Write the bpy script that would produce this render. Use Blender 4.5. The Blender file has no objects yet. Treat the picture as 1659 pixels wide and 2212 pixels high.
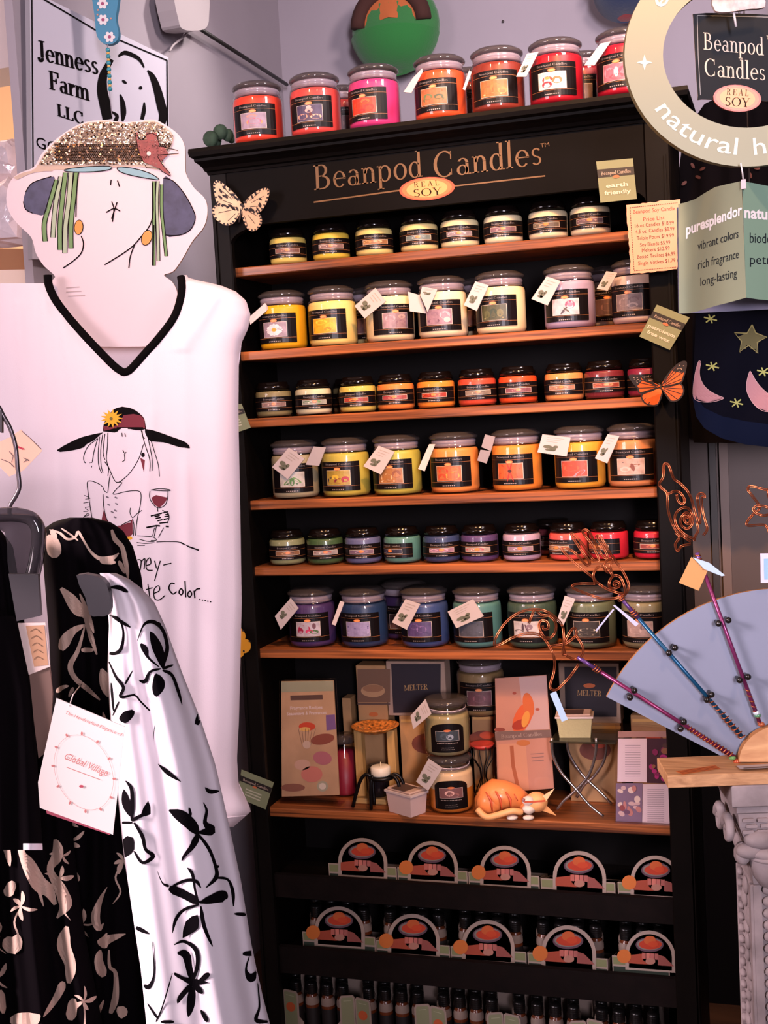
import bpy, math, random
from mathutils import Vector as V, Matrix
random.seed(11)
sc = bpy.context.scene
COL = sc.collection
# ------------------------------------------------------------------ camera
F = 2721.7
CAM = V((1.1005, -2.5016, 1.5))
YAW, PIT, ROL = -0.31141, -0.080204, -0.055518
_cy, _sy, _cp, _sp = math.cos(YAW), math.sin(YAW), math.cos(PIT), math.sin(PIT)
FW = V((_sy * _cp, _cy * _cp, _sp))
_r = V((_cy, -_sy, 0)); _u = _r.cross(FW)
RT = _r * math.cos(ROL) + _u * math.sin(ROL)
UP = _u * math.cos(ROL) - _r * math.sin(ROL)
cd = bpy.data.cameras.new('camera'); cam = bpy.data.objects.new('camera', cd); COL.objects.link(cam)
M4 = Matrix((RT, UP, -FW)).transposed().to_4x4(); M4.translation = CAM
cam.matrix_world = M4
cd.sensor_fit = 'VERTICAL'; cd.sensor_height = 36; cd.lens = F / 2212 * 36; cd.clip_start = .05
sc.camera = cam
# ------------------------------------------------------------------ light
sc.view_settings.view_transform = 'Standard'; sc.view_settings.look = 'None'
sc.view_settings.gamma = 1; sc.view_settings.exposure = 0.35; sc.view_settings.use_curve_mapping = False
sc.cycles.max_bounces = 7; sc.cycles.diffuse_bounces = 3; sc.cycles.glossy_bounces = 3
sc.cycles.transparent_max_bounces = 16; sc.cycles.caustics_reflective = False; sc.cycles.caustics_refractive = False
wd = bpy.data.worlds.new('world'); sc.world = wd; wd.use_nodes = True
wd.node_tree.nodes['Background'].inputs[0].default_value = (.75, .62, .72, 1)
wd.node_tree.nodes['Background'].inputs[1].default_value = .06


def area(name, loc, to, sx, sy, power, col, spread=180):
    l = bpy.data.lights.new(name, 'AREA'); l.shape = 'RECTANGLE'; l.size = sx; l.size_y = sy
    l.energy = power; l.color = col; l.spread = math.radians(spread)
    o = bpy.data.objects.new(name, l); COL.objects.link(o); o.location = loc
    o.rotation_euler = (V(to) - V(loc)).to_track_quat('-Z', 'Y').to_euler()
    return o


def spot(name, loc, to, power, col, ang, blend=.6, r=.05):
    l = bpy.data.lights.new(name, 'SPOT'); l.energy = power; l.color = col
    l.spot_size = math.radians(ang); l.spot_blend = blend; l.shadow_soft_size = r
    o = bpy.data.objects.new(name, l); COL.objects.link(o); o.location = loc
    o.rotation_euler = (V(to) - V(loc)).to_track_quat('-Z', 'Y').to_euler()
    return o


DAY = (1.0, .795, .86)
WARM = (1.0, .50, .20)
area('window_daylight', (-1.2, -3.0, 2.1), (.1, -.6, 2.0), .9, 1.2, 10, DAY, 80)
area('garment_fill', (-1.25, -2.9, 2.2), (.42, -1.35, 1.05), .6, .8, 9, DAY, 36)  # added lamp brightening the hanging garments alone, no window stands there
area('shop_window_daylight', (2.4, -4.6, 2.1), (.9, 0, 2.0), .5, 1.5, 19, (.95, .84, .98), 48)
area('upper_wall_fill', (1.5, -.5, 2.93), (.0, 1.2, 2.3), .6, .6, 48, (1.0, .80, .80), 130)  # unseen fill added to lift the back wall and upper zone
spot('wall_washer', (.45, .55, 2.9), (-.36, .42, 2.25), 34, (1, .88, .84), 55, .9)
spot('ceiling_spot_over_cabinet', (1.15, -1.5, 2.95), (.66, 0, 1.66), 250, WARM, 39, .9)
spot('ceiling_spot_by_window', (.1, -1.7, 2.95), (.32, 0, 1.62), 100, (1, .54, .27), 42, .9)
spot('ceiling_spot_over_stand', (1.75, -1.9, 2.9), (1.15, -.6, 1.35), 55, (1, .60, .40), 42, .8)

# ------------------------------------------------------------------ pixels of the 1659x2212 frame to places
def ray(px, py): return RT * ((px - 829.5) / F) + UP * ((1106 - py) / F) + FW
def at(px, py, d): return CAM + ray(px, py) * d
def hity(px, py, y):
    r = ray(px, py); return CAM + r * ((y - CAM.y) / r.y)
def hitz(px, py, z):
    r = ray(px, py); return CAM + r * ((z - CAM.z) / r.z)
def cr(x0, y0, s, pts): return [(x0 + p[0] / s, y0 + p[1] / s) + tuple(p[2:]) for p in pts]


class Pl:
    """a plane in the place; called with a pixel it gives the point of the plane seen there, off = metres towards the viewer's side"""
    def __init__(s, p0, n):
        s.p = V(p0); s.n = V(n).normalized()
    def __call__(s, px, py, off=0):
        r = ray(px, py); t = (s.p - CAM).dot(s.n) / r.dot(s.n)
        return CAM + r * t + s.n * off


def face(px, py, d, yaw=0, tilt=0):
    n = V((-FW.x, -FW.y, 0)).normalized()
    n = Matrix.Rotation(math.radians(yaw), 3, 'Z') @ n
    n = Matrix.Rotation(math.radians(tilt), 3, V((-n.y, n.x, 0))) @ n
    return Pl(at(px, py, d), n)
def planey(y): return Pl((0, y, 0), (0, -1, 0))


class Dep:
    """a cloth surface given by its distance along the view axis"""
    def __init__(s, fn): s.fn = fn
    def __call__(s, px, py, off=0): return at(px, py, s.fn(px, py) - off)


# ------------------------------------------------------------------ materials
def lin(h):
    if isinstance(h, (tuple, list)): return tuple(h[:3]) + (1,)
    h = h.lstrip('#'); c = [int(h[i:i + 2], 16) / 255 for i in (0, 2, 4)]
    return tuple(x / 12.92 if x <= .04045 else ((x + .055) / 1.055) ** 2.4 for x in c) + (1,)


MC = {}
def mat(col, rough=.6, metal=0, spec=.5, name=None, coat=0, bump=0, bscale=60, var=0, vscale=8, emit=0, sheen=0):
    k = (col, rough, metal, spec, coat, bump, bscale, var, vscale, emit, sheen)
    if k in MC: return MC[k]
    m = bpy.data.materials.new(name or 'paint_' + str(col).strip('#')); m.use_nodes = True
    nt = m.node_tree; b = nt.nodes['Principled BSDF']
    b.inputs['Base Color'].default_value = lin(col); b.inputs['Roughness'].default_value = rough
    b.inputs['Metallic'].default_value = metal; b.inputs['Specular IOR Level'].default_value = spec
    b.inputs['Coat Weight'].default_value = coat
    if sheen: b.inputs['Sheen Weight'].default_value = sheen
    if emit:
        b.inputs['Emission Color'].default_value = lin(col); b.inputs['Emission Strength'].default_value = emit
    tc = None
    if bump or var: tc = nt.nodes.new('ShaderNodeTexCoord')
    if bump:
        n = nt.nodes.new('ShaderNodeTexNoise'); n.inputs['Scale'].default_value = bscale; n.inputs['Detail'].default_value = 4
        bp = nt.nodes.new('ShaderNodeBump'); bp.inputs['Strength'].default_value = bump; bp.inputs['Distance'].default_value = .004
        nt.links.new(tc.outputs['Object'], n.inputs['Vector']); nt.links.new(n.outputs['Fac'], bp.inputs['Height'])
        nt.links.new(bp.outputs['Normal'], b.inputs['Normal'])
    if var:
        n = nt.nodes.new('ShaderNodeTexNoise'); n.inputs['Scale'].default_value = vscale; n.inputs['Detail'].default_value = 5
        r = nt.nodes.new('ShaderNodeValToRGB'); c = lin(col)
        r.color_ramp.elements[0].color = tuple(x * (1 - var) for x in c[:3]) + (1,)
        r.color_ramp.elements[1].color = tuple(min(1, x * (1 + var * .6)) for x in c[:3]) + (1,)
        r.color_ramp.elements[0].position = .3; r.color_ramp.elements[1].position = .7
        nt.links.new(tc.outputs['Object'], n.inputs['Vector']); nt.links.new(n.outputs['Fac'], r.inputs['Fac'])
        nt.links.new(r.outputs['Color'], b.inputs['Base Color'])
    MC[k] = m
    return m


def wood(c1, c2, rough=.45, sc_=(3, 60, 60), name='wood'):
    k = (c1, c2, rough, sc_)
    if k in MC: return MC[k]
    m = bpy.data.materials.new(name); m.use_nodes = True; nt = m.node_tree; b = nt.nodes['Principled BSDF']
    tc = nt.nodes.new('ShaderNodeTexCoord'); mp = nt.nodes.new('ShaderNodeMapping'); mp.inputs['Scale'].default_value = sc_
    n = nt.nodes.new('ShaderNodeTexNoise'); n.inputs['Scale'].default_value = 1.5; n.inputs['Detail'].default_value = 7; n.inputs['Distortion'].default_value = .7
    r = nt.nodes.new('ShaderNodeValToRGB'); r.color_ramp.elements[0].color = lin(c1); r.color_ramp.elements[1].color = lin(c2)
    r.color_ramp.elements[0].position = .3; r.color_ramp.elements[1].position = .66
    L = nt.links.new
    L(tc.outputs['Object'], mp.inputs['Vector']); L(mp.outputs['Vector'], n.inputs['Vector'])
    L(n.outputs['Fac'], r.inputs['Fac']); L(r.outputs['Color'], b.inputs['Base Color'])
    bp = nt.nodes.new('ShaderNodeBump'); bp.inputs['Strength'].default_value = .15; bp.inputs['Distance'].default_value = .002
    L(n.outputs['Fac'], bp.inputs['Height']); L(bp.outputs['Normal'], b.inputs['Normal'])
    b.inputs['Roughness'].default_value = rough
    MC[k] = m
    return m


def glass(tint, rough=.03, ior=1.5, body=0, bodycol='#808080', name='clear_glass'):
    """thin clear glass: see-through with a Fresnel reflection, optional milky body"""
    k = ('g', tint, rough, ior, body, bodycol)
    if k in MC: return MC[k]
    m = bpy.data.materials.new(name); m.use_nodes = True; nt = m.node_tree; nt.nodes.clear(); L = nt.links.new
    o = nt.nodes.new('ShaderNodeOutputMaterial'); t = nt.nodes.new('ShaderNodeBsdfTransparent'); t.inputs[0].default_value = lin(tint)
    g = nt.nodes.new('ShaderNodeBsdfGlossy'); g.inputs['Roughness'].default_value = rough
    lw = nt.nodes.new('ShaderNodeLayerWeight'); lw.inputs['Blend'].default_value = .5
    pw = nt.nodes.new('ShaderNodeMath'); pw.operation = 'POWER'; pw.inputs[1].default_value = 4
    f = nt.nodes.new('ShaderNodeMath'); f.operation = 'MULTIPLY_ADD'; f.inputs[1].default_value = .8; f.inputs[2].default_value = ((ior - 1) / (ior + 1)) ** 2
    L(lw.outputs['Facing'], pw.inputs[0]); L(pw.outputs[0], f.inputs[0])
    x = nt.nodes.new('ShaderNodeMixShader'); src = t.outputs[0]
    if body:
        d = nt.nodes.new('ShaderNodeBsdfDiffuse'); d.inputs[0].default_value = lin(bodycol)
        y = nt.nodes.new('ShaderNodeMixShader'); y.inputs[0].default_value = body
        L(t.outputs[0], y.inputs[1]); L(d.outputs[0], y.inputs[2]); src = y.outputs[0]
    L(f.outputs[0], x.inputs[0]); L(src, x.inputs[1]); L(g.outputs[0], x.inputs[2]); L(x.outputs[0], o.inputs[0])
    MC[k] = m
    return m


# ------------------------------------------------------------------ mesh building
class MB:
    def __init__(s): s.v = []; s.f = []; s.m = []; s.sm = []; s.mats = []
    def mi(s, m):
        if m not in s.mats: s.mats.append(m)
        return s.mats.index(m)
    def face(s, pts, m, smooth=False):
        b = len(s.v); s.v += [V(p) for p in pts]; s.f.append(tuple(range(b, b + len(pts)))); s.m.append(s.mi(m)); s.sm.append(smooth)
    def raw(s, vs, fs, m, smooth=False):
        b = len(s.v); s.v += [V(p) for p in vs]; i = s.mi(m)
        for q in fs: s.f.append(tuple(b + j for j in q)); s.m.append(i); s.sm.append(smooth)
    def box(s, lo, hi, m, bev=0):
        (a, b, c), (d, e, f) = lo, hi
        if not bev:
            vs = [(a, b, c), (d, b, c), (d, e, c), (a, e, c), (a, b, f), (d, b, f), (d, e, f), (a, e, f)]
            s.raw(vs, [(0, 3, 2, 1), (4, 5, 6, 7), (0, 1, 5, 4), (1, 2, 6, 5), (2, 3, 7, 6), (3, 0, 4, 7)], m); return
        pr = [(a + bev, b), (d - bev, b), (d, b + bev), (d, e - bev), (d - bev, e), (a + bev, e), (a, e - bev), (a, b + bev)]
        ins = [((a + d) / 2 + (x - (a + d) / 2) * (1 - 2 * bev / (d - a)), (b + e) / 2 + (y - (b + e) / 2) * (1 - 2 * bev / (e - b))) for x, y in pr]
        s.loft([[(x, y, c) for x, y in ins], [(x, y, c + bev) for x, y in pr], [(x, y, f - bev) for x, y in pr], [(x, y, f) for x, y in ins]], m, caps=True)
    def loft(s, rings, m, caps=False, closed=True, smooth=False):
        n = len(rings[0]); vs = [p for r in rings for p in r]; fs = []
        for i in range(len(rings) - 1):
            for j in range(n if closed else n - 1):
                k = (j + 1) % n; fs.append((i * n + j, i * n + k, (i + 1) * n + k, (i + 1) * n + j))
        if caps: fs += [tuple(reversed(range(n))), tuple(range((len(rings) - 1) * n, len(rings) * n))]
        s.raw(vs, fs, m, smooth)
    def lathe(s, prof, m, n=28, c=(0, 0, 0), smooth=True, a0=0, a1=360, sx=1, sy=1):
        full = abs(a1 - a0 - 360) < 1e-6; k = n if full else n + 1
        rings = []
        for r, z in prof:
            rings.append([(c[0] + sx * r * math.cos(math.radians(a0 + (a1 - a0) * i / n)), c[1] + sy * r * math.sin(math.radians(a0 + (a1 - a0) * i / n)), c[2] + z) for i in range(k)])
        s.loft(rings, m, closed=full, smooth=smooth)
    def tube(s, pts, r, m, n=6, closed=False, caps=True):
        pts = [V(p) for p in pts]; N = len(pts); rings = []
        rr = r if isinstance(r, (list, tuple)) else [r] * N
        t0 = (pts[1] - pts[0]).normalized(); nrm = t0.orthogonal().normalized()
        for i in range(N):
            t = (pts[min(i + 1, N - 1)] - pts[max(i - 1, 0)])
            if closed: t = pts[(i + 1) % N] - pts[i - 1]
            if t.length < 1e-9: t = t0
            t = t.normalized(); nrm = (nrm - t * nrm.dot(t))
            if nrm.length < 1e-6: nrm = t.orthogonal()
            nrm.normalize(); bn = t.cross(nrm)
            rings.append([pts[i] + (nrm * math.cos(2 * math.pi * j / n) + bn * math.sin(2 * math.pi * j / n)) * rr[i] for j in range(n)])
        if closed: rings.append(rings[0])
        s.loft(rings, m, caps=caps and not closed, smooth=True)
    def sph(s, c, rx, ry, rz, m, n=14, k=8, rot=None):
        rings = []
        for i in range(k + 1):
            a = -math.pi / 2 + math.pi * i / k
            ring = []
            for j in range(n):
                p = V((rx * math.cos(a) * math.cos(2 * math.pi * j / n), ry * math.cos(a) * math.sin(2 * math.pi * j / n), rz * math.sin(a)))
                if rot: p = rot @ p
                ring.append(V(c) + p)
            rings.append(ring)
        s.loft(rings, m, smooth=True)
    def prism(s, front, back, m, mside=None, mback=None):
        s.face(front, m); s.face(list(reversed(back)), mback or m); n = len(front)
        for i in range(n):
            j = (i + 1) % n; s.face([front[j], front[i], back[i], back[j]], mside or m)
    # flat shapes and print given in pixels over a surface
    def poly(s, surf, pts, m, off=0): s.face([surf(p[0], p[1], off) for p in pts], m)
    def slab(s, surf, pts, th, m, mside=None, off=0): s.prism([surf(p[0], p[1], off) for p in pts], [surf(p[0], p[1], off) - surf.n * th for p in pts], m, mside)
    def stroke(s, surf, pts, w, m, off=0, round_=False):
        P = [(p[0], p[1], (p[2] if len(p) > 2 else w)) for p in pts]; L = []; N = len(P)
        for i in range(N):
            a = P[max(i - 1, 0)]; b = P[min(i + 1, N - 1)]; dx, dy = b[0] - a[0], b[1] - a[1]; l = math.hypot(dx, dy) or 1
            h = P[i][2] / 2; L.append(((P[i][0] - dy / l * h, P[i][1] + dx / l * h), (P[i][0] + dy / l * h, P[i][1] - dx / l * h)))
        for i in range(N - 1):
            (a, b), (c, d) = L[i], L[i + 1]
            k = max(1, int(max(P[i][2], P[i + 1][2]) / 5)); lp = lambda p, q, f: (p[0] + (q[0] - p[0]) * f, p[1] + (q[1] - p[1]) * f)
            for j in range(k):
                f, g = j / k, (j + 1) / k
                s.face([surf(*lp(a, b, f), off), surf(*lp(c, d, f), off), surf(*lp(c, d, g), off), surf(*lp(a, b, g), off)], m)
    def ell(s, surf, cx, cy, rx, ry, m, off=0, rot=0, n=20):
        c, q = math.cos(math.radians(rot)), math.sin(math.radians(rot)); P = []
        for i in range(n):
            a = 2 * math.pi * i / n; x, y = rx * math.cos(a), ry * math.sin(a); P.append((cx + x * c - y * q, cy + x * q + y * c))
        s.poly(surf, P, m, off)
    def fill(s, surf, pts, m, off, step=14):
        """print on curved cloth: a polygon cut into horizontal bands so that it follows the cloth"""
        ys = [p[1] for p in pts]; y0, y1 = min(ys), max(ys); n = max(1, int((y1 - y0) / step)); e = (y1 - y0) * 1e-4
        def cross(y):
            xs = []
            for i in range(len(pts)):
                a, b = pts[i], pts[(i + 1) % len(pts)]
                if (a[1] <= y) != (b[1] <= y): xs.append(a[0] + (b[0] - a[0]) * (y - a[1]) / (b[1] - a[1]))
            return sorted(xs)
        rows = [y0 + e + (y1 - y0 - 2 * e) * i / n for i in range(n + 1)]
        for a, b in zip(rows, rows[1:]):
            A, B = cross(a), cross(b)
            if len(A) != len(B): A = B = cross((a + b) / 2)
            for i in range(0, len(A) - 1, 2):
                k = max(1, int(max(A[i + 1] - A[i], B[i + 1] - B[i]) / step))
                for j in range(k):
                    f0, f1 = j / k, (j + 1) / k
                    s.face([surf(A[i] + (A[i + 1] - A[i]) * f0, a, off), surf(B[i] + (B[i + 1] - B[i]) * f0, b, off), surf(B[i] + (B[i + 1] - B[i]) * f1, b, off), surf(A[i] + (A[i + 1] - A[i]) * f1, a, off)], m)
    def text(s, surf, tx, a, b, h, m, off=0, serif=False, up=None, slant=0, bold=0):
        """writing along the pixel line a-b; h = pixel height of a capital"""
        vs, fs, w = (serif_text if serif else sans_text)(tx, bold)
        dx, dy = b[0] - a[0], b[1] - a[1]; l = math.hypot(dx, dy); ux, uy = up or (dy / l, -dx / l)
        P = []
        for x, y in vs:
            q = x / w; hh = y / .7 * h; P.append(surf(a[0] + dx * q + (ux * hh) + dx / l * slant * hh, a[1] + dy * q + (uy * hh) + dy / l * slant * hh, off))
        s.raw(P, fs, m)


TX = {}
def sans_text(tx, bold=0):
    if (tx, bold) in TX: return TX[(tx, bold)]
    c = bpy.data.curves.new('t', 'FONT'); c.body = tx; c.size = 1; c.resolution_u = 3; c.offset = bold
    o = bpy.data.objects.new('t', c); COL.objects.link(o)
    dg = bpy.context.evaluated_depsgraph_get(); me = bpy.data.meshes.new_from_object(o.evaluated_get(dg))
    vs = [(v.co.x, v.co.y) for v in me.vertices]; fs = [tuple(p.vertices) for p in me.polygons]
    bpy.data.objects.remove(o); bpy.data.curves.remove(c); bpy.data.meshes.remove(me)
    x0 = min(v[0] for v in vs); w = max(v[0] for v in vs) - x0
    vs = [(x - x0, y) for x, y in vs]
    TX[(tx, bold)] = (vs, fs, w)
    return TX[(tx, bold)]


def _R(a, b, c, d): return [[(a, b), (c, b), (c, d), (a, d)]]
def _D(a, b, c, d, w): return [[(a, b), (a + w, b), (c + w, d), (c, d)]]
def _E(cx, cy, rx, ry, a0, a1, tx=.1, ty=.035):
    n = max(4, int(abs(a1 - a0) / 15)); o = []
    for i in range(n):
        a, b = math.radians(a0 + (a1 - a0) * i / n), math.radians(a0 + (a1 - a0) * (i + 1) / n)
        o.append([(cx + rx * math.cos(a), cy + ry * math.sin(a)), (cx + rx * math.cos(b), cy + ry * math.sin(b)), (cx + (rx - tx) * math.cos(b), cy + (ry - ty) * math.sin(b)), (cx + (rx - tx) * math.cos(a), cy + (ry - ty) * math.sin(a))])
    return o
_t = .035
GL = {
    'B': (.62, _R(.02, 0, .3, _t) + _R(.02, .7 - _t, .3, .7) + _R(.09, 0, .19, .7) + _E(.28, .53, .2, .17, -90, 90, .09) + _R(.19, .36, .3, .36 + _t) + _E(.3, .19, .26, .19, -90, 90)),
    'C': (.68, _E(.36, .35, .33, .36, 48, 312) + _R(.54, .46, .575, .68) + _R(.55, .04, .575, .2)),
    'J': (.40, _R(.1, .7 - _t, .38, .7) + _R(.19, .1, .29, .7) + _E(.15, .08, .14, .16, 180, 360)),
    'F': (.56, _R(.02, 0, .28, _t) + _R(.02, .7 - _t, .52, .7) + _R(.09, 0, .19, .7) + _R(.485, .5, .52, .7) + _R(.19, .34, .4, .375) + _R(.38, .26, .41, .46)),
    'L': (.54, _R(.02, 0, .5, _t) + _R(.09, 0, .19, .7) + _R(.02, .7 - _t, .28, .7) + _R(.465, 0, .5, .18)),
    'E': (.58, _R(.02, 0, .52, _t) + _R(.02, .7 - _t, .52, .7) + _R(.09, 0, .19, .7) + _R(.485, .52, .52, .7) + _R(.485, 0, .52, .18) + _R(.19, .34, .4, .375)),
    'R': (.64, _R(.02, 0, .28, _t) + _R(.02, .7 - _t, .3, .7) + _R(.09, 0, .19, .7) + _E(.28, .52, .21, .18, -90, 90) + _R(.19, .34, .3, .375) + _D(.48, 0, .26, .36, .1)),
    'A': (.66, _D(.06, 0, .3, .7, .035) + _D(.5, 0, .28, .7, .1) + _R(.0, 0, .18, _t) + _R(.44, 0, .66, _t) + _R(.16, .22, .48, .255)),
    'S': (.5, _E(.25, .525, .19, .175, 30, 270, .08, .05) + _E(.25, .175, .21, .18, -150, 90, .08, .05)),
    'O': (.74, _E(.37, .35, .34, .36, 0, 360)),
    'Y': (.64, _R(.27, 0, .37, .32) + _D(.27, .3, .06, .7, .1) + _D(.32, .3, .54, .7, .035) + _R(.2, 0, .45, _t) + _R(0, .665, .22, .7) + _R(.46, .665, .66, .7)),
    'M': (.82, _R(.06, 0, .1, .7) + _R(.64, 0, .74, .7) + _D(.34, .05, .06, .7, .08) + _D(.36, .05, .66, .7, .04) + _R(0, 0, .18, _t) + _R(.56, 0, .82, _t)),
    'T': (.62, _R(.26, 0, .36, .7) + _R(.02, .665, .6, .7) + _R(.02, .54, .05, .7) + _R(.57, .54, .6, .7) + _R(.2, 0, .42, _t)),
    'e': (.47, _E(.24, .22, .21, .235, 0, 318, .085, .03) + _R(.08, .23, .44, .26)),
    'a': (.48, _R(.3, 0, .39, .32) + _E(.215, .3, .175, .15, 0, 150, .085, .03) + _E(.2, .13, .17, .14, 0, 360, .08, .03) + _R(.38, 0, .46, .03)),
    'n': (.5, _R(0, .42, .12, .45) + _R(.06, 0, .15, .45) + _R(0, 0, .21, .03) + _E(.255, .29, .165, .165, 0, 180, .09, .04) + _R(.33, 0, .42, .3) + _R(.27, 0, .48, .03)),
    'm': (.78, _R(0, .42, .12, .45) + _R(.06, 0, .15, .45) + _R(0, 0, .21, .03) + _E(.255, .29, .165, .165, 0, 180, .09, .04) + _R(.33, 0, .42, .3) + _R(.27, 0, .48, .03) + _E(.525, .29, .165, .165, 0, 180, .09, .04) + _R(.6, 0, .69, .3) + _R(.54, 0, .75, .03)),
    'p': (.51, _R(.06, -.22, .15, .45) + _R(0, -.22, .22, -.19) + _R(0, .42, .1, .45) + _E(.26, .22, .21, .235, -140, 140, .09, .03)),
    'o': (.5, _E(.25, .22, .22, .235, 0, 360, .09, .03)),
    'd': (.5, _E(.22, .22, .2, .235, 40, 320, .09, .03) + _R(.32, 0, .41, .75) + _R(.25, .72, .41, .75) + _R(.4, 0, .48, .03)),
    'l': (.24, _R(.06, 0, .15, .75) + _R(0, 0, .21, .03) + _R(0, .72, .1, .75)),
    's': (.37, _E(.18, .335, .135, .12, 25, 270, .06, .035) + _E(.18, .115, .145, .12, -150, 90, .06, .035)),
    'r': (.36, _R(0, .42, .12, .45) + _R(.06, 0, .15, .45) + _R(0, 0, .22, .03) + _E(.25, .28, .12, .17, 30, 180, .08, .05)),
    ' ': (.24, []),
}
def serif_text(tx, bold=0):
    vs, fs, x = [], [], 0
    for ch in tx:
        adv, polys = GL[ch]
        for p in polys:
            b = len(vs); vs += [(x + q[0], q[1]) for q in p]; fs.append(tuple(range(b, b + len(p))))
        x += adv + .015
    return vs, fs, x


def sm(pts, k=4, closed=True):
    """smooth curve through points (any dimension)"""
    n = len(pts); o = []
    for i in range(n if closed else n - 1):
        P = [pts[(i + j) % n] if closed else pts[min(max(i + j, 0), n - 1)] for j in (-1, 0, 1, 2)]
        for q in range(k):
            t = q / k
            o.append(tuple(.5 * (2 * b + (c - a) * t + (2 * a - 5 * b + 4 * c - d) * t * t + (3 * b - a - 3 * c + d) * t ** 3) for a, b, c, d in zip(*P)))
    if not closed: o.append(tuple(pts[-1]))
    return o


def arc(cx, cy, r, a0, a1, n=16, ry=None):
    ry = ry or r
    return [(cx + r * math.cos(math.radians(a0 + (a1 - a0) * i / n)), cy + ry * math.sin(math.radians(a0 + (a1 - a0) * i / n))) for i in range(n + 1)]
def interp(tab, y):
    if y <= tab[0][0]: return tab[0][1]
    for (a, b), (c, d) in zip(tab, tab[1:]):
        if y <= c: return b + (d - b) * (y - a) / (c - a)
    return tab[-1][1]


WM = {}
def wm(o): return WM.get(o.name, Matrix.Identity(4)) if o else Matrix.Identity(4)
def mesh(mb, inv=None, name='mesh'):
    me = bpy.data.meshes.new(name); me.from_pydata([(inv @ v if inv else v) for v in mb.v], [], mb.f)
    for m in mb.mats: me.materials.append(m)
    me.polygons.foreach_set('material_index', mb.m); me.polygons.foreach_set('use_smooth', mb.sm); me.update()
    return me
def obj(name, mb, parent=None, label=None):
    if parent: M = wm(parent)
    else:
        xs = [v.x for v in mb.v]; ys = [v.y for v in mb.v]; zs = [v.z for v in mb.v]
        M = Matrix.Translation(((min(xs) + max(xs)) / 2, (min(ys) + max(ys)) / 2, min(zs)))
    o = bpy.data.objects.new(name, mesh(mb, M.inverted(), name)); COL.objects.link(o)
    if parent: o.parent = parent
    else: o.matrix_world = M
    WM[o.name] = M
    if label: o['label'] = label
    return o
def tag(o, label, cat, group=None):
    o['label'] = label; o['category'] = cat
    if group: o['group'] = group
    return o
def thing(name, label, cat, loc, group=None, rz=0):
    o = bpy.data.objects.new(name, None); COL.objects.link(o); o.empty_display_size = .05
    o.location = loc; o.rotation_euler = (0, 0, rz); WM[o.name] = Matrix.Translation(loc) @ Matrix.Rotation(rz, 4, 'Z')
    return tag(o, label, cat, group)
def struct(name, mb):
    o = obj(name, mb); o['kind'] = 'structure'; return o
def share(name, me, parent, m=None, label=None):
    o = bpy.data.objects.new(name, me); COL.objects.link(o); o.parent = parent; WM[o.name] = wm(parent)
    if m:
        o.material_slots[0].link = 'OBJECT'; o.material_slots[0].material = m
    if label: o['label'] = label
    return o
# ================================================================== the room
wallp = mat('#958c93', .85, bump=.12, bscale=35, var=.06, vscale=3)
XW, YB = -.36, 1.25
mb = MB(); mb.box((XW - .1, YB, 0), (3.2, YB + .1, 3.0), wallp); struct('wall_back', mb)
mb = MB(); mb.box((XW - .02, -.22, 0), (XW, YB, 3.0), wallp); struct('wall_left', mb)
mb = MB(); mb.box((-4.2, -5.5, -.05), (3.3, 3.5, 0), wood('#3a2417', '#5d3b25', .5, (2, 14, 2), 'floor_boards')); struct('floor', mb)
mb = MB(); mb.box((-4.2, -1.0, 2.98), (3.3, 3.5, 3.08), mat('#b9b2ba', .9)); struct('ceiling', mb)
mb = MB(); mb.box((-4.2, 2.2, 0), (XW - .02, 2.3, 3.0), mat('#dcb898', .8, var=.08, vscale=2)); struct('wall_side_room', mb)
mb = MB(); mb.box((-4.3, -2.0, 0), (-4.2, 2.3, 3.0), mat('#dcb898', .8, var=.08, vscale=2)); struct('wall_side_room_end', mb)
mb = MB(); mb.box((-4.0, .35, 2.42), (XW - .02, .5, 2.6), mat('#aba4ad', .8)); struct('trim_1', mb)
l = bpy.data.lights.new('side_room_lamp', 'POINT'); l.energy = 170; l.color = (1, .70, .50); l.shadow_soft_size = .15
lo = bpy.data.objects.new('side_room_lamp', l); COL.objects.link(lo); lo.location = (-1.9, .3, 2.3)
mb = MB(); mb.box((1.5, -.6, 0), (1.6, YB, 3.0), mat('#4a3b3a', .8)); struct('wall_right', mb)

# ================================================================== the candle cabinet
BLK = mat('#080504', .5, spec=.1, name='black_stain', bump=.05, bscale=40, var=.25, vscale=20)
INN = mat('#070404', .7, spec=.12, name='black_interior')
SHW = wood('#43200f', '#a05a2e', .38, (2.2, 40, 90), 'shelf_wood')
W = .86; DEP = .21
Z = [1.81995, 1.64164, 1.49827, 1.32054, 1.17634, .99557, .64105]; TH = .0192
cab = thing('candle_cabinet', 'tall black-stained cabinet with warm wooden shelves full of candle jars', 'cabinet', (.43, .09, 0))
mb = MB(); mb.box((-.036, -.012, 0), (-.012, DEP + .01, 2.01), BLK); obj('side_panel', mb, cab)
mb = MB(); mb.box((W + .024, -.012, 0), (W + .046, DEP + .01, 2.01), BLK); obj('side_panel', mb, cab)
mb = MB(); mb.box((-.036, DEP, 0), (W + .046, DEP + .012, 2.03), INN); obj('back_panel', mb, cab)
mb = MB(); mb.box((-.040, -.03, 0), (0, -.012, 2.02), BLK, .003); mb.box((-.034, -.034, .05), (-.03, -.03, 1.95), BLK); obj('stile', mb, cab)
mb = MB(); mb.box((W, -.03, 0), (W + .048, -.012, 2.02), BLK, .003); mb.box((W + .036, -.034, .05), (W + .04, -.03, 1.95), BLK); obj('stile', mb, cab)
for z in Z:
    mb = MB(); mb.box((-.012, 0, z - TH), (W + .024, DEP, z), SHW, .002); obj('shelf', mb, cab)
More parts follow.
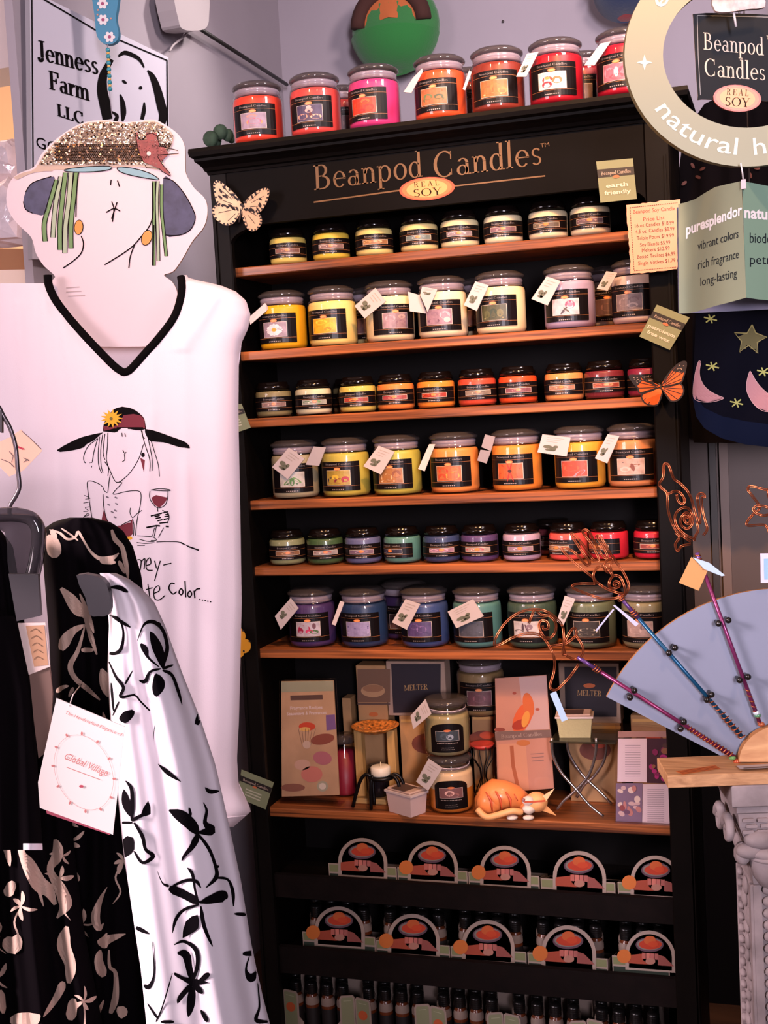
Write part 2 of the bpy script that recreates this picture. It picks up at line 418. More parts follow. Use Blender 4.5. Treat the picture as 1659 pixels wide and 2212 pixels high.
# header board with curved lower corners
zt, zb = 2.02, 1.902
P = [(0, zt), (0, 1.868)] + [(.0 + .1 * (1 - math.cos(math.radians(a))) , 1.868 + .034 * math.sin(math.radians(a))) for a in range(10, 91, 16)] + \
    [(W - .1 * (1 - math.cos(math.radians(a))), 1.868 + .034 * math.sin(math.radians(a))) for a in range(90, 9, -16)] + [(W, 1.868), (W, zt)]
mb = MB(); mb.prism([(x, -.03, z) for x, z in P], [(x, -.012, z) for x, z in P], mat('#080606', .6, spec=.06, var=.2, vscale=15))
hd = obj('header_board', mb, cab)
GOLD = mat('#5c3e1c', .5, .1, name='gold_paint')
hp = planey(-.03)
mb = MB(); mb.text(hp, 'Beanpod', (678, 411), (916, 381), 53, GOLD, .0008, serif=True, up=(-.05, -1)); obj('lettering', mb, hd, 'gold serif lettering')
mb = MB(); mb.text(hp, 'Candles', (936, 386), (1174, 354), 56, GOLD, .0008, serif=True, up=(-.05, -1))
mb.text(hp, 'TM', (1168, 319), (1187, 316), 9, GOLD, .0008); obj('lettering', mb, hd, 'gold serif lettering')
for q in ([(678, 437), (866, 411)], [(982, 402), (1178, 380)]):
    mb = MB(); mb.stroke(hp, q, 3.2, GOLD, .0008); obj('gold_rule', mb, hd)
def soy_oval(surf, cx, cy, rx, ry, rot, parent, off=.002, small=False, dep=.003):
    mb = MB(); q = lambda k, n=26: [(cx + rx * k * math.cos(a) * math.cos(math.radians(rot)) - ry * k * math.sin(a) * math.sin(math.radians(rot)), cy + rx * k * math.cos(a) * math.sin(math.radians(rot)) + ry * k * math.sin(a) * math.cos(math.radians(rot))) for a in [2 * math.pi * i / n for i in range(n)]]
    mb.slab(surf, q(1), dep, mat('#a83c1c', .4, name='copper_red'), off=off)
    mb.poly(surf, q(.9), mat('#b05c2c', .4), off + .0004); mb.poly(surf, q(.74), mat('#c08248', .45), off + .0006)
    c, s = math.cos(math.radians(rot)), math.sin(math.radians(rot)); dk = mat('#1e0f08', .7, spec=.1)
    T = lambda x, y: (cx + rx * x * c - ry * y * s, cy + rx * x * s + ry * y * c)
    mb.text(surf, 'R E A L', T(-.46, -.2), T(.46, -.2), ry * .46, dk, off + .0008, serif=True, up=(s, -c))
    mb.text(surf, 'SOY', T(-.52, .62), T(.54, .62), ry * .66, dk, off + .0008, serif=True, up=(s, -c))
    return obj('oval_badge', mb, parent, 'orange oval badge with dark lettering')
soy_oval(hp, 923, 408, 60, 25, -5, hd)
# cornice: a stepped moulding swept round three sides
pr = [(-.012, 2.013), (-.034, 2.013), (-.036, 2.018), (-.043, 2.020), (-.047, 2.026), (-.058, 2.032), (-.069, 2.036), (-.070, 2.041), (-.082, 2.044), (-.085, 2.052), (-.083, 2.06), (-.012, 2.06)]
mb = MB(); rings = []
for y, z in pr:
    e = -y - .03; xl, xr = -.040 - e * .35, W + .045 + e * .8
    rings.append([(xl, DEP + .012, z), (xl, y, z), (xr, y, z), (xr, DEP + .012, z)])
mb.loft(rings, BLK, closed=False); r = rings[-1]
mb.face([(rings[-2][0]), rings[-2][1], rings[-2][2], rings[-2][3]], BLK); mb.face(rings[0], BLK)
obj('cornice', mb, cab)
# lower part: dark shelves with raised front lips
LIP = mat('#0e0706', .8, spec=.1, bump=.2, bscale=90, var=.35, vscale=30)
for zs, z0, z1 in ((.478, .445, .496), (.295, .272, .332), (.115, .07, .118)):
    mb = MB(); mb.box((-.012, 0, zs - .015), (W + .024, DEP, zs), LIP); mb.box((-.002, -.014, z0), (W + .002, 0, z1), LIP); obj('lipped_shelf', mb, cab)
mb = MB(); mb.box((-.036, -.01, 0), (W + .04, .0, .07), BLK); obj('plinth', mb, cab)

# ================================================================== candle jars
GL_ = glass('#f4f0ee', .04, 1.45); LIDG = glass('#b8b0b0', .05, 1.55, .2, '#7a706e', 'lid_glass'); LIDB = mat('#0c0706', .14, spec=.35, name='dark_lid')
LBL = mat('#0e090a', .35, spec=.2, name='black_label'); LBT = mat('#8d7f7a', .5); LBG = mat('#8f5a34', .45, name='label_gold')
def cyl(R, zoff=0): return lambda th, z, off=0: ((R + off) * math.sin(math.radians(th)), -(R + off) * math.cos(math.radians(th)), z)
def patch(mb, R, a0, a1, z0, z1, m, off=0, n=0, zf=None):
    n = n or max(2, int((a1 - a0) / 7)); c = cyl(R); g = [a0 + (a1 - a0) * i / n for i in range(n + 1)]
    top = [zf(a) if zf else z1 for a in g]
    for i in range(n): mb.face([c(g[i], z0, off), c(g[i + 1], z0, off), c(g[i + 1], top[i + 1], off), c(g[i], top[i], off)], m, True)
def cblob(mb, R, a, z, ra, rz, m, off, n=12, rot=0):
    c = cyl(R); P = []
    for i in range(n):
        t = 2 * math.pi * i / n; x, y = ra * math.cos(t), rz * math.sin(t); cc, ss = math.cos(rot), math.sin(rot); k = R * math.pi / 180
        X = x * cc - (y / k) * ss; Y = (x * k) * ss + y * cc
        P.append(c(a + X, z + Y, off))
    mb.face(P, m)
def ctext(mb, R, tx, a0, a1, z, h, m, off, serif=True):
    vs, fs, w = (serif_text if serif else sans_text)(tx); c = cyl(R)
    mb.raw([c(a0 + (a1 - a0) * x / w, z + y / .7 * h, off) for x, y in vs], fs, m)

RL, RS = .0525, .0402
big = {}
mb = MB(); mb.lathe([(0, 0), (.046, 0), (.0505, .003), (RL, .011), (RL, .088), (.0508, .096), (.046, .1025), (.0435, .105), (.0435, .112)], GL_, 30); big['glass_jar'] = mesh(mb, name='glass_jar_large')
mb = MB(); mb.lathe([(0, .0035), (.047, .0035), (RL - .0016, .011), (RL - .0016, .086), (.049, .0925), (.046, .094), (0, .094)], mat('#ffffff', .5), 30); big['wax'] = mesh(mb, name='wax_large')
mb = MB(); mb.lathe([(.0, .106), (.040, .106), (.0425, .1105), (.049, .112), (.0515, .1145), (.0515, .118), (.049, .1205), (.0465, .121), (.043, .1245), (.034, .127), (0, .1275)], LIDG, 30)
mb.lathe([(.0436, .0965), (.0468, .098), (.0472, .1005), (.0462, .1015), (.0462, .1035), (.0472, .1045), (.0472, .1085), (.046, .1105), (.0436, .1115)], glass('#c4b8c0', .08, 1.5, .5, '#b4a4b0', 'frosted_rim'), 30); big['lid'] = mesh(mb, name='lid_large')
mb = MB(); R_ = RL + .0004
patch(mb, R_, -54, 54, .0145, .0765, LBL)
ctext(mb, R_, 'Beanpod Candles', -33, 33, .0695, .0038, LBT, .0003)
for z in (.0655, .0245): patch(mb, R_, -54, 54, z, z + .0006, LBG, .0003)
for k in range(7): patch(mb, R_, -15 + k * 4.3, -12.4 + k * 4.3, .0165, .0184, LBT, .0003, 1)
big['label'] = mesh(mb, name='label_large')
mb = MB(); cblob(mb, R_, 0, .0612, 8, .0034, mat('#c06a3a', .4), .0011, 16); cblob(mb, R_, 0, .0612, 6, .0022, mat('#d98a52', .4), .0014, 16); big['oval_badge'] = mesh(mb, name='oval_badge_large')
small = {}
mb = MB(); mb.lathe([(0, 0), (.035, 0), (.0385, .002), (RS, .008), (RS, .052), (.0385, .0565), (.034, .0585), (.034, .061)], GL_, 26); small['glass_jar'] = mesh(mb, name='glass_jar_small')
mb = MB(); mb.lathe([(0, .003), (.035, .003), (RS - .0014, .008), (RS - .0014, .0515), (.037, .0555), (.033, .056), (0, .056)], mat('#ffffff', .5), 26); small['wax'] = mesh(mb, name='wax_small')
mb = MB(); mb.lathe([(0, .058), (.0335, .058), (.0365, .060), (.0368, .0655), (.0355, .068), (.033, .0692), (.0325, .0735), (.0305, .0755), (0, .076)], LIDB, 26); small['lid'] = mesh(mb, name='lid_small')
mb = MB(); R_ = RS + .0004
patch(mb, R_, -82, 72, .0135, .044, LBL)
ctext(mb, R_, 'Beanpod Candles', -34, 34, .0372, .0036, LBT, .0003)
for z in (.0342, .0196): patch(mb, R_, -82, 72, z, z + .0005, LBG, .0003)
for k in range(8): patch(mb, R_, -18 + k * 4.5, -15 + k * 4.5, .0152, .0172, LBT, .0003, 1)
small['label'] = mesh(mb, name='label_small')
mb = MB(); cblob(mb, R_, 0, .0285, 8, .0032, mat('#b8622f', .4), .0012, 14); cblob(mb, R_, 0, .0285, 6, .002, mat('#cf7c3a', .4), .0015, 14); small['oval_badge'] = mesh(mb, name='oval_badge_small')

WAX = {}
def wax(h):
    if h not in WAX:
        m = mat(h, .42, spec=.4, name='wax_' + h[1:]); b = m.node_tree.nodes['Principled BSDF']; WAX[h] = m
    return WAX[h]
def dim(c, k=.84): return '#%02x%02x%02x' % tuple(int(int(c[i:i + 2], 16) * k) for i in (1, 3, 5))
def picture(kind, pic, parent):
    """the picture printed on a jar's label: background colour, border, blobs (u,v,ru,rv,colour[,rot]) in the picture's own -1..1 frame"""
    if kind == 'big': R, a, z0, z1 = RL + .0004, 30, .0265, .0585
    else: R, a, z0, z1 = RS + .0004, 39, .0225, .0322
    mb = MB(); bg, blobs = pic; zc, hz = (z0 + z1) / 2, (z1 - z0) / 2
    patch(mb, R, -a, a, z0, z1, mat('#cbb9a8', .5), .0004); patch(mb, R, -a * .97, a * .97, z0 + .0006, z1 - .0006, mat(dim(bg), .5, var=.25, vscale=90), .0006)
    for i, bl in enumerate(blobs):
        u, v, ru, rv, c = bl[:5]
        u = max(-.95 + ru, min(.95 - ru, u)); v = max(-.93 + rv, min(.93 - rv, v))
        cblob(mb, R, u * a, zc + v * hz, ru * a, rv * hz, mat(dim(c, .88), .5), .0007 + .00006 * i, rot=(bl[5] if len(bl) > 5 else 0))
    return share('picture', mesh(mb, name='picture'), parent)
def jar(kind, name, cx, cy, y, z, off, waxc, pic, label, group, tags=()):
    p = hity(cx, cy, y); R0 = RL if kind == 'big' else RS
    if z < 2: p.x = min(p.x, W + .0228 - R0)
    rz = math.atan2(CAM.x - p.x, y - CAM.y) + math.radians(off)
    t = thing(name, label, 'candle', (p.x, y, z), group, rz)
    S = big if kind == 'big' else small
    share('glass_jar', S['glass_jar'], t); share('wax', S['wax'], t, wax(waxc)); share('lid', S['lid'], t)
    lb = share('label', S['label'], t); picture(kind, pic, lb); share('oval_badge', S['oval_badge'], lb)
    if tags:
        R = .0445; mb = MB(); mb.tube([(p.x + R * math.cos(a), y + R * math.sin(a), z + .1055 + .0015 * math.sin(3 * a)) for a in [2 * math.pi * i / 24 for i in range(24)]], .0009, mat('#d8c8cc', .7), 5, True); obj('tag_string', mb, t)
        for q in tags: price_card(q, y - .058, t)
    return t
CARD = mat('#b0a2a0', .75, name='tag_paper')
def price_card(q, y, parent, m=None):
    """a small folded price card hanging by its first corner, four pixel corners; narrow cards are seen edge-on"""
    m = m or CARD; w = math.dist(q[0], q[1]); mb = MB(); n = len(q)
    pl = planey(y); cx = sum(p[0] for p in q) / n
    tilt = 0 if w > 24 else .012
    f = lambda p, o: pl(p[0], p[1], 0) + V((0, -o + (tilt if p[0] > cx else -tilt), 0))
    mb.prism([f(p, .0012) for p in q], [f(p, -.0012) for p in q], m)
    if w > 24 and n == 4:
        L = lambda u, v: (q[0][0] + (q[1][0] - q[0][0]) * u + (q[3][0] - q[0][0]) * v, q[0][1] + (q[1][1] - q[0][1]) * u + (q[3][1] - q[0][1]) * v)
        dk = mat('#5a5a4a', .8); g = lambda x, yy, o: f((x, yy), .0012 + o)
        def F3(P, mm, o): mb.face([g(*p, o) for p in P], mm)
        for a, b, c, d in ((.3, .64, .17, .1), (.5, .72, .13, .13), (.42, .8, .2, .06), (.58, .6, .09, .08)):
            F3([L(a + c * math.cos(i * .7854), b + d * math.sin(i * .7854)) for i in range(8)], dk, .0003)
        for k in range(3):
            F3([L(.2, .12 + k * .11), L(.8 - .1 * k, .12 + k * .11), L(.8 - .1 * k, .15 + k * .11), L(.2, .15 + k * .11)], mat('#9a8d84', .8), .0003)
    return obj('price_tag', mb, parent)
ZU = [z + .0004 for z in Z]
# ---- what stands where: (centre px, label offset in degrees, wax, picture, words, tags)
G = [('candles along the cabinet top', 'on the cabinet top')] + [('candles on the %s shelf' % n, 'on the %s shelf' % n) for n in ('first', 'second', 'third', 'fourth', 'fifth', 'sixth')]
BIGROWS = [
 (0, 2.0604, -.022, 240, -13, [
  (557, -12, '#d8432f', ('#a890a0', [(.1, -.2, .62, .5, '#e0905a'), (.1, -.1, .52, .36, '#d8607a'), (-.1, .55, .4, .2, '#c98a7a')]), 'coral candle jar showing a halved grapefruit', []),
  (681, -15, '#d84a44', ('#4a3a5a', [(-.5, -.4, .4, .35, '#e09a7a'), (.5, -.5, .42, .3, '#e8b08a'), (0, .3, .3, .3, '#e4a49a'), (0, .7, .2, .2, '#e0b0a8'), (.1, -.2, .12, .2, '#5a1a24')]), 'salmon candle jar showing pale pink blossoms', []),
  (808, -26, '#c83a78', ('#e0381c', [(-.4, .1, .4, .4, '#f0481c'), (.45, -.3, .4, .4, '#d82418'), (.2, .5, .35, .3, '#f06028'), (-.1, -.6, .3, .2, '#c81a14')]), 'hot pink candle jar showing red poppies', []),
  (951, -16, '#d0502a', ('#b8683a', [(0, -.35, .8, .45, '#4a5a34'), (-.4, .0, .35, .35, '#5f6f3f'), (.4, -.1, .35, .3, '#3c4a2e'), (0, .6, .8, .25, '#d8582c')]), 'orange candle jar showing green herbs', [[(912, 148), (892, 169), (872, 199), (889, 201), (913, 156)]]),
  (1075, -9, '#7c3024', ('#c8682c', [(-.4, -.2, .42, .5, '#b0541f'), (.15, .05, .4, .55, '#9a6a2c'), (.6, -.3, .35, .4, '#d87a30'), (-.1, -.7, .7, .2, '#e8a068')]), 'red-brown candle jar showing orange gourds', [[(1010, 150), (1016, 152), (1008, 198), (1003, 196)]]),
  (1201, -9, '#a01626', ('#e0d2d4', [(-.3, .1, .38, .4, '#b8382c'), (-.35, -.45, .36, .38, '#c01e2e'), (.35, 0, .36, .42, '#e0602c'), (-.3, .3, .2, .15, '#c8984a')]), 'deep red candle jar showing apples on white', [[(1139, 116), (1164, 112), (1137, 166), (1115, 166)]]),
  (1347, -15, '#b0182e', ('#b86a7a', [(-.5, 0, .4, .6, '#d890a0'), (.5, .1, .35, .5, '#8a3a5a'), (0, 0, .15, .6, '#e8d8d8'), (0, -.5, .5, .3, '#c84a5a')]), 'crimson candle jar behind the ring sign', [[(1295, 91), (1318, 86), (1286, 145), (1264, 145)]])]),
 (2, ZU[1], .062, 690, 0, [
  (611, -22, '#e0a81a', ('#a08a98', [(.42 * math.cos(q), -.05 + .5 * math.sin(q), .12 + .16 * abs(math.cos(q)), .12 + .22 * abs(math.sin(q)), ('#d8ccd0', '#e4d8dc')[int(q * 9) % 2]) for q in [k * .5236 for k in range(12)]] + [(0, -.05, .2, .24, '#d89828')]), 'deep yellow candle jar showing a white daisy', [[(568, 654), (577, 666), (546, 702), (543, 686)]]),
  (719, -22, '#e8d480', ('#e8b020', [(-.45, -.4, .4, .45, '#e89a18'), (.5, -.1, .4, .5, '#f0b428'), (.3, -.5, .3, .3, '#d8881a'), (-.2, .5, .5, .3, '#f0c83c')]), 'pale yellow candle jar showing lemons', []),
  (843, 12, '#e8d8aa', ('#a08088', [(-.4, .3, .4, .4, '#b498a0'), (.4, -.3, .45, .35, '#8a6878'), (.5, .5, .3, .3, '#b89c98')]), 'cream candle jar showing a dusky mauve view', [[(811, 622), (834, 651), (788, 688), (766, 661)]]),
  (957, -9, '#ecdcb6', ('#a07a88', [(-.4, -.5, .45, .3, '#6a4458'), (.45, .2, .4, .5, '#c0a0a8'), (-.3, .4, .3, .3, '#8a6878'), (.6, -.4, .25, .35, '#d0b4b0')]), 'cream candle jar showing pink seashells', [[(912, 619), (945, 625), (924, 674), (908, 637)], [(885, 631), (905, 637), (919, 677), (889, 673)]]),
  (1083, -17, '#ecdcaa', ('#4a4a2c', [(0, -.1, .3, .6, '#2c3a24'), (-.5, -.2, .25, .5, '#5a5a34'), (.5, -.1, .25, .5, '#6a6438'), (0, -.7, .8, .2, '#8a8050')]), 'cream candle jar showing dark green pines', [[(1027, 608), (1056, 616), (1030, 672), (1002, 659)]]),
  (1232, -10, '#a898b0', ('#d6c6cc', [(.35, .25, .36, .5, '#d8486a'), (.35, .25, .2, .28, '#e87a94'), (-.1, -.45, .35, .14, '#4a4048', .8), (.1, -.4, .3, .1, '#5a5048', -.7)]), 'lilac candle jar showing one pink rose', [[(1181, 597), (1211, 607), (1183, 660), (1148, 646)]]),
  (1380, -21, '#d0c2c2', ('#8a7880', [(-.3, 0, .45, .5, '#a89498'), (.4, .3, .4, .3, '#746068'), (.3, -.4, .4, .3, '#b8a4a6')]), 'pale grey candle jar below the cream price list', [[(1310, 586), (1334, 589), (1313, 628), (1289, 624)]])]),
 (4, ZU[3], .062, 1005, 0, [
  (637, -9, '#a8a080', ('#cfc6bc', [(0, -.3, .2, .55, '#4a7a3a'), (-.35, -.3, .4, .18, '#5f8a4a', .6), (.4, -.1, .4, .18, '#6a9850', -.6), (0, -.6, .5, .15, '#3f6a34')]), 'olive grey candle jar showing green leaves', [[(624, 967), (658, 991), (622, 1035), (588, 1009)]]),
  (747, -21, '#bcb04c', ('#b8983a', [(-.5, -.3, .4, .4, '#3a2a3c'), (.1, -.4, .4, .35, '#8a1a28'), (.6, -.2, .3, .4, '#a8283a'), (-.2, .1, .3, .3, '#e0b83c')]), 'yellow-green candle jar showing dark berries', [[(682, 964), (700, 967), (685, 1007), (665, 1003)]]),
  (858, -18, '#b8b24c', ('#b0703a', [(-.3, -.2, .5, .5, '#d8ac7c'), (.5, .2, .35, .5, '#8a4a24'), (-.2, -.7, .6, .2, '#e0bc94')]), 'yellow-green candle jar showing brown cookies', [[(818, 963), (853, 976), (823, 1025), (785, 1007)]]),
  (982, -15, '#e8924a', ('#c86a38', [(-.4, .3, .4, .4, '#d8402a'), (.3, -.3, .55, .5, '#e89a34'), (-.5, -.4, .35, .4, '#c84a2c'), (.5, .5, .3, .3, '#e07030')]), 'orange candle jar showing sliced oranges', [[(924, 960), (937, 960), (921, 1017), (907, 1012)]]),
  (1117, -17, '#e68c38', ('#d8602a', [(0, 0, .85, .09, '#b02418', .2), (0, 0, .85, .09, '#a81c18', .75), (0, 0, .85, .09, '#b02418', 1.3), (0, 0, .85, .09, '#b82a18', 1.9), (0, 0, .85, .09, '#b02418', 2.5), (0, 0, .15, .2, '#4a0c0c')]), 'orange candle jar showing one red flower', [[(1051, 938), (1067, 944), (1058, 975), (1043, 965)], [(1041, 971), (1058, 975), (1048, 1002), (1034, 994)]]),
  (1253, -14, '#e0a236', ('#c84a30', [(0, .5, .9, .4, '#d85a3a'), (.4, -.6, .5, .25, '#a08a98', .5), (-.2, .1, .6, .4, '#e0603a')]), 'golden candle jar showing a red dune', [[(1172, 938), (1233, 945), (1224, 986), (1161, 977)]]),
  (1369, -7, '#d08a58', ('#d0a898', [(0, .5, .6, .09, '#3a2c34'), (.15, -.1, .14, .5, '#7a3a24', .3), (.3, .1, .4, .16, '#8a4a2c', .2), (-.4, -.3, .4, .3, '#d8b8ac')]), 'tan candle jar showing cinnamon on pink', [[(1313, 938), (1338, 942), (1312, 1001), (1285, 990)]])]),
 (6, ZU[5], .062, 1345, 0, [
  (675, -12, '#4a3668', ('#c8b8c0', [(-.3, .1, .5, .45, '#b8204c'), (-.6, -.2, .25, .4, '#a01c44'), (.1, -.3, .3, .3, '#d03060'), (.5, -.4, .35, .3, '#4a6a34'), (.5, .4, .15, .4, '#6a3038')]), 'purple candle jar showing magenta flowers', [[(628, 1292), (645, 1314), (607, 1360), (594, 1331)]]),
  (787, -17, '#263c60', ('#a898c0', [(0, .3, .9, .16, '#5a4a80'), (.3, .1, .6, .14, '#6a5a90'), (0, -.5, .9, .3, '#b4a4c8')]), 'navy blue candle jar showing a lilac sea', [[(731, 1300), (740, 1303), (729, 1349), (721, 1346)]]),
  (918, -15, '#3a4e80', ('#5a4478', [(.2, 0, .4, .45, '#8a6aa0'), (-.4, .4, .4, .4, '#6a5288'), (.3, -.6, .5, .25, '#4a3868')]), 'slate blue candle jar showing a purple glow', [[(876, 1294), (908, 1305), (879, 1360), (847, 1344)]]),
  (1032, -18, '#548886', ('#50505c', [(0, .2, .7, .12, '#3a3a44', .3), (0, -.4, .8, .14, '#686874'), (.2, .6, .5, .2, '#44444e')]), 'teal candle jar showing a grey sea', [[(967, 1321), (1022, 1294), (1045, 1331), (986, 1357)]]),
  (1151, -17, '#3c5042', ('#cfc0bc', [(-.2, .2, .1, .6, '#4a3038'), (.1, .1, .08, .6, '#5a3c40', .4), (.3, .3, .25, .35, '#8a7078'), (-.5, -.2, .4, .2, '#6a5a54'), (.3, -.4, .5, .2, '#a08c80')]), 'dark green candle jar showing bare twigs', []),
  (1277, -12, '#66725a', ('#3c3430', [(.1, -.3, .75, .38, '#b8a890'), (.1, -.1, .6, .22, '#d8cab0'), (0, -.7, .6, .2, '#8a7a68')]), 'sage green candle jar showing a cream bowl', [[(1220, 1287), (1243, 1294), (1217, 1351), (1203, 1342)]]),
  (1399, -19, '#868060', ('#c8a498', [(.3, .3, .25, .3, '#8a6a6c', .6), (-.3, -.2, .5, .4, '#d8b8aa')]), 'khaki candle jar showing a pinkish view', [])]),
]
for row, z, y, py, slope, items in BIGROWS:
    for i, (cx, off, w, pic, words_, tags) in enumerate(items):
        cy = py - (cx - 557) * .125 if row == 0 else py
        jar('big', 'large_candle_jar', cx, cy, y, z, off, w, pic, 'large ' + words_ + ' ' + G[row][1], G[row][0], tags)
# jars half hidden in the rows behind
for row, z, y, cx, cy, w, wd_ in ((0, 2.0604, .10, 738, 230, '#b83a34', 'coral candle jar half hidden behind the pink poppy jar'), (0, 2.0604, .10, 1012, 185, '#8a2a1c', 'brick red candle jar half hidden behind the gourd jar'), (0, 2.0604, .10, 1258, 160, '#8a1420', 'dark red candle jar half hidden behind the apple jar'), (2, ZU[1], .155, 1322, 660, '#b8a898', 'beige candle jar half hidden beside the lilac rose jar'), (2, ZU[1], .157, 803, 680, '#a89868', 'dull yellow candle jar half hidden behind the lemon jar'),
                             (2, ZU[1], .157, 1045, 660, '#b0a080', 'cream candle jar half hidden between the seashell and pine jars'), (6, ZU[5], .157, 874, 1320, '#3a2a50', 'dark purple candle jar half hidden between the two blue jars')):
    jar('big', 'large_candle_jar', cx, cy, y, z, -10, w, ('#6a4a4a', [(0, 0, .5, .5, '#8a6058')]), wd_ + ' ' + G[row][1], G[row][0])
def strip(c, *bl): c = dim(c); return (c, [(-.6 + .4 * i, .1 * (-1) ** i, .3, .6, b) for i, b in enumerate(bl)])
SMALLROWS = [
 (1, ZU[0], .05, 530, [(622, '#d8c468', '#9a6a5a', '#8a4a3a #b08070 #7a4038', 'olive yellow'), (715, '#dcc048', '#a88480', '#c8b0a8 #7a5a60 #b89890', 'bright yellow'), (808, '#dcce84', '#c08a5a', '#d09a60 #b87848 #d8b084', 'straw yellow with an orange strip'), (905, '#e0d090', '#8a9a98', '#6a7a80 #a8a8a0 #7a8a8a', 'straw yellow with a grey strip'), (993, '#e4d8a8', '#a898a0', '#b8a8b0 #8a7078 #c0b0b4', 'cream with a mauve strip'), (1087, '#e4dab4', '#98707a', '#8a5a60 #b08a90 #7a4a50', 'cream with a plum strip'), (1184, '#e6dcb8', '#7a6a5a', '#8a7a60 #a88a70 #5a4a40', 'cream with a brown strip'), (1275, '#e2d8b8', '#7a5a60', '#8a6a70 #6a4a50 #a08088', 'cream beside the green earth card')]),
 (3, ZU[2], .05, 860, [(591, '#8a8058', '#b08a80', '#a87a6a #c8a8a0 #906050', 'olive'), (677, '#d8d2ac', '#c8c8b8', '#5a8048 #e0d8c8 #6a9050', 'ivory with a green leaf strip'), (773, '#d0bc5c', '#b8503a', '#c82c2c #d89a40 #a02424', 'pale yellow'), (855, '#e08440', '#c05a58', '#b02838 #d89080 #c03a40', 'light orange'), (942, '#ea8c34', '#c83c24', '#d85030 #b01c1c #e08040', 'bright orange'), (1031, '#cc4a34', '#a8907a', '#8a7460 #b8a088 #705a4a', 'brick red'), (1119, '#d84a20', '#a05a60', '#8a4450 #b87a78 #7a3440', 'vermilion'), (1219, '#d88e50', '#c88a6a', '#d8a488 #b0704c #c89478', 'apricot'), (1306, '#70242c', '#b84a34', '#c86a3c #9a2c24 #d08050', 'maroon'), (1402, '#862444', '#a8484c', '#8a2c38 #c06a60 #7a2430', 'berry red')]),
 (5, ZU[4], .05, 1172, [(620, '#88906a', '#b07a54', '#8a5a3c #c89a70 #6a4430', 'sage green'), (702, '#3e5a38', '#c8b8b4', '#8a3a34 #d8ccc4 #a85a50', 'forest green'), (784, '#5e648c', '#9a7a8c', '#7a5a78 #b094a4 #8a6a80', 'periwinkle blue'), (869, '#54867e', '#3c3850', '#2c2c40 #50486a #383450', 'sea green'), (954, '#34426a', '#c090a8', '#d8a8b8 #a86a88 #c898b0', 'dark blue'), (1036, '#544070', '#d0b8a8', '#c83050 #e0d0b8 #b8284c', 'violet'), (1127, '#b8a2bc', '#c0a0b0', '#9a6a8c #d8c0cc #a87a98', 'pale lilac'), (1228, '#dc5048', '#c08a60', '#b06a44 #d8a880 #d0c0c0', 'coral'), (1315, '#c42436', '#b85a34', '#c8703c #a03c28 #d88a50', 'cherry red'), (1412, '#b81c34', '#a84434', '#8a2c24 #c86a48 #982820', 'crimson')]),
]
for row, z, y, py, items in SMALLROWS:
    for i, (cx, w, bg, bl, cn) in enumerate(items):
        cy = py - (cx - 622) * (.085 if row == 1 else .05 if row == 3 else .015)
        jar('small', 'small_candle_jar', cx, cy, y, z, random.uniform(-9, 5) + (-32 if cx in (869, 1228, 1315) else 0), w, strip(bg, *bl.split()), 'small %s candle jar %s' % (cn, G[row][1]), G[row][0])
jar('small', 'small_candle_jar', 757, 850, .143, ZU[2], 0, '#8a8058', strip('#6a4a4a', '#8a6058'), 'small drab candle jar half hidden behind the ivory and pale yellow jars', G[3][0])
jar('small', 'small_candle_jar', 1196, 1170, .143, ZU[4], 0, '#6a3038', strip('#6a4a4a', '#8a6058'), 'small dark candle jar half hidden between pale lilac and coral jars', G[5][0])
# ================================================================== display shelf and the dark boxes below
z7 = Z[6] + .0004
ACR = glass('#fbf9fa', .05, 1.4, 0, '#ffffff', 'clear_acrylic')
def onz(px, py, z): return hitz(px, py, z)
class PlC(Pl):
    def __call__(s, px, py, off=0):
        p = Pl.__call__(s, px, py, off); p.z = max(p.z, z7 + .0006); return p
def leaflet(mb, pl, pts, m, off, th=.0015): mb.slab(pl, pts, th, m, off=off)

def acrylic(name, label, pts, y, lean=0, depth=.035, group=None):
    """a clear upright holder: back sheet, low front pocket and base"""
    pl = PlC((0, y, z7), (0, -1, lean)); base = [pl(*pts[3]), pl(*pts[2])]
    t = thing(name, label, 'leaflet holder', ((base[0] + base[1]) / 2), group)
    mb = MB(); mb.slab(pl, pts, .002, ACR, off=-.004); obj('back_sheet', mb, t)
    mb = MB(); mb.slab(pl, pts, .002, ACR, off=.012); obj('front_pocket', mb, t)
    a, b = base; e = V((0, depth, 0)); zz = V((0, 0, .004)); a = V((a.x, a.y - .012, z7)); b = V((b.x, b.y - .012, z7))
    mb = MB(); mb.box((a.x, a.y - .002, z7), (b.x, a.y + depth, z7 + .003), ACR); obj('base', mb, t)
    return t, pl
# --- tall leaflet stand by the shirt
t, pl = acrylic('leaflet_holder', 'clear holder with tall mauve fragrance leaflets near the shirt end of display shelf', [(608, 1468), (724, 1466), (739, 1728), (609, 1736)], .045)
mb = MB(); C = lambda p: cr(560, 1410, 3.456, p)
M_ = lambda c, **k: mat(c, .55, **k)
mb.slab(pl, C([(172, 210), (560, 205), (605, 1055), (176, 1068)]), .004, M_('#c09a74', var=.2, vscale=14), off=.006)
mb.poly(pl, C([(172, 210), (560, 205), (563, 280), (174, 290)]), M_('#9a9a7c'), .0065)
mb.poly(pl, C([(240, 315), (480, 308), (482, 345), (242, 350)]), M_('#5a4238'), .0065)
for a, b, tx in (((240, 420), (480, 412), 'Fragrance Recipes'), ((215, 462), (510, 452), 'Seasonings & Fragrances')):
    mb.text(pl, tx, C([a])[0], C([b])[0], 7, M_('#d8c4bc'), .0066, bold=.02)
E_ = lambda x, y, rx, ry, c, o, r=0: mb.ell(pl, 560 + x / 3.456, 1410 + y / 3.456, rx / 3.456, ry / 3.456, M_(c), o, r)
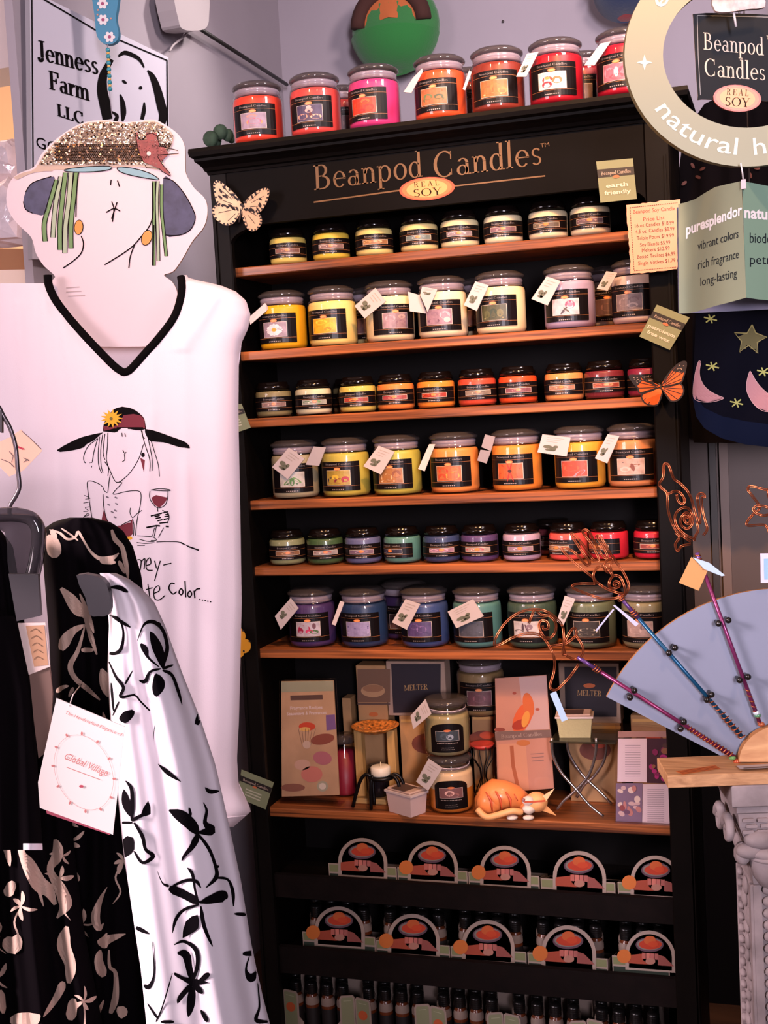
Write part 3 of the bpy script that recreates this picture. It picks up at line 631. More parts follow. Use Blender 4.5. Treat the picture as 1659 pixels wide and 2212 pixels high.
E_(480, 640, 90, 40, '#8a4a38', .0065, -10); E_(365, 545, 62, 32, '#c8482a', .0066); E_(350, 565, 40, 16, '#e0b060', .0067)
for k in range(6): mb.stroke(pl, C([(300 + 26 * k, 560), (330 + 12 * k, 690)]), .8, M_('#7a6050'), .0067)
E_(362, 680, 30, 30, '#c8ac94', .0068); mb.poly(pl, C([(505, 460), (572, 455), (580, 565), (510, 575)]), M_('#7a5a88'), .0067)
E_(480, 780, 70, 50, '#b06a70', .0066, 10); E_(400, 900, 80, 60, '#c87a6a', .0067); E_(330, 830, 60, 40, '#c8a088', .0067); E_(260, 1000, 90, 30, '#8a5a48', .0066)
E_(480, 990, 42, 40, '#a8a488', .0067); E_(480, 990, 26, 24, '#d8cdb8', .0068)
obj('leaflet', mb, t, 'mauve and tan printed leaflet')
# --- red jar behind it
def mini_jar(name, px, py, y, h, r, w, label, cat='candle', lid=True, lidm=None):
    p = hity(px, py, y); t = thing(name, label, cat, (p.x, y, z7))
    mb = MB(); mb.lathe([(0, .001), (r * .95, .001), (r, .006), (r, h * .78), (r * .8, h * .86), (r * .8, h * .9)], GL_, 22, c=(p.x, y, z7)); obj('glass_jar', mb, t)
    mb = MB(); mb.lathe([(0, .003), (r * .93, .003), (r * .96, .008), (r * .96, h * .74), (0, h * .76)], wax(w), 22, c=(p.x, y, z7)); obj('wax', mb, t)
    if lid:
        mb = MB(); mb.lathe([(0, h * .88), (r * .86, h * .88), (r * .9, h * .93), (r * .8, h), (0, h)], lidm or LIDG, 22, c=(p.x, y, z7)); obj('lid', mb, t)
    return t
mini_jar('pillar_candle_jar', 745, 1660, .125, .135, .032, '#8a1c34', 'tall red candle jar behind the mauve leaflet stand')
# --- boxes at the back
def carton(name, label, pts, y, d, m, z=z7, group=None):
    """an upright carton from its front face's pixel corners (top left, top right, bottom right, bottom left)"""
    a = hity(*pts[0], y); b = hity(*pts[2], y); t = thing(name, label, 'box', ((a.x + b.x) / 2, y + d / 2, z), group)
    mb = MB(); mb.box((a.x, y, z), (b.x, y + d, a.z), m, .001); obj('carton', mb, t)
    return t, planey(y), a, b
tanc = M_('#a07850', var=.15, vscale=20)
t, pl, a, b = carton('gift_carton', 'tan window carton standing behind the mosaic-topped burner', [(768, 1437), (846, 1437), (846, 1690), (768, 1690)], .135, .05, tanc)
mb = MB(); mb.poly(pl, [(772, 1445), (843, 1445), (843, 1517), (772, 1517)], M_('#6a4c3a'), .0005); mb.ell(pl, 806, 1492, 26, 14, M_('#a8805c'), .0008); mb.ell(pl, 806, 1487, 22, 8, M_('#8a6044'), .001)
mb.poly(pl, [(772, 1519), (843, 1519), (843, 1522), (772, 1522)], M_('#4a3430'), .0006); mb.ell(pl, 807, 1543, 10, 5, M_('#a85a2c'), .0006); mb.poly(pl, [(770, 1558), (845, 1557), (845, 1562), (770, 1563)], M_('#8a6a4c'), .0006)
obj('front_print', mb, t)
t, pl, a, b = carton('tall_tan_carton', 'plain tan carton in the back corner behind red jar', [(738, 1508), (768, 1508), (768, 1700), (738, 1700)], .16, .04, tanc)
mb = MB(); mb.poly(pl, [(741, 1580), (766, 1580), (766, 1584), (741, 1584)], M_('#7a5a3a'), .0005); obj('front_print', mb, t)
def melter_box(label, pts, y, ins, a_, b_, oval, stack):
    t, pl, a, b = carton('melter_carton', label, pts, y, .045, M_('#9a8070'), stack, 'cartons for wax melters')
    mb = MB(); dk = M_('#1c1420'); mb.poly(pl, ins, dk, .0006)
    mb.text(pl, 'MELTER', a_, b_, 12, M_('#b8905c'), .0010, serif=True)
    if oval: mb.ell(pl, *oval, 13, 5, M_('#a8562c'), .001)
    obj('front_print', mb, t)
    return a, b
# two dark cartons stand on tan ones
def under(label, px0, px1, pt, y):
    t, pl, a, b = carton('tan_carton', label, [(px0, pt), (px1, pt), (px1, pt + 150), (px0, pt + 150)], y, .05, tanc, z7, 'tan cartons under the melter cartons')
    mb = MB(); mb.ell(pl, (px0 + px1) / 2, pt + 60, 34, 22, M_('#6a3428', var=.3, vscale=40), .0006); mb.ell(pl, (px0 + px1) / 2 + 8, pt + 48, 16, 8, M_('#a8442c'), .0009)
    mb.poly(pl, [(px0 + 4, pt + 8), (px1 - 4, pt + 8), (px1 - 4, pt + 14), (px0 + 4, pt + 14)], M_('#c89a5c'), .0006)
    obj('front_print', mb, t)
    return a.z
za = under('tan printed carton with a burner drawn on it behind the stacked jars', 862, 985, 1546, .135)
melter_box('dark purple-fronted carton standing on a tan one behind the two stacked jars', [(833, 1428), (966, 1428), (966, 1547), (842, 1547)], .135, [(845, 1434), (952, 1434), (952, 1538), (850, 1540)], (874, 1492), (925, 1489), None, za)
zb_ = under('tan printed carton with a burner drawn on it behind the wire plate stand', 1226, 1345, 1560, .135)
melter_box('navy-fronted carton with an orange oval standing above the wire plate stand', [(1206, 1432), (1342, 1436), (1342, 1561), (1212, 1561)], .135, [(1219, 1440), (1332, 1440), (1332, 1548), (1222, 1548)], (1247, 1502), (1300, 1504), (1273, 1481), zb_)
under('tan printed carton half hidden behind the salmon leaflet', 1018, 1070, 1540, .15)
under('tan printed carton behind the four-picture holder', 1362, 1444, 1545, .15)
p = hity(1040, 1520, .172)
pz = hity(1040, 1540, .15).z
t = jar('big', 'large_candle_jar', 1040, 1500, .1555, pz + .0004, -6, '#8a7450', ('#7a4a50', [(0, 0, .5, .5, '#9a6068')]), 'large tan candle jar standing on a carton behind the salmon leaflet', 'candles on the display shelf')
# --- mosaic burner
p = hity(817, 1690, .085); bx, by = p.x, .085
t = thing('wax_burner', 'tan frame burner with an orange mosaic dish and dark pot inside', 'burner', (bx, by, z7))
s = .000955
def zpx(py, y=.085, px=817): return hity(px, py, y).z
mb = MB(); zt_ = zpx(1572)
mb.lathe([(0, zt_ - .012), (.03, zt_ - .008), (.05, zt_ + .002), (.054, zt_ + .006), (.05, zt_ + .006), (.03, zt_ - .003), (0, zt_ - .006)], mat('#c87a34', .35, var=.9, vscale=160, name='mosaic'), 28, c=(bx, by, 0)); obj('dish', mb, t, 'orange and red mosaic dish')
for dx in (-.038, .038):
    mb = MB(); mb.box((bx + dx - .009, by - .012, z7), (bx + dx + .009, by + .012, zt_ - .002), wood('#8a6a3c', '#b89058', .5, (60, 60, 4), 'pale_wood'), .001); obj('post', mb, t)
mb = MB(); mb.box((bx - .052, by - .03, z7), (bx + .052, by + .03, z7 + .012), wood('#8a6a3c', '#b89058', .5, (4, 60, 60), 'pale_wood'), .001); obj('base', mb, t)
mb = MB(); mb.lathe([(0, .012), (.02, .012), (.024, .03), (.024, .075), (.02, .08), (0, .08)], mat('#1a1418', .15, name='dark_glazed_pot'), 18, c=(bx, by, z7)); mb.sph((bx - .008, by - .0235, z7 + .06), .006, .002, .006, M_('#8a7a2c')); mb.sph((bx + .008, by - .0235, z7 + .056), .006, .002, .006, M_('#2c4a6a')); obj('pot', mb, t)
# --- black wire spider holder with a tea light
p = hity(824, 1700, .028); bx, by = p.x, .028; zr = zpx(1678, by)
t = thing('tea_light_holder', 'black bent-iron tea light holder on spread legs before the burner', 'candle holder', (bx, by, z7))
irn = mat('#120e10', .35, .6, name='black_iron')
mb = MB(); mb.tube([(bx + .026 * math.cos(a), by + .022 * math.sin(a), zr) for a in [2 * math.pi * i / 20 for i in range(20)]], .0045, irn, 7, True); mb.lathe([(0, zr - .003), (.024, zr - .003), (.024, zr), (0, zr)], irn, 18, c=(bx, by, 0)); obj('ring', mb, t)
for a, rr in ((200, .07), (250, .06), (330, .05), (20, .052), (120, .045)):
    ca, sa = math.cos(math.radians(a)), math.sin(math.radians(a)) * .55
    P = [(bx + .02 * ca, by + .018 * sa, zr), (bx + .034 * ca, by + .03 * sa, zr + .006), (bx + .05 * ca, by + .04 * sa, zr - .012), (bx + rr * ca, by + rr * .55 * sa, z7 + .004)]
    mb = MB(); mb.tube(sm(P, 4, False), .004, irn, 6); obj('leg', mb, t)
t = thing('tea_light', 'white tea light sitting in the black iron holder', 'candle', (bx, by, zr + .0045))
mb = MB(); mb.lathe([(0, .0045), (.02, .0045), (.0215, .007), (.0215, .022), (.019, .024), (0, .0235)], wax('#d8cbb8'), 22, c=(bx, by, zr)); obj('wax', mb, t)
mb = MB(); mb.tube([(bx, by, zr + .022), (bx + .001, by, zr + .033)], .0009, M_('#d8c8a8'), 5); obj('wick', mb, t)
# --- little tubs with lids
def tub(label, px, py, y, z, w, d, h, rz, c, group):
    p = hitz(px, py, z) if y is None else V((hity(px, py, y).x, y, z)); t = thing('wax_tub', label, 'tub', p, group, rz)
    def bm_(lo, hi, m, e):
        mb = MB(); k = lambda q: [(-w * q, -d * q), (w * q, -d * q), (w * q, d * q), (-w * q, d * q)]
        mb.loft([[(x, y_, lo) for x, y_ in k(e[0])], [(x, y_, hi) for x, y_ in k(e[1])]], m, caps=True); return mb
    share('tub', mesh(bm_(0, h * .82, c, (.43, .49)), name='tub'), t)
    mb = bm_(h * .82, h * .9, M_('#c8b4b0'), (.53, .53)); mb.box((-w * .47, -d * .47, h * .9), (w * .47, d * .47, h), M_('#b89a8c'), .002); share('lid', mesh(mb, name='tub_lid'), t)
    mb = MB(); mb.box((-w * .3, -d * .47, h), (w * .25, d * .3, h + .0006), M_('#4a342c')); share('lid_label', mesh(mb, name='tub_lid_label'), t)
tub('white lidded wax tub set at an angle before the lower stacked jar', 880, 1754, None, z7, .078, .05, .054, math.radians(-30), mat('#c8aca8', .5), 'lidded wax tubs')
# --- the two stacked jars with arched labels
def stacked(px, py, y, z, w, two, label, tags, blob):
    p = hity(px, py, y); rz = math.atan2(CAM.x - p.x, y - CAM.y); t = thing('arched_label_candle_jar', label, 'candle', (p.x, y, z), 'stacked pair of candle jars', rz)
    R = .049; mb = MB(); mb.lathe([(0, 0), (.044, 0), (R - .001, .004), (R, .012), (R, .083), (.047, .09), (.042, .0965), (.04, .099), (.04, .106)], GL_, 28); share('glass_jar', mesh(mb, name='jar'), t)
    mb = MB(); mb.lathe([(0, .004), (.044, .004), (R - .0016, .012), (R - .0016, .052)], wax(two or w), 28); mb.lathe([(R - .0016, .052), (R - .0016, .08), (.046, .087), (0, .088)], wax(w), 28); share('wax', mesh(mb, name='wax'), t)
    mb = MB(); mb.lathe([(0, .1), (.037, .1), (.04, .105), (.046, .107), (.0485, .11), (.0485, .114), (.045, .118), (.04, .121), (.03, .1225), (0, .1225)], LIDG, 28); mb.lathe([(.0403, .092), (.043, .094), (.043, .098), (.0403, .099)], glass('#b9aeb4', .08, 1.5, .35, '#a395a0', 'frosted_rim'), 28); share('lid', mesh(mb, name='lid'), t)
    mb = MB(); zf = lambda a: .062 + .012 * math.sqrt(max(0, 1 - (a / 44) ** 2)); patch(mb, R + .0004, -44, 44, .012, .07, LBL, 0, 12, zf); lb = share('label', mesh(mb, name='label'), t)
    mb = MB(); patch(mb, R + .0004, -30, 30, .036, .058, M_('#b8a8a0'), .0004); patch(mb, R + .0004, -29, 29, .0366, .0574, M_(blob[0]), .0006)
    for b in blob[1:]: cblob(mb, R + .0004, b[0], .047 + b[1], b[2], b[3], M_(b[4]), .0008)
    for zz, n in ((.0325, 14), (.0225, 8), (.0185, 9)):
        for k in range(n): patch(mb, R + .0004, -n * 1.9 + k * 3.8, -n * 1.9 + k * 3.8 + 2.4, zz - (.0018 if n == 14 else .001), zz, LBT, .0004, 1)
    share('picture', mesh(mb, name='picture'), lb)
    mb = MB(); cblob(mb, R + .0004, 0, .059, 9, .0025, M_('#b8602f'), .0012); share('oval_badge', mesh(mb, name='badge'), lb)
    mb = MB(); mb.tube([(p.x + .0425 * math.cos(a), y + .0425 * math.sin(a), z + .099 + .002 * math.sin(2 * a)) for a in [2 * math.pi * i / 22 for i in range(22)]], .0009, mat('#d8c8cc', .7), 5, True); obj('tag_string', mb, t)
    for q in tags: price_card(q, y - .056, t)
stacked(976, 1740, .055, z7, '#e0c49c', '#dc8430', 'cream over orange candle jar carrying an olive one on its lid', [[(926, 1639), (956, 1659), (925, 1708), (899, 1688)]], ('#6a4444', (-4, .0, 12, .006, '#c89a90'), (8, -.004, 12, .005, '#8a5a54')))
stacked(968, 1620, .055, z7 + .1226, '#9a9068', None, 'olive candle jar standing on the lid of an orange jar', [[(919, 1510), (932, 1542), (893, 1575), (887, 1546)]], ('#2c343c', (6, -.002, 9, .006, '#8a909c'), (-8, 0, 10, .007, '#3c4650')))
# --- goblet shaped melter
p = hity(1043, 1640, .11); bx, by = p.x, .11
t = thing('wire_goblet_melter', 'dark wire goblet melter with a red dish behind stacked jars', 'burner', (bx, by, z7)); zt_ = zpx(1606, by, 1043)
mb = MB(); mb.lathe([(0, zt_ - .012), (.02, zt_ - .009), (.028, zt_), (.025, zt_), (.0, zt_ - .006)], mat('#b03a34', .3), 20, c=(bx, by, 0)); obj('dish', mb, t, 'red glass dish')
mb = MB()
for k in range(6):
    a = math.pi * k / 3; mb.tube([(bx + r_ * math.cos(a), by + r_ * math.sin(a), zz) for r_, zz in ((.027, zt_ - .002), (.024, zt_ - .03), (.008, zt_ - .055), (.006, zt_ - .075), (.026, z7 + .001))], .0012, irn, 5)
obj('wire_frame', mb, t)
# --- salmon leaflet
t, pl = acrylic('leaflet_holder', 'clear holder with a salmon leaflet of orange petals beside the stacked jars', [(1068, 1462), (1186, 1456), (1200, 1705), (1078, 1722)], .078)
C = lambda p: cr(980, 1410, 3.318, p); mb = MB()
mb.slab(pl, C([(300, 180), (668, 155), (722, 965), (320, 1000)]), .003, M_('#c48c74', var=.1, vscale=10), off=.006)
E_ = lambda x, y, rx, ry, c, o, r=0: mb.ell(pl, 980 + x / 3.318, 1410 + y / 3.318, rx / 3.318, ry / 3.318, M_(c), o, r)
mb.poly(pl, C([(470, 172), (668, 158), (690, 540), (520, 550)]), M_('#c8a69c'), .0063)
E_(500, 460, 60, 120, '#d8622e', .0065, 25); E_(540, 370, 40, 90, '#d06a34', .0066, -10); E_(480, 510, 60, 35, '#a83a20', .0066, -20); E_(520, 470, 26, 60, '#e09a40', .0067, 15); E_(440, 285, 14, 10, '#a84a34', .0067); E_(605, 400, 16, 10, '#b0563c', .0067); E_(335, 545, 40, 14, '#8a4434', .0067)
mb.poly(pl, C([(300, 560), (700, 545), (706, 600), (304, 625)]), M_('#7a6258'), .0068); mb.text(pl, 'Beanpod Candles', C([(345, 607)])[0], C([(640, 588)])[0], 8, M_('#b09a8c'), .0070, serif=True)
mb.ell(pl, 980 + 503 / 3.318, 1410 + 640 / 3.318, 15, 6.5, M_('#c0743c'), .0071)
mb.poly(pl, C([(325, 650), (520, 640), (545, 980), (330, 995)]), M_('#d09674'), .0064); mb.stroke(pl, C([(420, 660), (430, 800), (470, 980)]), 8, M_('#a8603c'), .0066)
for k, y in enumerate((720, 745, 770)): mb.stroke(pl, C([(555 + k * 6, y), (650, y - 6)]), 1.6, M_('#8a6a64'), .0066)
obj('leaflet', mb, t, 'salmon leaflet with orange petals')
# --- curled-up cat figurine
t = thing('cat_figurine', 'orange striped sleeping cat figurine curled on front of the display shelf', 'figurine', hitz(1110, 1765, z7))
CATM = mat('#e8894a', .4, var=.12, vscale=18, name='cat_orange', coat=.2); CATC = mat('#e8a468', .4); STR = mat('#c2502c', .45); WHT = mat('#d8c4b4', .45)
P0 = hitz(1110, 1768, z7); P0.z += .002; ex = (RT - UP * 0).copy(); ex.z = 0; ex.normalize(); ey = V((-ex.y, ex.x, 0)); k = P0.x
sc1 = (P0 - CAM).dot(FW) / F
def cp(px, py, dy): return P0 + ex * ((px - 1110) * sc1) + ey * dy + V((0, 0, max(0, (1768 - py) * sc1)))
Rz = Matrix((ex, ey, V((0, 0, 1)))).transposed()
mb = MB(); body = [(1030, 1742, .010, .011), (1045, 1732, .028, .026), (1070, 1725, .036, .033), (1100, 1727, .034, .030), (1128, 1734, .026, .024), (1145, 1740, .012, .014)]
rings = []
for px, py, ry, rz_ in body:
    c = cp(px, py, .03); rings.append([c + ey * (ry * math.cos(a)) + V((0, 0, max(-(c.z - z7) + .0, rz_ * math.sin(a)))) for a in [2 * math.pi * i / 16 for i in range(16)]])
mb.loft(rings, CATM, caps=True, smooth=True)
mb.sph(cp(1062, 1738, .018), .030, .024, .028, CATM, rot=Rz)
mb.sph(cp(1145, 1750, .010), .020, .014, .012, CATM, rot=Rz)
obj('body', mb, t)
for pts in ([(1052, 1704), (1062, 1722), (1064, 1745)], [(1073, 1703), (1082, 1720), (1084, 1742)], [(1095, 1706), (1104, 1722), (1104, 1740)], [(1113, 1712), (1120, 1726)]):
    mb = MB(); mb.tube([cp(x, y + 3, -.004 - .004 * i) for i, (x, y) in enumerate(pts)], [.0015] + [.003] * (len(pts) - 2) + [.0012], STR, 6); obj('stripe', mb, t)
mb = MB(); mb.tube(sm([cp(1032, 1744, -.004), cp(1050, 1758, -.016), cp(1078, 1752, -.022), cp(1105, 1746, -.022), cp(1128, 1752, -.018)], 4, False), [.007] * 16 + [.004], CATC, 8); obj('tail', mb, t)
mb = MB(); mb.sph(cp(1160, 1735, -.004), .024, .022, .021, CATC, rot=Rz); mb.sph(cp(1142, 1728, -.014), .014, .012, .010, WHT, rot=Rz); mb.sph(cp(1142, 1746, -.014), .014, .012, .010, WHT, rot=Rz); mb.sph(cp(1131, 1724, -.02), .004, .004, .004, mat('#8a5a5a', .4)); hdz = obj('head', mb, t)
for a, b, c in (((1168, 1722), (1200, 1704), (1180, 1730)), ((1166, 1750), (1201, 1765), (1180, 1740))):
    mb = MB(); A, B, C_ = cp(*a, -.014), cp(*b, -.012), cp(*c, -.016); D_ = (A + C_) / 2 + ey * .012
    for tri in ((A, B, C_), (A, D_, B), (C_, B, D_), (A, C_, D_)): mb.face(tri, CATC)
    obj('ear', mb, hdz)
mb = MB(); mb.stroke(lambda x, y, o=0: cp(x, y, -.0265 - o), [(1132, 1726), (1150, 1727), (1176, 1726)], 4, STR); obj('nose_stripe', mb, hdz)
for c in ((1105, 1762), (1140, 1764)):
    mb = MB(); mb.sph(cp(*c, -.016), .012, .010, .0055, WHT, rot=Rz); obj('paw', mb, t)
# --- wire plate stand with tub
p = hity(1248, 1700, .06); by = .075
zt_ = hity(1260, 1592, by).z; t = thing('wire_plate_stand', 'bent silver wire stand holding a clear plate behind the cat', 'stand', (p.x, by, z7))
sil = mat('#a89c98', .22, .9, name='silver_wire'); pf, pb = planey(.03), planey(.115)
for pts, pl_ in (([(1192, 1594), (1194, 1630), (1212, 1668), (1245, 1706), (1272, 1738), (1304, 1764)], pf), ([(1288, 1594), (1286, 1630), (1272, 1674), (1245, 1706), (1218, 1730), (1204, 1748)], pf), ([(1224, 1598), (1230, 1630), (1258, 1674), (1296, 1710), (1322, 1738)], pb), ([(1310, 1598), (1306, 1640), (1284, 1676), (1262, 1696), (1246, 1722)], pb)):
    q = [pl_(*v) for v in sm(pts, 4, False)]; q = [V((v.x, v.y, max(v.z, z7 + .003))) for v in q]
    mb = MB(); mb.tube(q, .0032, sil, 7); obj('leg', mb, t)
a = pf(1188, 1592); b = pf(1332, 1592)
mb = MB(); mb.box((a.x, .022, zt_), (b.x, .125, zt_ + .004), glass('#b8b09a', .05, 1.5, .15, '#6a6450', 'plate_glass'), .001); obj('plate', mb, t)
tub('cream lidded wax tub sitting on the clear plate of the wire stand', 1243, 1580, .075, zt_ + .004, .074, .05, .05, .1, mat('#b0a478', .6, bump=.3, bscale=200), 'lidded wax tubs')
# --- holder with four small pictures
t, pl = acrylic('leaflet_holder', 'clear holder with four flower and recipe cards at the stand end of the display shelf', [(1330, 1562), (1443, 1570), (1448, 1786), (1330, 1784)], .02)
C = lambda p: cr(980, 1410, 3.318, p)
def card4(pts, c, deco):
    global mb
    mb = MB(); mb.slab(pl, C(pts), .002, M_(c), off=.004); deco(); obj('leaflet', mb, t)
def lines(x0, x1, y0, y1, n, slope=0):
    for i in range(n):
        x = x0 + (x1 - x0) * i / (n - 1) if slope else 0; y = y0 + (y1 - y0) * i / (n - 1)
        mb.stroke(pl, C([(x0, y), (x1, y)]), 1, M_('#8a7c84'), .0046)
card4([(1180, 560), (1535, 560), (1535, 600), (1180, 605)], '#a07a70', lambda: None)
card4([(1180, 612), (1385, 612), (1385, 925), (1175, 920)], '#d8c4c8', lambda: lines(1230, 1340, 660, 880, 14))
def fl(c):
    def g():
        for i in range(16):
            mb.ell(pl, 980 + random.uniform(*c[0]) / 3.318, 1410 + random.uniform(*c[1]) / 3.318, random.uniform(4, 9), random.uniform(3, 7), M_(random.choice(c[2])), .0046 + .00008 * i, random.uniform(0, 90))
    return g
card4([(1388, 612), (1545, 612), (1550, 935), (1388, 928)], '#3c1c28', fl(((1410, 1525), (650, 900), ['#a02468', '#7a1c4c', '#c03a7c', '#4a3028', '#8a5a3c'])))
card4([(1165, 932), (1355, 932), (1352, 1238), (1165, 1230)], '#7a6478', fl(((1190, 1330), (960, 1200), ['#c8a8a0', '#b87a70', '#8a4444', '#d8c0b0', '#6a4a60'])))
card4([(1358, 938), (1545, 938), (1550, 1240), (1354, 1240)], '#d4c0c2', lambda: lines(1390, 1510, 975, 1200, 16))

# ------------------------------------------------------------------ fragrance oil display boxes in the dark below
DK = mat('#2a1826', .6); CREAM = mat('#8c7a70', .7, name='box_board'); GRN = mat('#6a6c48', .6); DGRN = mat('#1c281e', .6)
BOT = mat('#5a2a14', .25, name='amber_bottle'); BAND = mat('#7c6a60', .7, name='bottle_band'); CAP = mat('#0c0a0a', .3, name='black_cap')
def capm():
    mb = MB(); r, pr_ = .0125, [(0, 0)]
    for k in range(5): pr_ += [(r, .001 + k * .0048), (r * 1.05, .003 + k * .0048), (r, .0048 + k * .0048)]
    mb.lathe(pr_ + [(.009, .027), (0, .028)], CAP, 16, c=(0, 0, .085)); return mesh(mb, name='cap')
def bodym():
    mb = MB(); mb.lathe([(0, 0), (.0145, 0), (.0155, .002), (.0155, .07), (.013, .08), (.0105, .083), (.0105, .086), (0, .086)], BOT, 18); return mesh(mb, name='bottle_body')
def bandm():
    mb = MB(); mb.lathe([(.0158, .062), (.0158, .071), (.0135, .0795)], BAND, 18); mb.lathe([(.0158, .012), (.0158, .055)], mat('#140c0c', .6), 18); return mesh(mb, name='bottle_label')
BM = (capm(), bodym(), bandm())
def bottle(px, py, y, z, label, group):
    p = hity(px, py, y); t = thing('oil_bottle', label, 'bottle', (p.x, y, z), group)
    share('cap', BM[0], t); share('bottle_body', BM[1], t); share('bottle_label', BM[2], t)
def hands_print(mb, pl, cx, cy, r, sl, orange):
    """the arch's print: hands under a dish of red petals, cx,cy = centre of the arch's round"""
    f = lambda x, y: (cx + x * r, cy + (y - .26) * r + sl * x * r); o = .0010
    P = lambda pts, c, k: mb.poly(pl, [f(*q) for q in pts], M_(c), o + k * .0002)
    P([(.86 * math.cos(a), .26 - .86 * math.sin(a)) for a in [math.pi * i / 14 for i in range(15)]] + [(-.86, .8), (.86, .8)], '#20121e', 0)
    P([(-.9, .3), (-.3, .2), (-.3, .45), (-.1, .62), (-.9, .62)], '#8c3a26', 1); P([(.3, .2), (.55, .25), (.95, .62), (.3, .62)], '#7c403a', 1)
    for k in range(4): P([(-.34 + k * .17, .16), (-.19 + k * .17, .16), (-.19 + k * .17, .4), (-.34 + k * .17, .4)], ('#a0564c', '#b0665a', '#a05a54', '#90504a')[k], 2)
    mb.ell(pl, *f(0, .48), .2 * r, .13 * r, M_('#98685a'), o + .0006)
    mb.ell(pl, *f(-.03, -.18), .56 * r, .3 * r, M_('#4a3440'), o + .0004); mb.ell(pl, *f(-.03, -.2), .5 * r, .24 * r, M_('#6a625c'), o + .0006); mb.ell(pl, *f(0, -.2), .46 * r, .2 * r, M_('#9c2e16'), o + .0008); mb.ell(pl, *f(-.02, -.36), .24 * r, .18 * r, M_('#a84c22'), o + .001); mb.ell(pl, *f(.12, -.22), .2 * r, .12 * r, M_('#a83818'), o + .0012)
    if orange: mb.ell(pl, *f(-1.05, .35), .28 * r, .28 * r, M_('#b05e26'), o + .0008)
def display_box(cx, ytop, wpx, x0, x1, z, y, sl, label, group, orange, rowz):
    pl = planey(y); r = wpx / 2; cy = ytop + r
    a = pl(x0, cy + r * .9); b = pl(x1, cy + r * .9); zt = pl(cx, cy + r * .12).z
    t = thing('oil_display_box', label, 'display box', ((a.x + b.x) / 2, y + .05, z), group)
    mb = MB(); mb.box((a.x, y, z), (b.x, y + .002, zt), CREAM)
    m2 = (a.x + b.x) / 2; gp = lambda xa, xb, za, zb_, m, o: mb.face([(xa, y - o, za), (xb, y - o, za), (xb, y - o, zb_), (xa, y - o, zb_)], m)
    h = zt - z
    gp(a.x + .002, b.x - .002, z + .002, zt - .022, DGRN, .0004); gp(a.x + .002, b.x - .002, zt - .018, zt - .002, GRN, .0004)
    arch = [(cx + r * math.cos(q), cy - r * math.sin(q) + sl * r * math.cos(q)) for q in [math.pi * i / 18 for i in range(19)]] + [(cx - r, cy + r * .62 - sl * r), (cx + r, cy + r * .62 + sl * r)]
    mb.slab(pl, arch, .0015, CREAM, off=.001); fr = obj('front_panel', mb, t)
    mb = MB(); hands_print(mb, pl, cx, cy, r, sl, orange); obj('arch_picture', mb, fr, 'dark arched picture of hands holding a red dish')
    for x in (a.x, b.x - .0015):
        mb = MB(); f_ = [(x, y + .002, z), (x, y + .002, zt - .004), (x, y + .095, zt - .03), (x, y + .095, z)]; mb.prism(f_, [(p[0] + .0015, p[1], p[2]) for p in f_], CREAM); obj('side_panel', mb, t)
    mb = MB(); mb.box((a.x, y + .094, z), (b.x, y + .096, zt - .03), CREAM); obj('back_panel', mb, t)
zA, zB, zC = .4784, .2954, .1154
ordn = ['closest to the shirt', 'second from the shirt', 'in the middle', 'second from the pedestal', 'closest to the pedestal']
for i, (cx, yt, w, x0, x1) in enumerate(((784, 1810, 106, 712, 858), (935, 1817, 109, 861, 1011), (1092, 1827, 110, 1014, 1166), (1252, 1838, 115, 1170, 1330), (1418, 1848, 112, 1336, 1447))):
    display_box(cx, yt, w, x0, x1, zA, .022, .055, 'upper-row display box with arched hands picture, ' + ordn[i], 'upper row of oil display boxes', i in (1, 2, 4), 0)
R2 = ((734, 1958, 109, 656, 812), (894, 1974, 113, 815, 973), (1055, 1987, 114, 976, 1138), (1229, 1999, 118, 1142, 1314), (1405, 2010, 108, 1324, 1447))
for i, (cx, yt, w, x0, x1) in enumerate(R2):
    display_box(cx, yt, w, x0, x1, zB, .022, .07, 'lower-row display box with arched hands picture, ' + ordn[i], 'lower row of oil display boxes', True, 0)
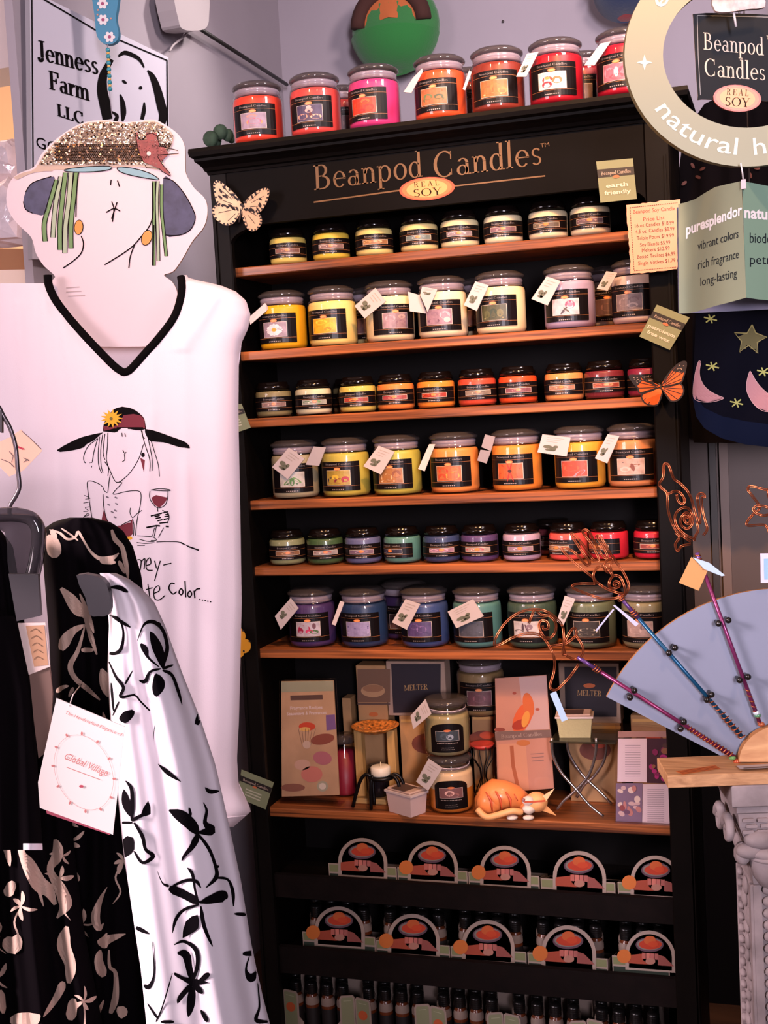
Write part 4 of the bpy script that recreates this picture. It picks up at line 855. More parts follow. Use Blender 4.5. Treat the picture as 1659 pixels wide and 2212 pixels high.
# bottles: five pixels columns per box, two rows deep
k = 0
for i, (cx, yt, w, x0, x1) in enumerate(R2):
    n = 4 if i < 4 else 3
    for j in range(n):
        for yy in (.050, .088):
            px = x0 + (x1 - x0) * (.06 + .88 * (j + .5) / n); k += 1
            bottle(px, 1960, yy, zB, 'black-capped amber oil bottle in a lower-row display box behind its arched card', 'oil bottles in the lower row of boxes')
def tray(px0, px1, pyt, z, y, label, side):
    pl = planey(y); a = pl(px0, pyt + 60); b = pl(px1, pyt + 60); zt = pl(px0, pyt).z
    t = thing('oil_tray_box', label, 'display box', ((a.x + b.x) / 2, y + .05, z), 'open oil boxes on the bottom shelf')
    mb = MB(); mb.box((a.x, y + .0, z), (b.x, y + .002, z + .008), CREAM); obj('front_panel', mb, t)
    for x, s_ in ((a.x, 1), (b.x, -1)):
        c = [(x, z), (x, zt - .004), (x + s_ * .004, zt), (x + s_ * .032, zt - .004), (x + s_ * .036, zt - .012), (x + s_ * .036, z + .04), (x + s_ * .046, z + .028), (x + s_ * .046, z)]
        if s_ < 0: c = c[::-1]
        mb = MB(); mb.prism([(X, y - .001, ZZ) for X, ZZ in c], [(X, y + .001, ZZ) for X, ZZ in c], CREAM)
        g = [(x + s_ * .003, z + .004), (x + s_ * .003, zt - .007), (x + s_ * .006, zt - .004), (x + s_ * .03, zt - .008), (x + s_ * .032, zt - .014), (x + s_ * .032, z + .004)]
        if s_ < 0: g = g[::-1]
        mb.face([(X, y - .0014, ZZ) for X, ZZ in g], mat('#787a5c', .6))
        if s_ == 1: mb.face([(x + .017 + .011 * math.cos(q), y - .0018, zt - .04 + .011 * math.sin(q)) for q in [2 * math.pi * i / 14 for i in range(14)]], M_('#b0502a'))
        mb.stroke(lambda X, Y, o=0: V((X, y - .0018, Y)), [(x + s_ * .008, zt - .012), (x + s_ * .026, zt - .015)], .0012, mat('#9a9a80', .6)); obj('corner_flap', mb, t)
    mb = MB(); mb.box((a.x, y + .094, z), (b.x, y + .096, zt + .02), CREAM); obj('back_panel', mb, t)
T3 = ((615, 768, 2136), (770, 931, 2154), (932, 1089, 2172), (1091, 1268, 2188), (1270, 1438, 2200))
for i, (a, b, yt) in enumerate(T3):
    tray(a, b, yt, zC, .022, 'open bottom-shelf box of oil bottles with olive flaps, ' + ordn[i], 1)
    n = 4
    for j in range(n):
        for yy in (.050, .088):
            bottle(a + (b - a) * (.06 + .88 * (j + .5) / n), 2160, yy, zC, 'black-capped amber oil bottle in an open box on bottom shelf', 'oil bottles on the bottom shelf')
# ================================================================== wall and things behind the mannequin
BK = mat('#0c0809', .8, spec=.06, name='black_ink'); INK = mat('#120c0e', .85, spec=.05)
wl = Pl((XW + .02, 0, 0), (1, 0, 0))
# --- farm sign on the side wall
n_ = Matrix.Rotation(math.radians(-9), 3, 'Z') @ V((1, 0, 0)); sg = Pl(wl(215, 150) + V((.05, 0, 0)), n_)
A = lambda p: cr(0, 0, 2.9625, p)
t = thing('farm_sign', 'white farm sign with a goat face hanging on the side wall', 'sign', sg(215, 480))
SGN = mat('#bdb9c4', .5, name='sign_white')
mb = MB(); mb.slab(sg, [(64, -22), (364, 124), (366, 560), (70, 560)], .012, SGN, mat('#8a868c', .5)); o = .001
for q in ([(66, -18, 3.4), (204, 64, 3.2), (361, 131, 3)], [(68, -10, 3), (72, 520, 3)], [(360, 130, 3), (364, 540, 3)]): mb.stroke(sg, q, 3, BK, o)
for q in ([(255, 122, 3), (268, 114, 6), (285, 119, 6), (300, 128, 5), (311, 146, 2)], [(318, 152, 2), (328, 165, 8), (338, 190, 11), (347, 225, 13), (352, 250, 12), (346, 275, 10)],
          [(240, 128, 8), (232, 142, 9), (222, 165, 12), (220, 195, 15), (226, 225, 16), (232, 258, 14)], [(259, 204, 2), (264, 222, 7), (266, 245, 8), (264, 262, 3)], [(311, 221, 2), (310, 240, 6), (306, 258, 5)], [(238, 240, 2), (252, 250, 5), (248, 262, 6)]):
    P = sm([(x, y, w * 1.5) for x, y, w in q], 4, False); mb.stroke(sg, P, 5, BK, o)
mb.ell(sg, 268, 177, 6, 3, BK, o, 35); mb.ell(sg, 303, 190, 4, 4, BK, o)
bd = obj('board', mb, t, 'white board with black border and lop-eared goat drawing')
for tx, a, b, h in (('Jenness', (80, 128), (212, 162), 42), ('Farm', (105, 192), (193, 219), 40), ('LLC', (122, 250), (181, 270), 26)):
    mb = MB(); [mb.text(sg, tx, (a[0] + q, a[1]), (b[0] + q, b[1]), h, BK, o + .0001 * q, serif=True, up=(-.06, -1)) for q in (0, 1.2, 2.4)]; obj('lettering', mb, bd)
mb = MB(); mb.text(sg, 'GOAT', (78, 318), (170, 346), 24, BK, o, up=(-.05, -1)); obj('lettering', mb, bd)
# --- white alarm box on the wall with a lead
t = thing('sensor_box', 'small white plastic box on the wall above the black rod', 'sensor', wl(374, 72))
WP = mat('#a39a9c', .4, name='white_plastic')
mb = MB(); mb.slab(wl, sm([(334, -20), (404, -20), (410, 40), (404, 66), (382, 73), (352, 70), (342, 50)], 3), .05, WP, off=.055); obj('casing', mb, t)
mb = MB(); mb.slab(wl, [(350, -6), (398, -8), (399, 2), (352, 4)], .004, mat('#6e6468', .4), off=.058); obj('lens', mb, t)
mb = MB(); mb.tube([wl(x, y, .012) for x, y in sm([(436, -10), (420, 25), (408, 52), (388, 80), (366, 98), (357, 112)], 4, False)], .003, WP, 6); obj('lead', mb, t)
mb = MB(); mb.tube([wl(414, 58, .012), wl(612, 184, .012)], .0055, mat('#14100f', .5), 8); tag(obj('black_rod', mb), 'thin black rod slanting down the wall behind the candle jars', 'rod')
# --- garden ornament: blue flip-flop with flowers on a bead string
fp = face(232, 40, 2.62, -10)
t = thing('hanging_ornament', 'blue flip-flop ornament with white flowers and a string of beads', 'ornament', fp(240, 200))
BLU = mat('#35748f', .5, name='flip_flop_blue')
mb = MB(); mb.slab(fp, sm([(196, -40), (254, -40), (254, 10), (250, 40), (256, 70), (252, 88), (236, 96), (218, 90), (208, 72), (205, 40), (200, 5)], 4), .012, BLU); sole = obj('sole', mb, t)
for x, y in ((222, 8), (223, 43), (237, 80)):
    mb = MB()
    for k in range(6): mb.ell(fp, x + 7 * math.cos(k * 1.047), y + 7 * math.sin(k * 1.047), 5.2, 4, mat('#c8c0c0', .6), .001 + k * .00005, k * 60)
    mb.ell(fp, x, y, 3.6, 3.6, mat('#8a3a5c', .6), .0016); obj('flower', mb, sole)
mb = MB()
for x, y in ((212, 22), (240, 40), (211, 32), (240, -5)): mb.ell(fp, x, y, 2, 2, mat('#b07a64', .6), .0012)
obj('dot_print', mb, sole)
for k in range(13):
    y = 108 + k * 7; mb = MB(); mb.sph(fp(233 + k * .4, y), .0048 if k % 2 == 0 else .0036, .0048 if k % 2 == 0 else .0036, .0048 if k % 2 == 0 else .003, mat('#2f7f8c' if k % 2 == 0 else '#c89a50', .3), 10, 6); obj('bead', mb, t)
mb = MB(); mb.tube([fp(232, 95), fp(236, 195), fp(242, 250)], .001, mat('#8a8088', .4), 5); obj('string', mb, t)
# --- side room: shelf with cellophane bags and a cardboard box
sp = face(20, 600, 2.95, 8)
t = thing('cardboard_box', 'brown cardboard box with a white label beside the white shirt', 'box', sp(30, 640))
CB = mat('#9a6a48', .8, name='cardboard', var=.1, vscale=12)
mb = MB(); mb.slab(sp, [(-60, 535), (72, 538), (80, 700), (-60, 700)], .22, CB, mat('#7a4c30', .8)); obj('carton', mb, t)
mb = MB(); mb.slab(sp, [(-40, 584), (64, 582), (68, 625), (-40, 640)], .001, mat('#e0c8b8', .7), off=.001)
for k in range(9): mb.stroke(sp, [(4 + k * 6, 616), (8 + k * 6, 615)], 5, mat('#b06a50', .8), .0015)
obj('label', mb, t)
CEL = mat('#d8ccd4', .12, .25, name='cellophane', bump=.9, bscale=22, var=.3, vscale=14)
def bag(label, pts, d, seed, inner):
    random.seed(seed); pl = face(pts[0][0], pts[0][1], d); t = thing('cellophane_bag', label, 'gift bag', pl(sum(p[0] for p in pts) / len(pts), max(p[1] for p in pts)), 'cellophane gift bags')
    cx = sum(p[0] for p in pts) / len(pts); cy = sum(p[1] for p in pts) / len(pts); mb = MB(); rings = []
    for k in range(6):
        f = 1 - (k / 5) ** 2 * .9; rings.append([pl(cx + (x - cx) * f + random.uniform(-5, 5), cy + (y - cy) * f + random.uniform(-6, 6), .06 * math.sin(k / 5 * 1.57)) for x, y in pts])
    mb.loft(rings, CEL, caps=True); obj('wrapper', mb, t)
    mb = MB(); mb.slab(pl, [(cx + (x - cx) * .7, cy + (y - cy) * .7) for x, y in pts], .03, mat(inner, .7), off=-.004); obj('contents', mb, t)
bag('shiny cellophane gift bag standing on the cardboard box, lower one', [(-50, 430), (20, 380), (58, 400), (66, 470), (62, 534), (10, 536), (-50, 534)], 2.93, 3, '#7a5a4a')
bag('shiny cellophane gift bag behind the farm sign with a pale blue top', [(-50, 320), (10, 310), (34, 296), (58, 312), (62, 380), (40, 400), (-50, 420)], 3.05, 5, '#7890a0')
random.seed(11)
# --- two round felt pouches hung on the back wall
bw = planey(YB)
def pouch(label, cx, cy, r, top, low, inner, opening, y=YB - .075):
    pl = planey(y); c = pl(cx, cy); R = (pl(cx + r, cy) - pl(cx - r, cy)).length / 2
    t = thing('felt_pouch', label, 'pouch', (c.x, y, c.z - R), 'round felt pouches on the wall')
    mb = MB(); mb.sph(c, R, .07, R, mat(top, .95, bump=.3, bscale=150, sheen=.3), 28, 14); obj('back_shell', mb, t)
    # lower front pocket: half shell a little larger
    mb = MB(); rings = []
    for i in range(9):
        a = -math.pi / 2 + (math.pi / 2 - .22) * i / 8; rings.append([c + V((R * 1.02 * math.cos(a) * math.cos(b), -.115 * math.cos(a) * abs(math.sin(b)) - .006, R * 1.02 * math.sin(a) + .012 * math.sin(b))) for b in [math.pi * j / 20 for j in range(21)]])
    mb.loft(rings, mat(low, .95, bump=.3, bscale=150, sheen=.3), closed=False, smooth=True); obj('front_pocket', mb, t)
    mb = MB(); q = [(R * .74 * math.cos(a), R * .72 * math.sin(a)) for a in [math.pi * i / 16 for i in range(17)]]
    P = [c + V((x, -.068 * math.sqrt(max(.06, 1 - (x * x + z * z) / (R * R))) - .004, z)) for x, z in q]
    mb.tube(P, .024, mat(opening, .9), 8); obj('rim_roll', mb, t)
    mb = MB(); q = [(0, R * .1)] + [(R * .70 * math.cos(a), R * .66 * math.sin(a)) for a in [math.pi * i / 16 for i in range(17)]]
    b = [c + V((x, -.073 * math.sqrt(max(.06, 1 - (x * x + z * z) / (R * R))) - .001, z)) for x, z in q]
    for i in range(1, 17): mb.face([b[0], b[i], b[i + 1]], mat(inner, .9))
    obj('lining', mb, t)
pouch('round green felt pouch with an arched opening on the wall above the candles', 855, 62, 94, '#2c6a34', '#1f6a2c', '#a8582c', '#3a1a12')
pouch('round dark blue and red felt pouch beside the hanging round sign', 1352, -22, 70, '#7a2228', '#1a2a4a', '#1a2a4a', '#7a2030')
mb = MB(); mb.sph(bw(1087, 47, .004), .004, .004, .004, mat('#2a2020', .5)); tag(obj('wall_nail', mb), 'tiny dark nail in the wall above the orange gourd jar', 'nail')
# --- small green plant beside the top candle jars
t = thing('potted_greenery', 'small tuft of dark green leaves at the cornice end by the shirt', 'plant', hitz(478, 305, 2.0604))
for k, (x, y, r) in enumerate(((455, 300, 18), (476, 285, 17), (492, 292, 14), (468, 306, 12), (500, 300, 10))):
    mb = MB(); c = hity(x, y, .06 + .012 * k); c.z = max(c.z, 2.062 + r * .0011); mb.sph(c, r * .0010, r * .0007, r * .0010, mat('#2c4230', .8, var=.4, vscale=60), 9, 6); obj('leaf', mb, t)

# ------------------------------------------------------------------ butterflies and cards on the cabinet
def card(label, pts, pl, m, draw, name='shelf_card', cat='card', th=.0012, off=.0, group=None):
    mb = MB(); mb.slab(pl, pts, th, m, off=off + th); c = tag(obj(name, mb), label, cat, group)
    mb = MB(); draw(mb, pl, off + th + .0004); obj('print', mb, c); return c
OLV = mat('#73785a', .6, name='olive_card')
def beanpod_card(label, pts, pl, lines, **k):
    # pts: top-left, top-right, bottom-right, bottom-left
    def U(u, v):
        a = [pts[0][i] + (pts[1][i] - pts[0][i]) * u for i in (0, 1)]; b = [pts[3][i] + (pts[2][i] - pts[3][i]) * u for i in (0, 1)]
        return (a[0] + (b[0] - a[0]) * v, a[1] + (b[1] - a[1]) * v)
    def draw(mb, s, o):
        h = math.dist(pts[0], pts[3]); up = (U(0, 0)[0] - U(0, 1)[0], U(0, 0)[1] - U(0, 1)[1]); l = math.hypot(*up); up = (up[0] / l, up[1] / l)
        mb.poly(s, [U(0, .2), U(1, .2), U(1, .4), U(0, .4)], mat('#1c1614', .5), o)
        mb.text(s, 'Beanpod Candles', U(.1, .345), U(.92, .345), h * .085, mat('#b8a494', .6), o + .0003, serif=True, up=up)
        mb.ell(s, *U(.5, .41), h * .085, h * .04, mat('#b0603c', .5), o + .0004, math.degrees(math.atan2(U(1, 0)[1] - U(0, 0)[1], U(1, 0)[0] - U(0, 0)[0])))
        if not lines:
            for v in (.56, .66, .76): mb.poly(s, [U(.24, v), U(.76, v), U(.76, v + .045), U(.24, v + .045)], mat('#a8a48c', .6), o + .0003)
        for i, tx in enumerate(lines):
            w = .3 if len(tx) < 7 else .36 if len(tx) < 9 else .42
            mb.text(s, tx, U(.5 - w, .66 + .17 * i), U(.5 + w, .66 + .17 * i), h * .1, mat('#c8beac', .6), o + .0003, up=up, bold=.02)
    return card(label, pts, pl, OLV, draw, **k)
cb = planey(-.031)
beanpod_card('pale olive card reading earth friendly on the header board', [(1288, 349), (1367, 342), (1376, 430), (1297, 438)], planey(-.0312), ['earth', 'friendly'], group='olive fact cards')
beanpod_card('tilted olive card reading petroleum free wax on the cabinet post', [(1419, 658), (1490, 686), (1447, 756), (1381, 727)], planey(-.0345), ['petroleum', 'free wax'], group='olive fact cards')
pp = planey(-.16)
beanpod_card('olive card beside the hem of the white shirt, turned sideways', [(522, 1662), (592, 1690), (574, 1748), (512, 1722)], planey(-.05), [], group='olive fact cards')
beanpod_card('olive card poking out from behind the shirt near the second candle shelf', [(470, 880), (522, 872), (542, 924), (480, 945)], planey(-.045), [], group='olive fact cards')
# cream price list with a deckled edge
pe = []
for (x0, y0), (x1, y1) in (((1353, 443), (1470, 430)), ((1470, 430), (1463, 582)), ((1463, 582), (1363, 592)), ((1363, 592), (1353, 443))):
    for i in range(16): f = i / 16; pe.append((x0 + (x1 - x0) * f + random.uniform(-1.3, 1.3), y0 + (y1 - y0) * f + random.uniform(-1.3, 1.3)))
PRL = planey(-.06)
def pricelist(mb, s, o):
    dk = mat('#5a302c', .8)
    for q in ([(1361, 449), (1465, 438)], [(1361, 449), (1370, 585)], [(1370, 585), (1462, 577)]):
        n = 26
        for i in range(n): f, g = i / n, (i + .6) / n; L = lambda w: (q[0][0] + (q[1][0] - q[0][0]) * w, q[0][1] + (q[1][1] - q[0][1]) * w); mb.stroke(s, [L(f), L(g)], 1.6, dk, o)
    for i, (tx, x0, x1, y) in enumerate((('Beanpod Soy Candle', 1368, 1458, 462), ('Price List', 1390, 1436, 478), ('16 oz Candles $18.99', 1372, 1456, 492), ('4.5 oz. Candles $8.99', 1373, 1457, 505), ('Triple Pours $19.99', 1376, 1456, 519), ('Soy Blends $5.99', 1383, 1448, 533), ('Melters $12.99', 1387, 1447, 545), ('Boxed Tealites $6.99', 1377, 1459, 559), ('Single Votives $1.79', 1379, 1459, 573))):
        mb.text(s, tx, (x0, y), (x1, y - (x1 - x0) * .09), 8, mat('#8a4038', .8) if i < 2 else dk, o, up=(-.06, -1), serif=False)
card('cream price list with a ragged edge clipped to the cabinet post', pe, PRL, mat('#d4967c', .75, name='cream_paper'), pricelist, name='price_list', cat='price list')
# butterflies
def wing(mb, S, pts, m, edge=None, k=4, off=.0): 
    P = sm(pts, k); mb.prism([S(x, y, off + .0008) for x, y in P], [S(x, y, off - .0004) for x, y in P], m)
    return P
def butterfly(label, pl, wings, m, body, deco, hinge):
    """wings lift away from the body so that the insect stands out from the board"""
    cx, cy = hinge; lift = lambda x, y, o=0: pl(x, y, o + .012 + abs((x - cx) * body[4] - (y - cy) * body[5]) * .00035)
    t = thing('paper_butterfly', label, 'butterfly', pl(cx, cy), 'butterflies pinned on the cabinet')
    for i, w in enumerate(wings):
        mb = MB(); P = wing(mb, lift, w[0], w[1] if len(w) > 1 else m); deco(mb, lift, P, i); obj('wing', mb, t)
    mb = MB(); a, b = body[0:2], body[2:4]
    mb.tube([pl(a[0], a[1], .011), pl((a[0] * 2 + b[0]) / 3, (a[1] * 2 + b[1]) / 3, .011), pl((a[0] + 2 * b[0]) / 3, (a[1] + 2 * b[1]) / 3, .011), pl(b[0], b[1], .011)], [.0012, .0035, .003, .001], mat('#2a1c18', .8), 7); obj('body', mb, t)
    mb = MB(); mb.tube([pl(cx, cy, 0), pl(cx, cy, .012)], .0008, mat('#5a5050', .3, .8), 5); obj('pin', mb, t)
D_ = lambda p: cr(400, 280, 2.9625, p)
cw = [D_([(245, 338), (285, 365), (340, 420), (375, 475), (380, 500), (330, 520), (270, 500), (240, 480), (225, 410), (222, 360)]), D_([(380, 505), (340, 510), (270, 495), (235, 495), (215, 530), (230, 580), (280, 618), (320, 615), (350, 580)]), D_([(385, 500), (420, 450), (480, 410), (545, 388), (580, 402), (575, 450), (550, 500), (510, 540), (460, 530), (400, 520)]), D_([(385, 515), (440, 530), (500, 545), (525, 580), (520, 620), (480, 655), (430, 650), (395, 600), (378, 545)])]
kW = mat('#1c1418', .8)
def cream_deco(mb, S, P, i):
    cx, cy = sum(p[0] for p in P) / len(P), sum(p[1] for p in P) / len(P); hx, hy = D_([(380, 505)])[0]
    for j in range(0, len(P), 2):
        x, y = P[j]
        if math.hypot(x - hx, y - hy) > 22:
            mb.ell(S, x + (cx - x) * .07, y + (cy - y) * .07, 2.8, 2.0, kW, .0012, math.degrees(math.atan2(y - cy, x - cx)))
            if j % 3 == 0: mb.stroke(S, [(hx + (x - hx) * .35, hy + (y - hy) * .35), (hx + (x - hx) * .8, hy + (y - hy) * .8)], .1 + 1.1, kW, .0012)
    if i in (0, 2):
        random.seed(i)
        for j in range(16): a = random.random(); x, y = P[random.randrange(len(P))]; mb.ell(S, hx + (x - hx) * (.45 + .35 * a), hy + (y - hy) * (.45 + .35 * a), 5, 2.2, kW, .0013, random.uniform(20, 70))
butterfly('cream butterfly with black speckles on the header board end', planey(-.031), [(w,) for w in cw], mat('#c8a584', .7, name='cream_wing', var=.15, vscale=60), (527, 443, 521, 482, 1, 0), cream_deco, D_([(380, 505)])[0])
K_ = lambda p: cr(1380, 640, 5.946, p)
mw = [K_([(300, 1140), (360, 1040), (440, 940), (540, 860), (620, 850), (610, 960), (580, 1060), (550, 1110), (420, 1150)]), K_([(310, 1165), (420, 1150), (540, 1120), (590, 1190), (580, 1260), (520, 1330), (430, 1345), (370, 1280), (320, 1210)]), K_([(275, 1160), (200, 1110), (100, 1085), (40, 1030), (-90, 1020), (-60, 1090), (10, 1180), (30, 1240), (120, 1220)]), K_([(275, 1185), (180, 1210), (60, 1260), (70, 1340), (130, 1390), (230, 1400), (280, 1330), (305, 1240)])]
OR = mat('#c8581c', .7, name='orange_wing', var=.15, vscale=40)
def mon_deco(mb, S, P, i):
    hx, hy = K_([(290, 1170)])[0]; n = len(P)
    for j in range(n):
        a, b = P[j], P[(j + 1) % n]
        if math.hypot(a[0] - hx, a[1] - hy) > 14: mb.stroke(S, [a, b], 3.4, kW, .0012)
        if j % 4 == 0 and math.hypot(a[0] - hx, a[1] - hy) > 20: mb.stroke(S, [(hx + (a[0] - hx) * .15, hy + (a[1] - hy) * .15), a], 1.6, kW, .0011)
    if i in (0, 2):
        tip = K_([(540, 860), (620, 850), (605, 975), (545, 985), (440, 960)] if i == 0 else [(40, 1030), (-90, 1020), (-60, 1090), (5, 1150), (60, 1090)])
        mb.poly(S, tip, kW, .0013)
        random.seed(4)
        for j in range(14): a, b, c = random.sample(tip, 3); mb.ell(S, (a[0] + b[0] + c[0]) / 3, (a[1] + b[1] + c[1]) / 3, 1.5, .9, mat('#c8b0a0', .7), .0016, -20)
butterfly('orange and black butterfly on the cabinet post beside the maroon jars', planey(-.036), [(w,) for w in mw], OR, (1424, 828, 1433, 848, .98, -.2), mon_deco, K_([(290, 1170)])[0])
yw = [[(500, 1362), (520, 1352), (534, 1358), (540, 1372), (530, 1382), (508, 1384)], [(514, 1384), (535, 1376), (550, 1380), (552, 1396), (540, 1406), (524, 1402)], [(502, 1388), (520, 1394), (536, 1402), (532, 1414), (516, 1418), (504, 1408)]]
butterfly('small yellow butterfly on the cabinet side peeping past the shirt', planey(-.036), [(w,) for w in yw], mat('#c88a1c', .7, name='yellow_wing'), (506, 1376, 510, 1396, 1, 0), lambda mb, S, P, i: mb.ell(S, P[8][0], P[8][1], 2.5, 2, kW, .0012), (508, 1385))
random.seed(11)
# ================================================================== cut-out mannequin with hat
FD = 2.16
fb = face(240, 500, FD, 0)
t = thing('display_mannequin', 'flat white cut-out lady mannequin with a sequinned hat wearing the white shirt', 'mannequin', fb(250, 1850))
HW = mat('#c4b0b6', .45, name='board_white')
outline = A([(790, 782), (900, 772), (985, 765), (1060, 800), (1140, 860), (1180, 930), (1185, 1030), (1190, 1110), (1240, 1200), (1310, 1270), (1328, 1350), (1305, 1450), (1230, 1545), (1170, 1650), (1110, 1735), (1050, 1760), (1098, 1800), (1128, 1850), (1135, 1900), (1120, 2000), (1060, 2110), (990, 2180), (990, 2215), (560, 2215), (560, 2180), (430, 2010), (350, 1880), (335, 1800), (350, 1765), (280, 1700), (230, 1620), (200, 1520), (120, 1440), (60, 1360), (40, 1270), (60, 1170), (120, 1110), (215, 1070), (270, 980), (360, 890), (460, 820), (560, 778), (680, 768)])
head_pts = sm(outline, 4)
mb = MB(); mb.slab(fb, head_pts, .009, HW, mat('#b09888', .6)); o1, o2, o3 = .0006, .0010, .0014
def facel(mb):
    for q in ([(712, 1150), (708, 1185)], [(752, 1155), (765, 1195)], [(715, 1290), (730, 1340), (720, 1420)], [(680, 1360), (730, 1335), (770, 1352)], [(750, 1295), (715, 1400)], [(975, 1170), (975, 1400), (900, 1520), (820, 1600), (670, 1695)], [(865, 1560), (835, 1640), (825, 1715)], [(520, 1510), (535, 1560), (520, 1620), (470, 1670), (405, 1715)], [(500, 1110), (490, 1250), (487, 1390)], [(985, 1440), (980, 1700)]):
        mb.stroke(fb, sm(A(q), 4, False), 2.6, INK, o2)
facel(mb); hb = obj('head_board', mb, t)
def hp_(name, fn, label=None):
    mb = MB(); fn(mb); return obj(name, mb, hb, label)
o1, o2, o3 = .0006, .0010, .0014
# hat: sequinned crown, real raised sequin scales
SEQ = mat('#d8c4b4', .22, .85, name='sequin_metal', bump=.5, bscale=130); SEQ2 = mat('#5a4030', .22, .9, name='bronze_shade_sequin')  # bronze band paints in the darker reflection low on the crown, others scattered
crown = A([(225, 1080), (285, 985), (370, 895), (465, 826), (560, 786), (690, 776), (800, 788), (900, 780), (980, 774), (1050, 808), (1110, 870), (1090, 960), (1040, 1000), (1045, 1060), (1030, 1090), (900, 1068), (760, 1072), (600, 1072), (430, 1085), (300, 1095), (200, 1110), (110, 1150), (90, 1135), (150, 1105)])
def hat(mb):
    mb.fill(fb, sm(crown, 3), mat('#b8a294', .35, .5, name='silver_cloth'), o2, 3)
hat_o = hp_('hat_crown', hat, 'gold and silver sequinned hat crown')
mb = MB(); random.seed(8); xs = [p[0] for p in crown]; ys = [p[1] for p in crown]
def inside(pt, poly):
    c = False; x, y = pt
    for i in range(len(poly)):
        (a, b), (d, e) = poly[i][:2], poly[i - 1][:2]
        if (b > y) != (e > y) and x < (d - a) * (y - b) / (e - b) + a: c = not c
    return c
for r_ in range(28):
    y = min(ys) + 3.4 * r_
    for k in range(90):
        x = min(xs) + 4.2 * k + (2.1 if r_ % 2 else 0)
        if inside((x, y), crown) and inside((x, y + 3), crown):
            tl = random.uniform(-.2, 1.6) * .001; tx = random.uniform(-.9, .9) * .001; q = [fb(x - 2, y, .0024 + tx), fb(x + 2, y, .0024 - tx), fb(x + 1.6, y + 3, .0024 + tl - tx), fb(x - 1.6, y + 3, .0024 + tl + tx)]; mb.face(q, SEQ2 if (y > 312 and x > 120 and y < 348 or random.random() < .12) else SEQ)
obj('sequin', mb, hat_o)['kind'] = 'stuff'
BRL = mat('#3c3c56', .7, var=.3, vscale=60, name='brim_blue')
def brim(P, lines):
    def f(mb):
        mb.fill(fb, sm(A(P), 3), BRL, o1, 3)
        for q in lines: mb.stroke(fb, sm(A(q), 4, False), 2, INK, o2)
    return f
hp_('hat_brim', brim([(165, 1230), (210, 1170), (330, 1130), (350, 1150), (320, 1240), (290, 1370), (210, 1365), (165, 1340), (150, 1290)], ([(165, 1230), (210, 1170), (330, 1130)], [(150, 1290), (165, 1340), (210, 1365)])), 'dark blue hat brim')
hp_('hat_brim', brim([(1045, 1140), (1110, 1160), (1180, 1240), (1235, 1340), (1250, 1400), (1220, 1470), (1150, 1505), (1060, 1505), (1045, 1350)], ([(1045, 1140), (1110, 1160), (1180, 1240), (1235, 1340), (1250, 1400), (1220, 1470), (1150, 1505), (1060, 1505)],)), 'dark blue hat brim')
def star(mb):
    P = A([(865, 850), (905, 900), (920, 895), (945, 860), (975, 855), (1005, 870), (1020, 920), (1040, 940), (1140, 965), (1145, 985), (1020, 995), (1010, 1005), (1045, 1060), (1090, 1110), (1095, 1130), (1040, 1100), (1020, 1080), (940, 1075), (900, 1000), (880, 930)])
    mb.fill(fb, P, mat('#7a3432', .4, var=.3, vscale=80, name='star_red'), o3 + .002); mb.stroke(fb, P + [P[0]], 1.5, INK, o3 + .0023); mb.ell(fb, *A([(955, 985)])[0], 4.5, 5, mat('#c0b0ac', .4), o3 + .0026)
hp_('star_ornament', star, 'dark red star-shaped flower on the hat')
def shade(mb):
    for P in ([(420, 1085), (560, 1068), (700, 1065), (705, 1085), (600, 1100), (440, 1100)], [(755, 1070), (860, 1080), (960, 1110), (1020, 1150), (960, 1145), (850, 1125), (770, 1100)]):
        q = sm(A(P), 3); mb.fill(fb, q, mat('#6f929e', .6), o2 + .0004, 3); mb.stroke(fb, q + [q[0]], 1.8, INK, o2 + .0007)
hp_('underbrim', shade, 'pale blue underside of the hat brim')
G1, G2 = mat('#5a7a48', .6), mat('#8f9c84', .6)
def strands(qs, w, cols):
    def f(mb):
        for i, q in enumerate(qs):
            mb.stroke(fb, sm(A(q), 4, False), w, cols[i % 2], o1 + .0001 * i)
            for d in (-w * .55, w * .55): mb.stroke(fb, [(x + d, y) for x, y in sm(A(q), 4, False)], 1.6, INK, o2 + .0002)
    return f
hp_('hair', strands(([(365, 1150), (320, 1300), (285, 1430), (290, 1545)], [(390, 1130), (360, 1290), (345, 1420), (340, 1520)], [(420, 1105), (400, 1280), (385, 1440), (385, 1600)], [(455, 1105), (440, 1290), (420, 1450), (415, 1620)], [(490, 1105), (470, 1280), (455, 1440), (455, 1590)]), 9, (G1, G2)), 'wide green striped hair')
hp_('hair', strands(([(985, 1160), (985, 1300), (985, 1450), (985, 1700)], [(1010, 1160), (1005, 1300), (1010, 1480), (1015, 1670)], [(1035, 1180), (1035, 1350), (1050, 1500), (1065, 1640)]), 6, (G1, G2)), 'narrow green striped hair')
for q, r in (((505, 1455), (8.5, 15, 5)), ((940, 1522), (10, 16, 20))):
    mb = MB(); c = A([q])[0]; mb.ell(fb, *c, r[0] + 1.6, r[1] + 1.6, INK, o2 + .0003, r[2]); mb.ell(fb, *c, r[0], r[1], mat('#b87c34', .4), o3 + .0004, r[2]); obj('earring', mb, hb, 'gold oval earring')
mb = MB()
for k, (a, b) in enumerate(((143, 172), (143, 176), (147, 184))): mb.stroke(fb, [(a, 622 + k * 9), (b, 620 + k * 9)], 2, mat('#a08c8c', .8), o1)
obj('small_note', mb, hb)
mb = MB(); mb.slab(fb, [(252, 700), (276, 700), (276, 2300), (252, 2300)], .03, mat('#6a5244', .6), off=-.10); obj('pole', mb, t)
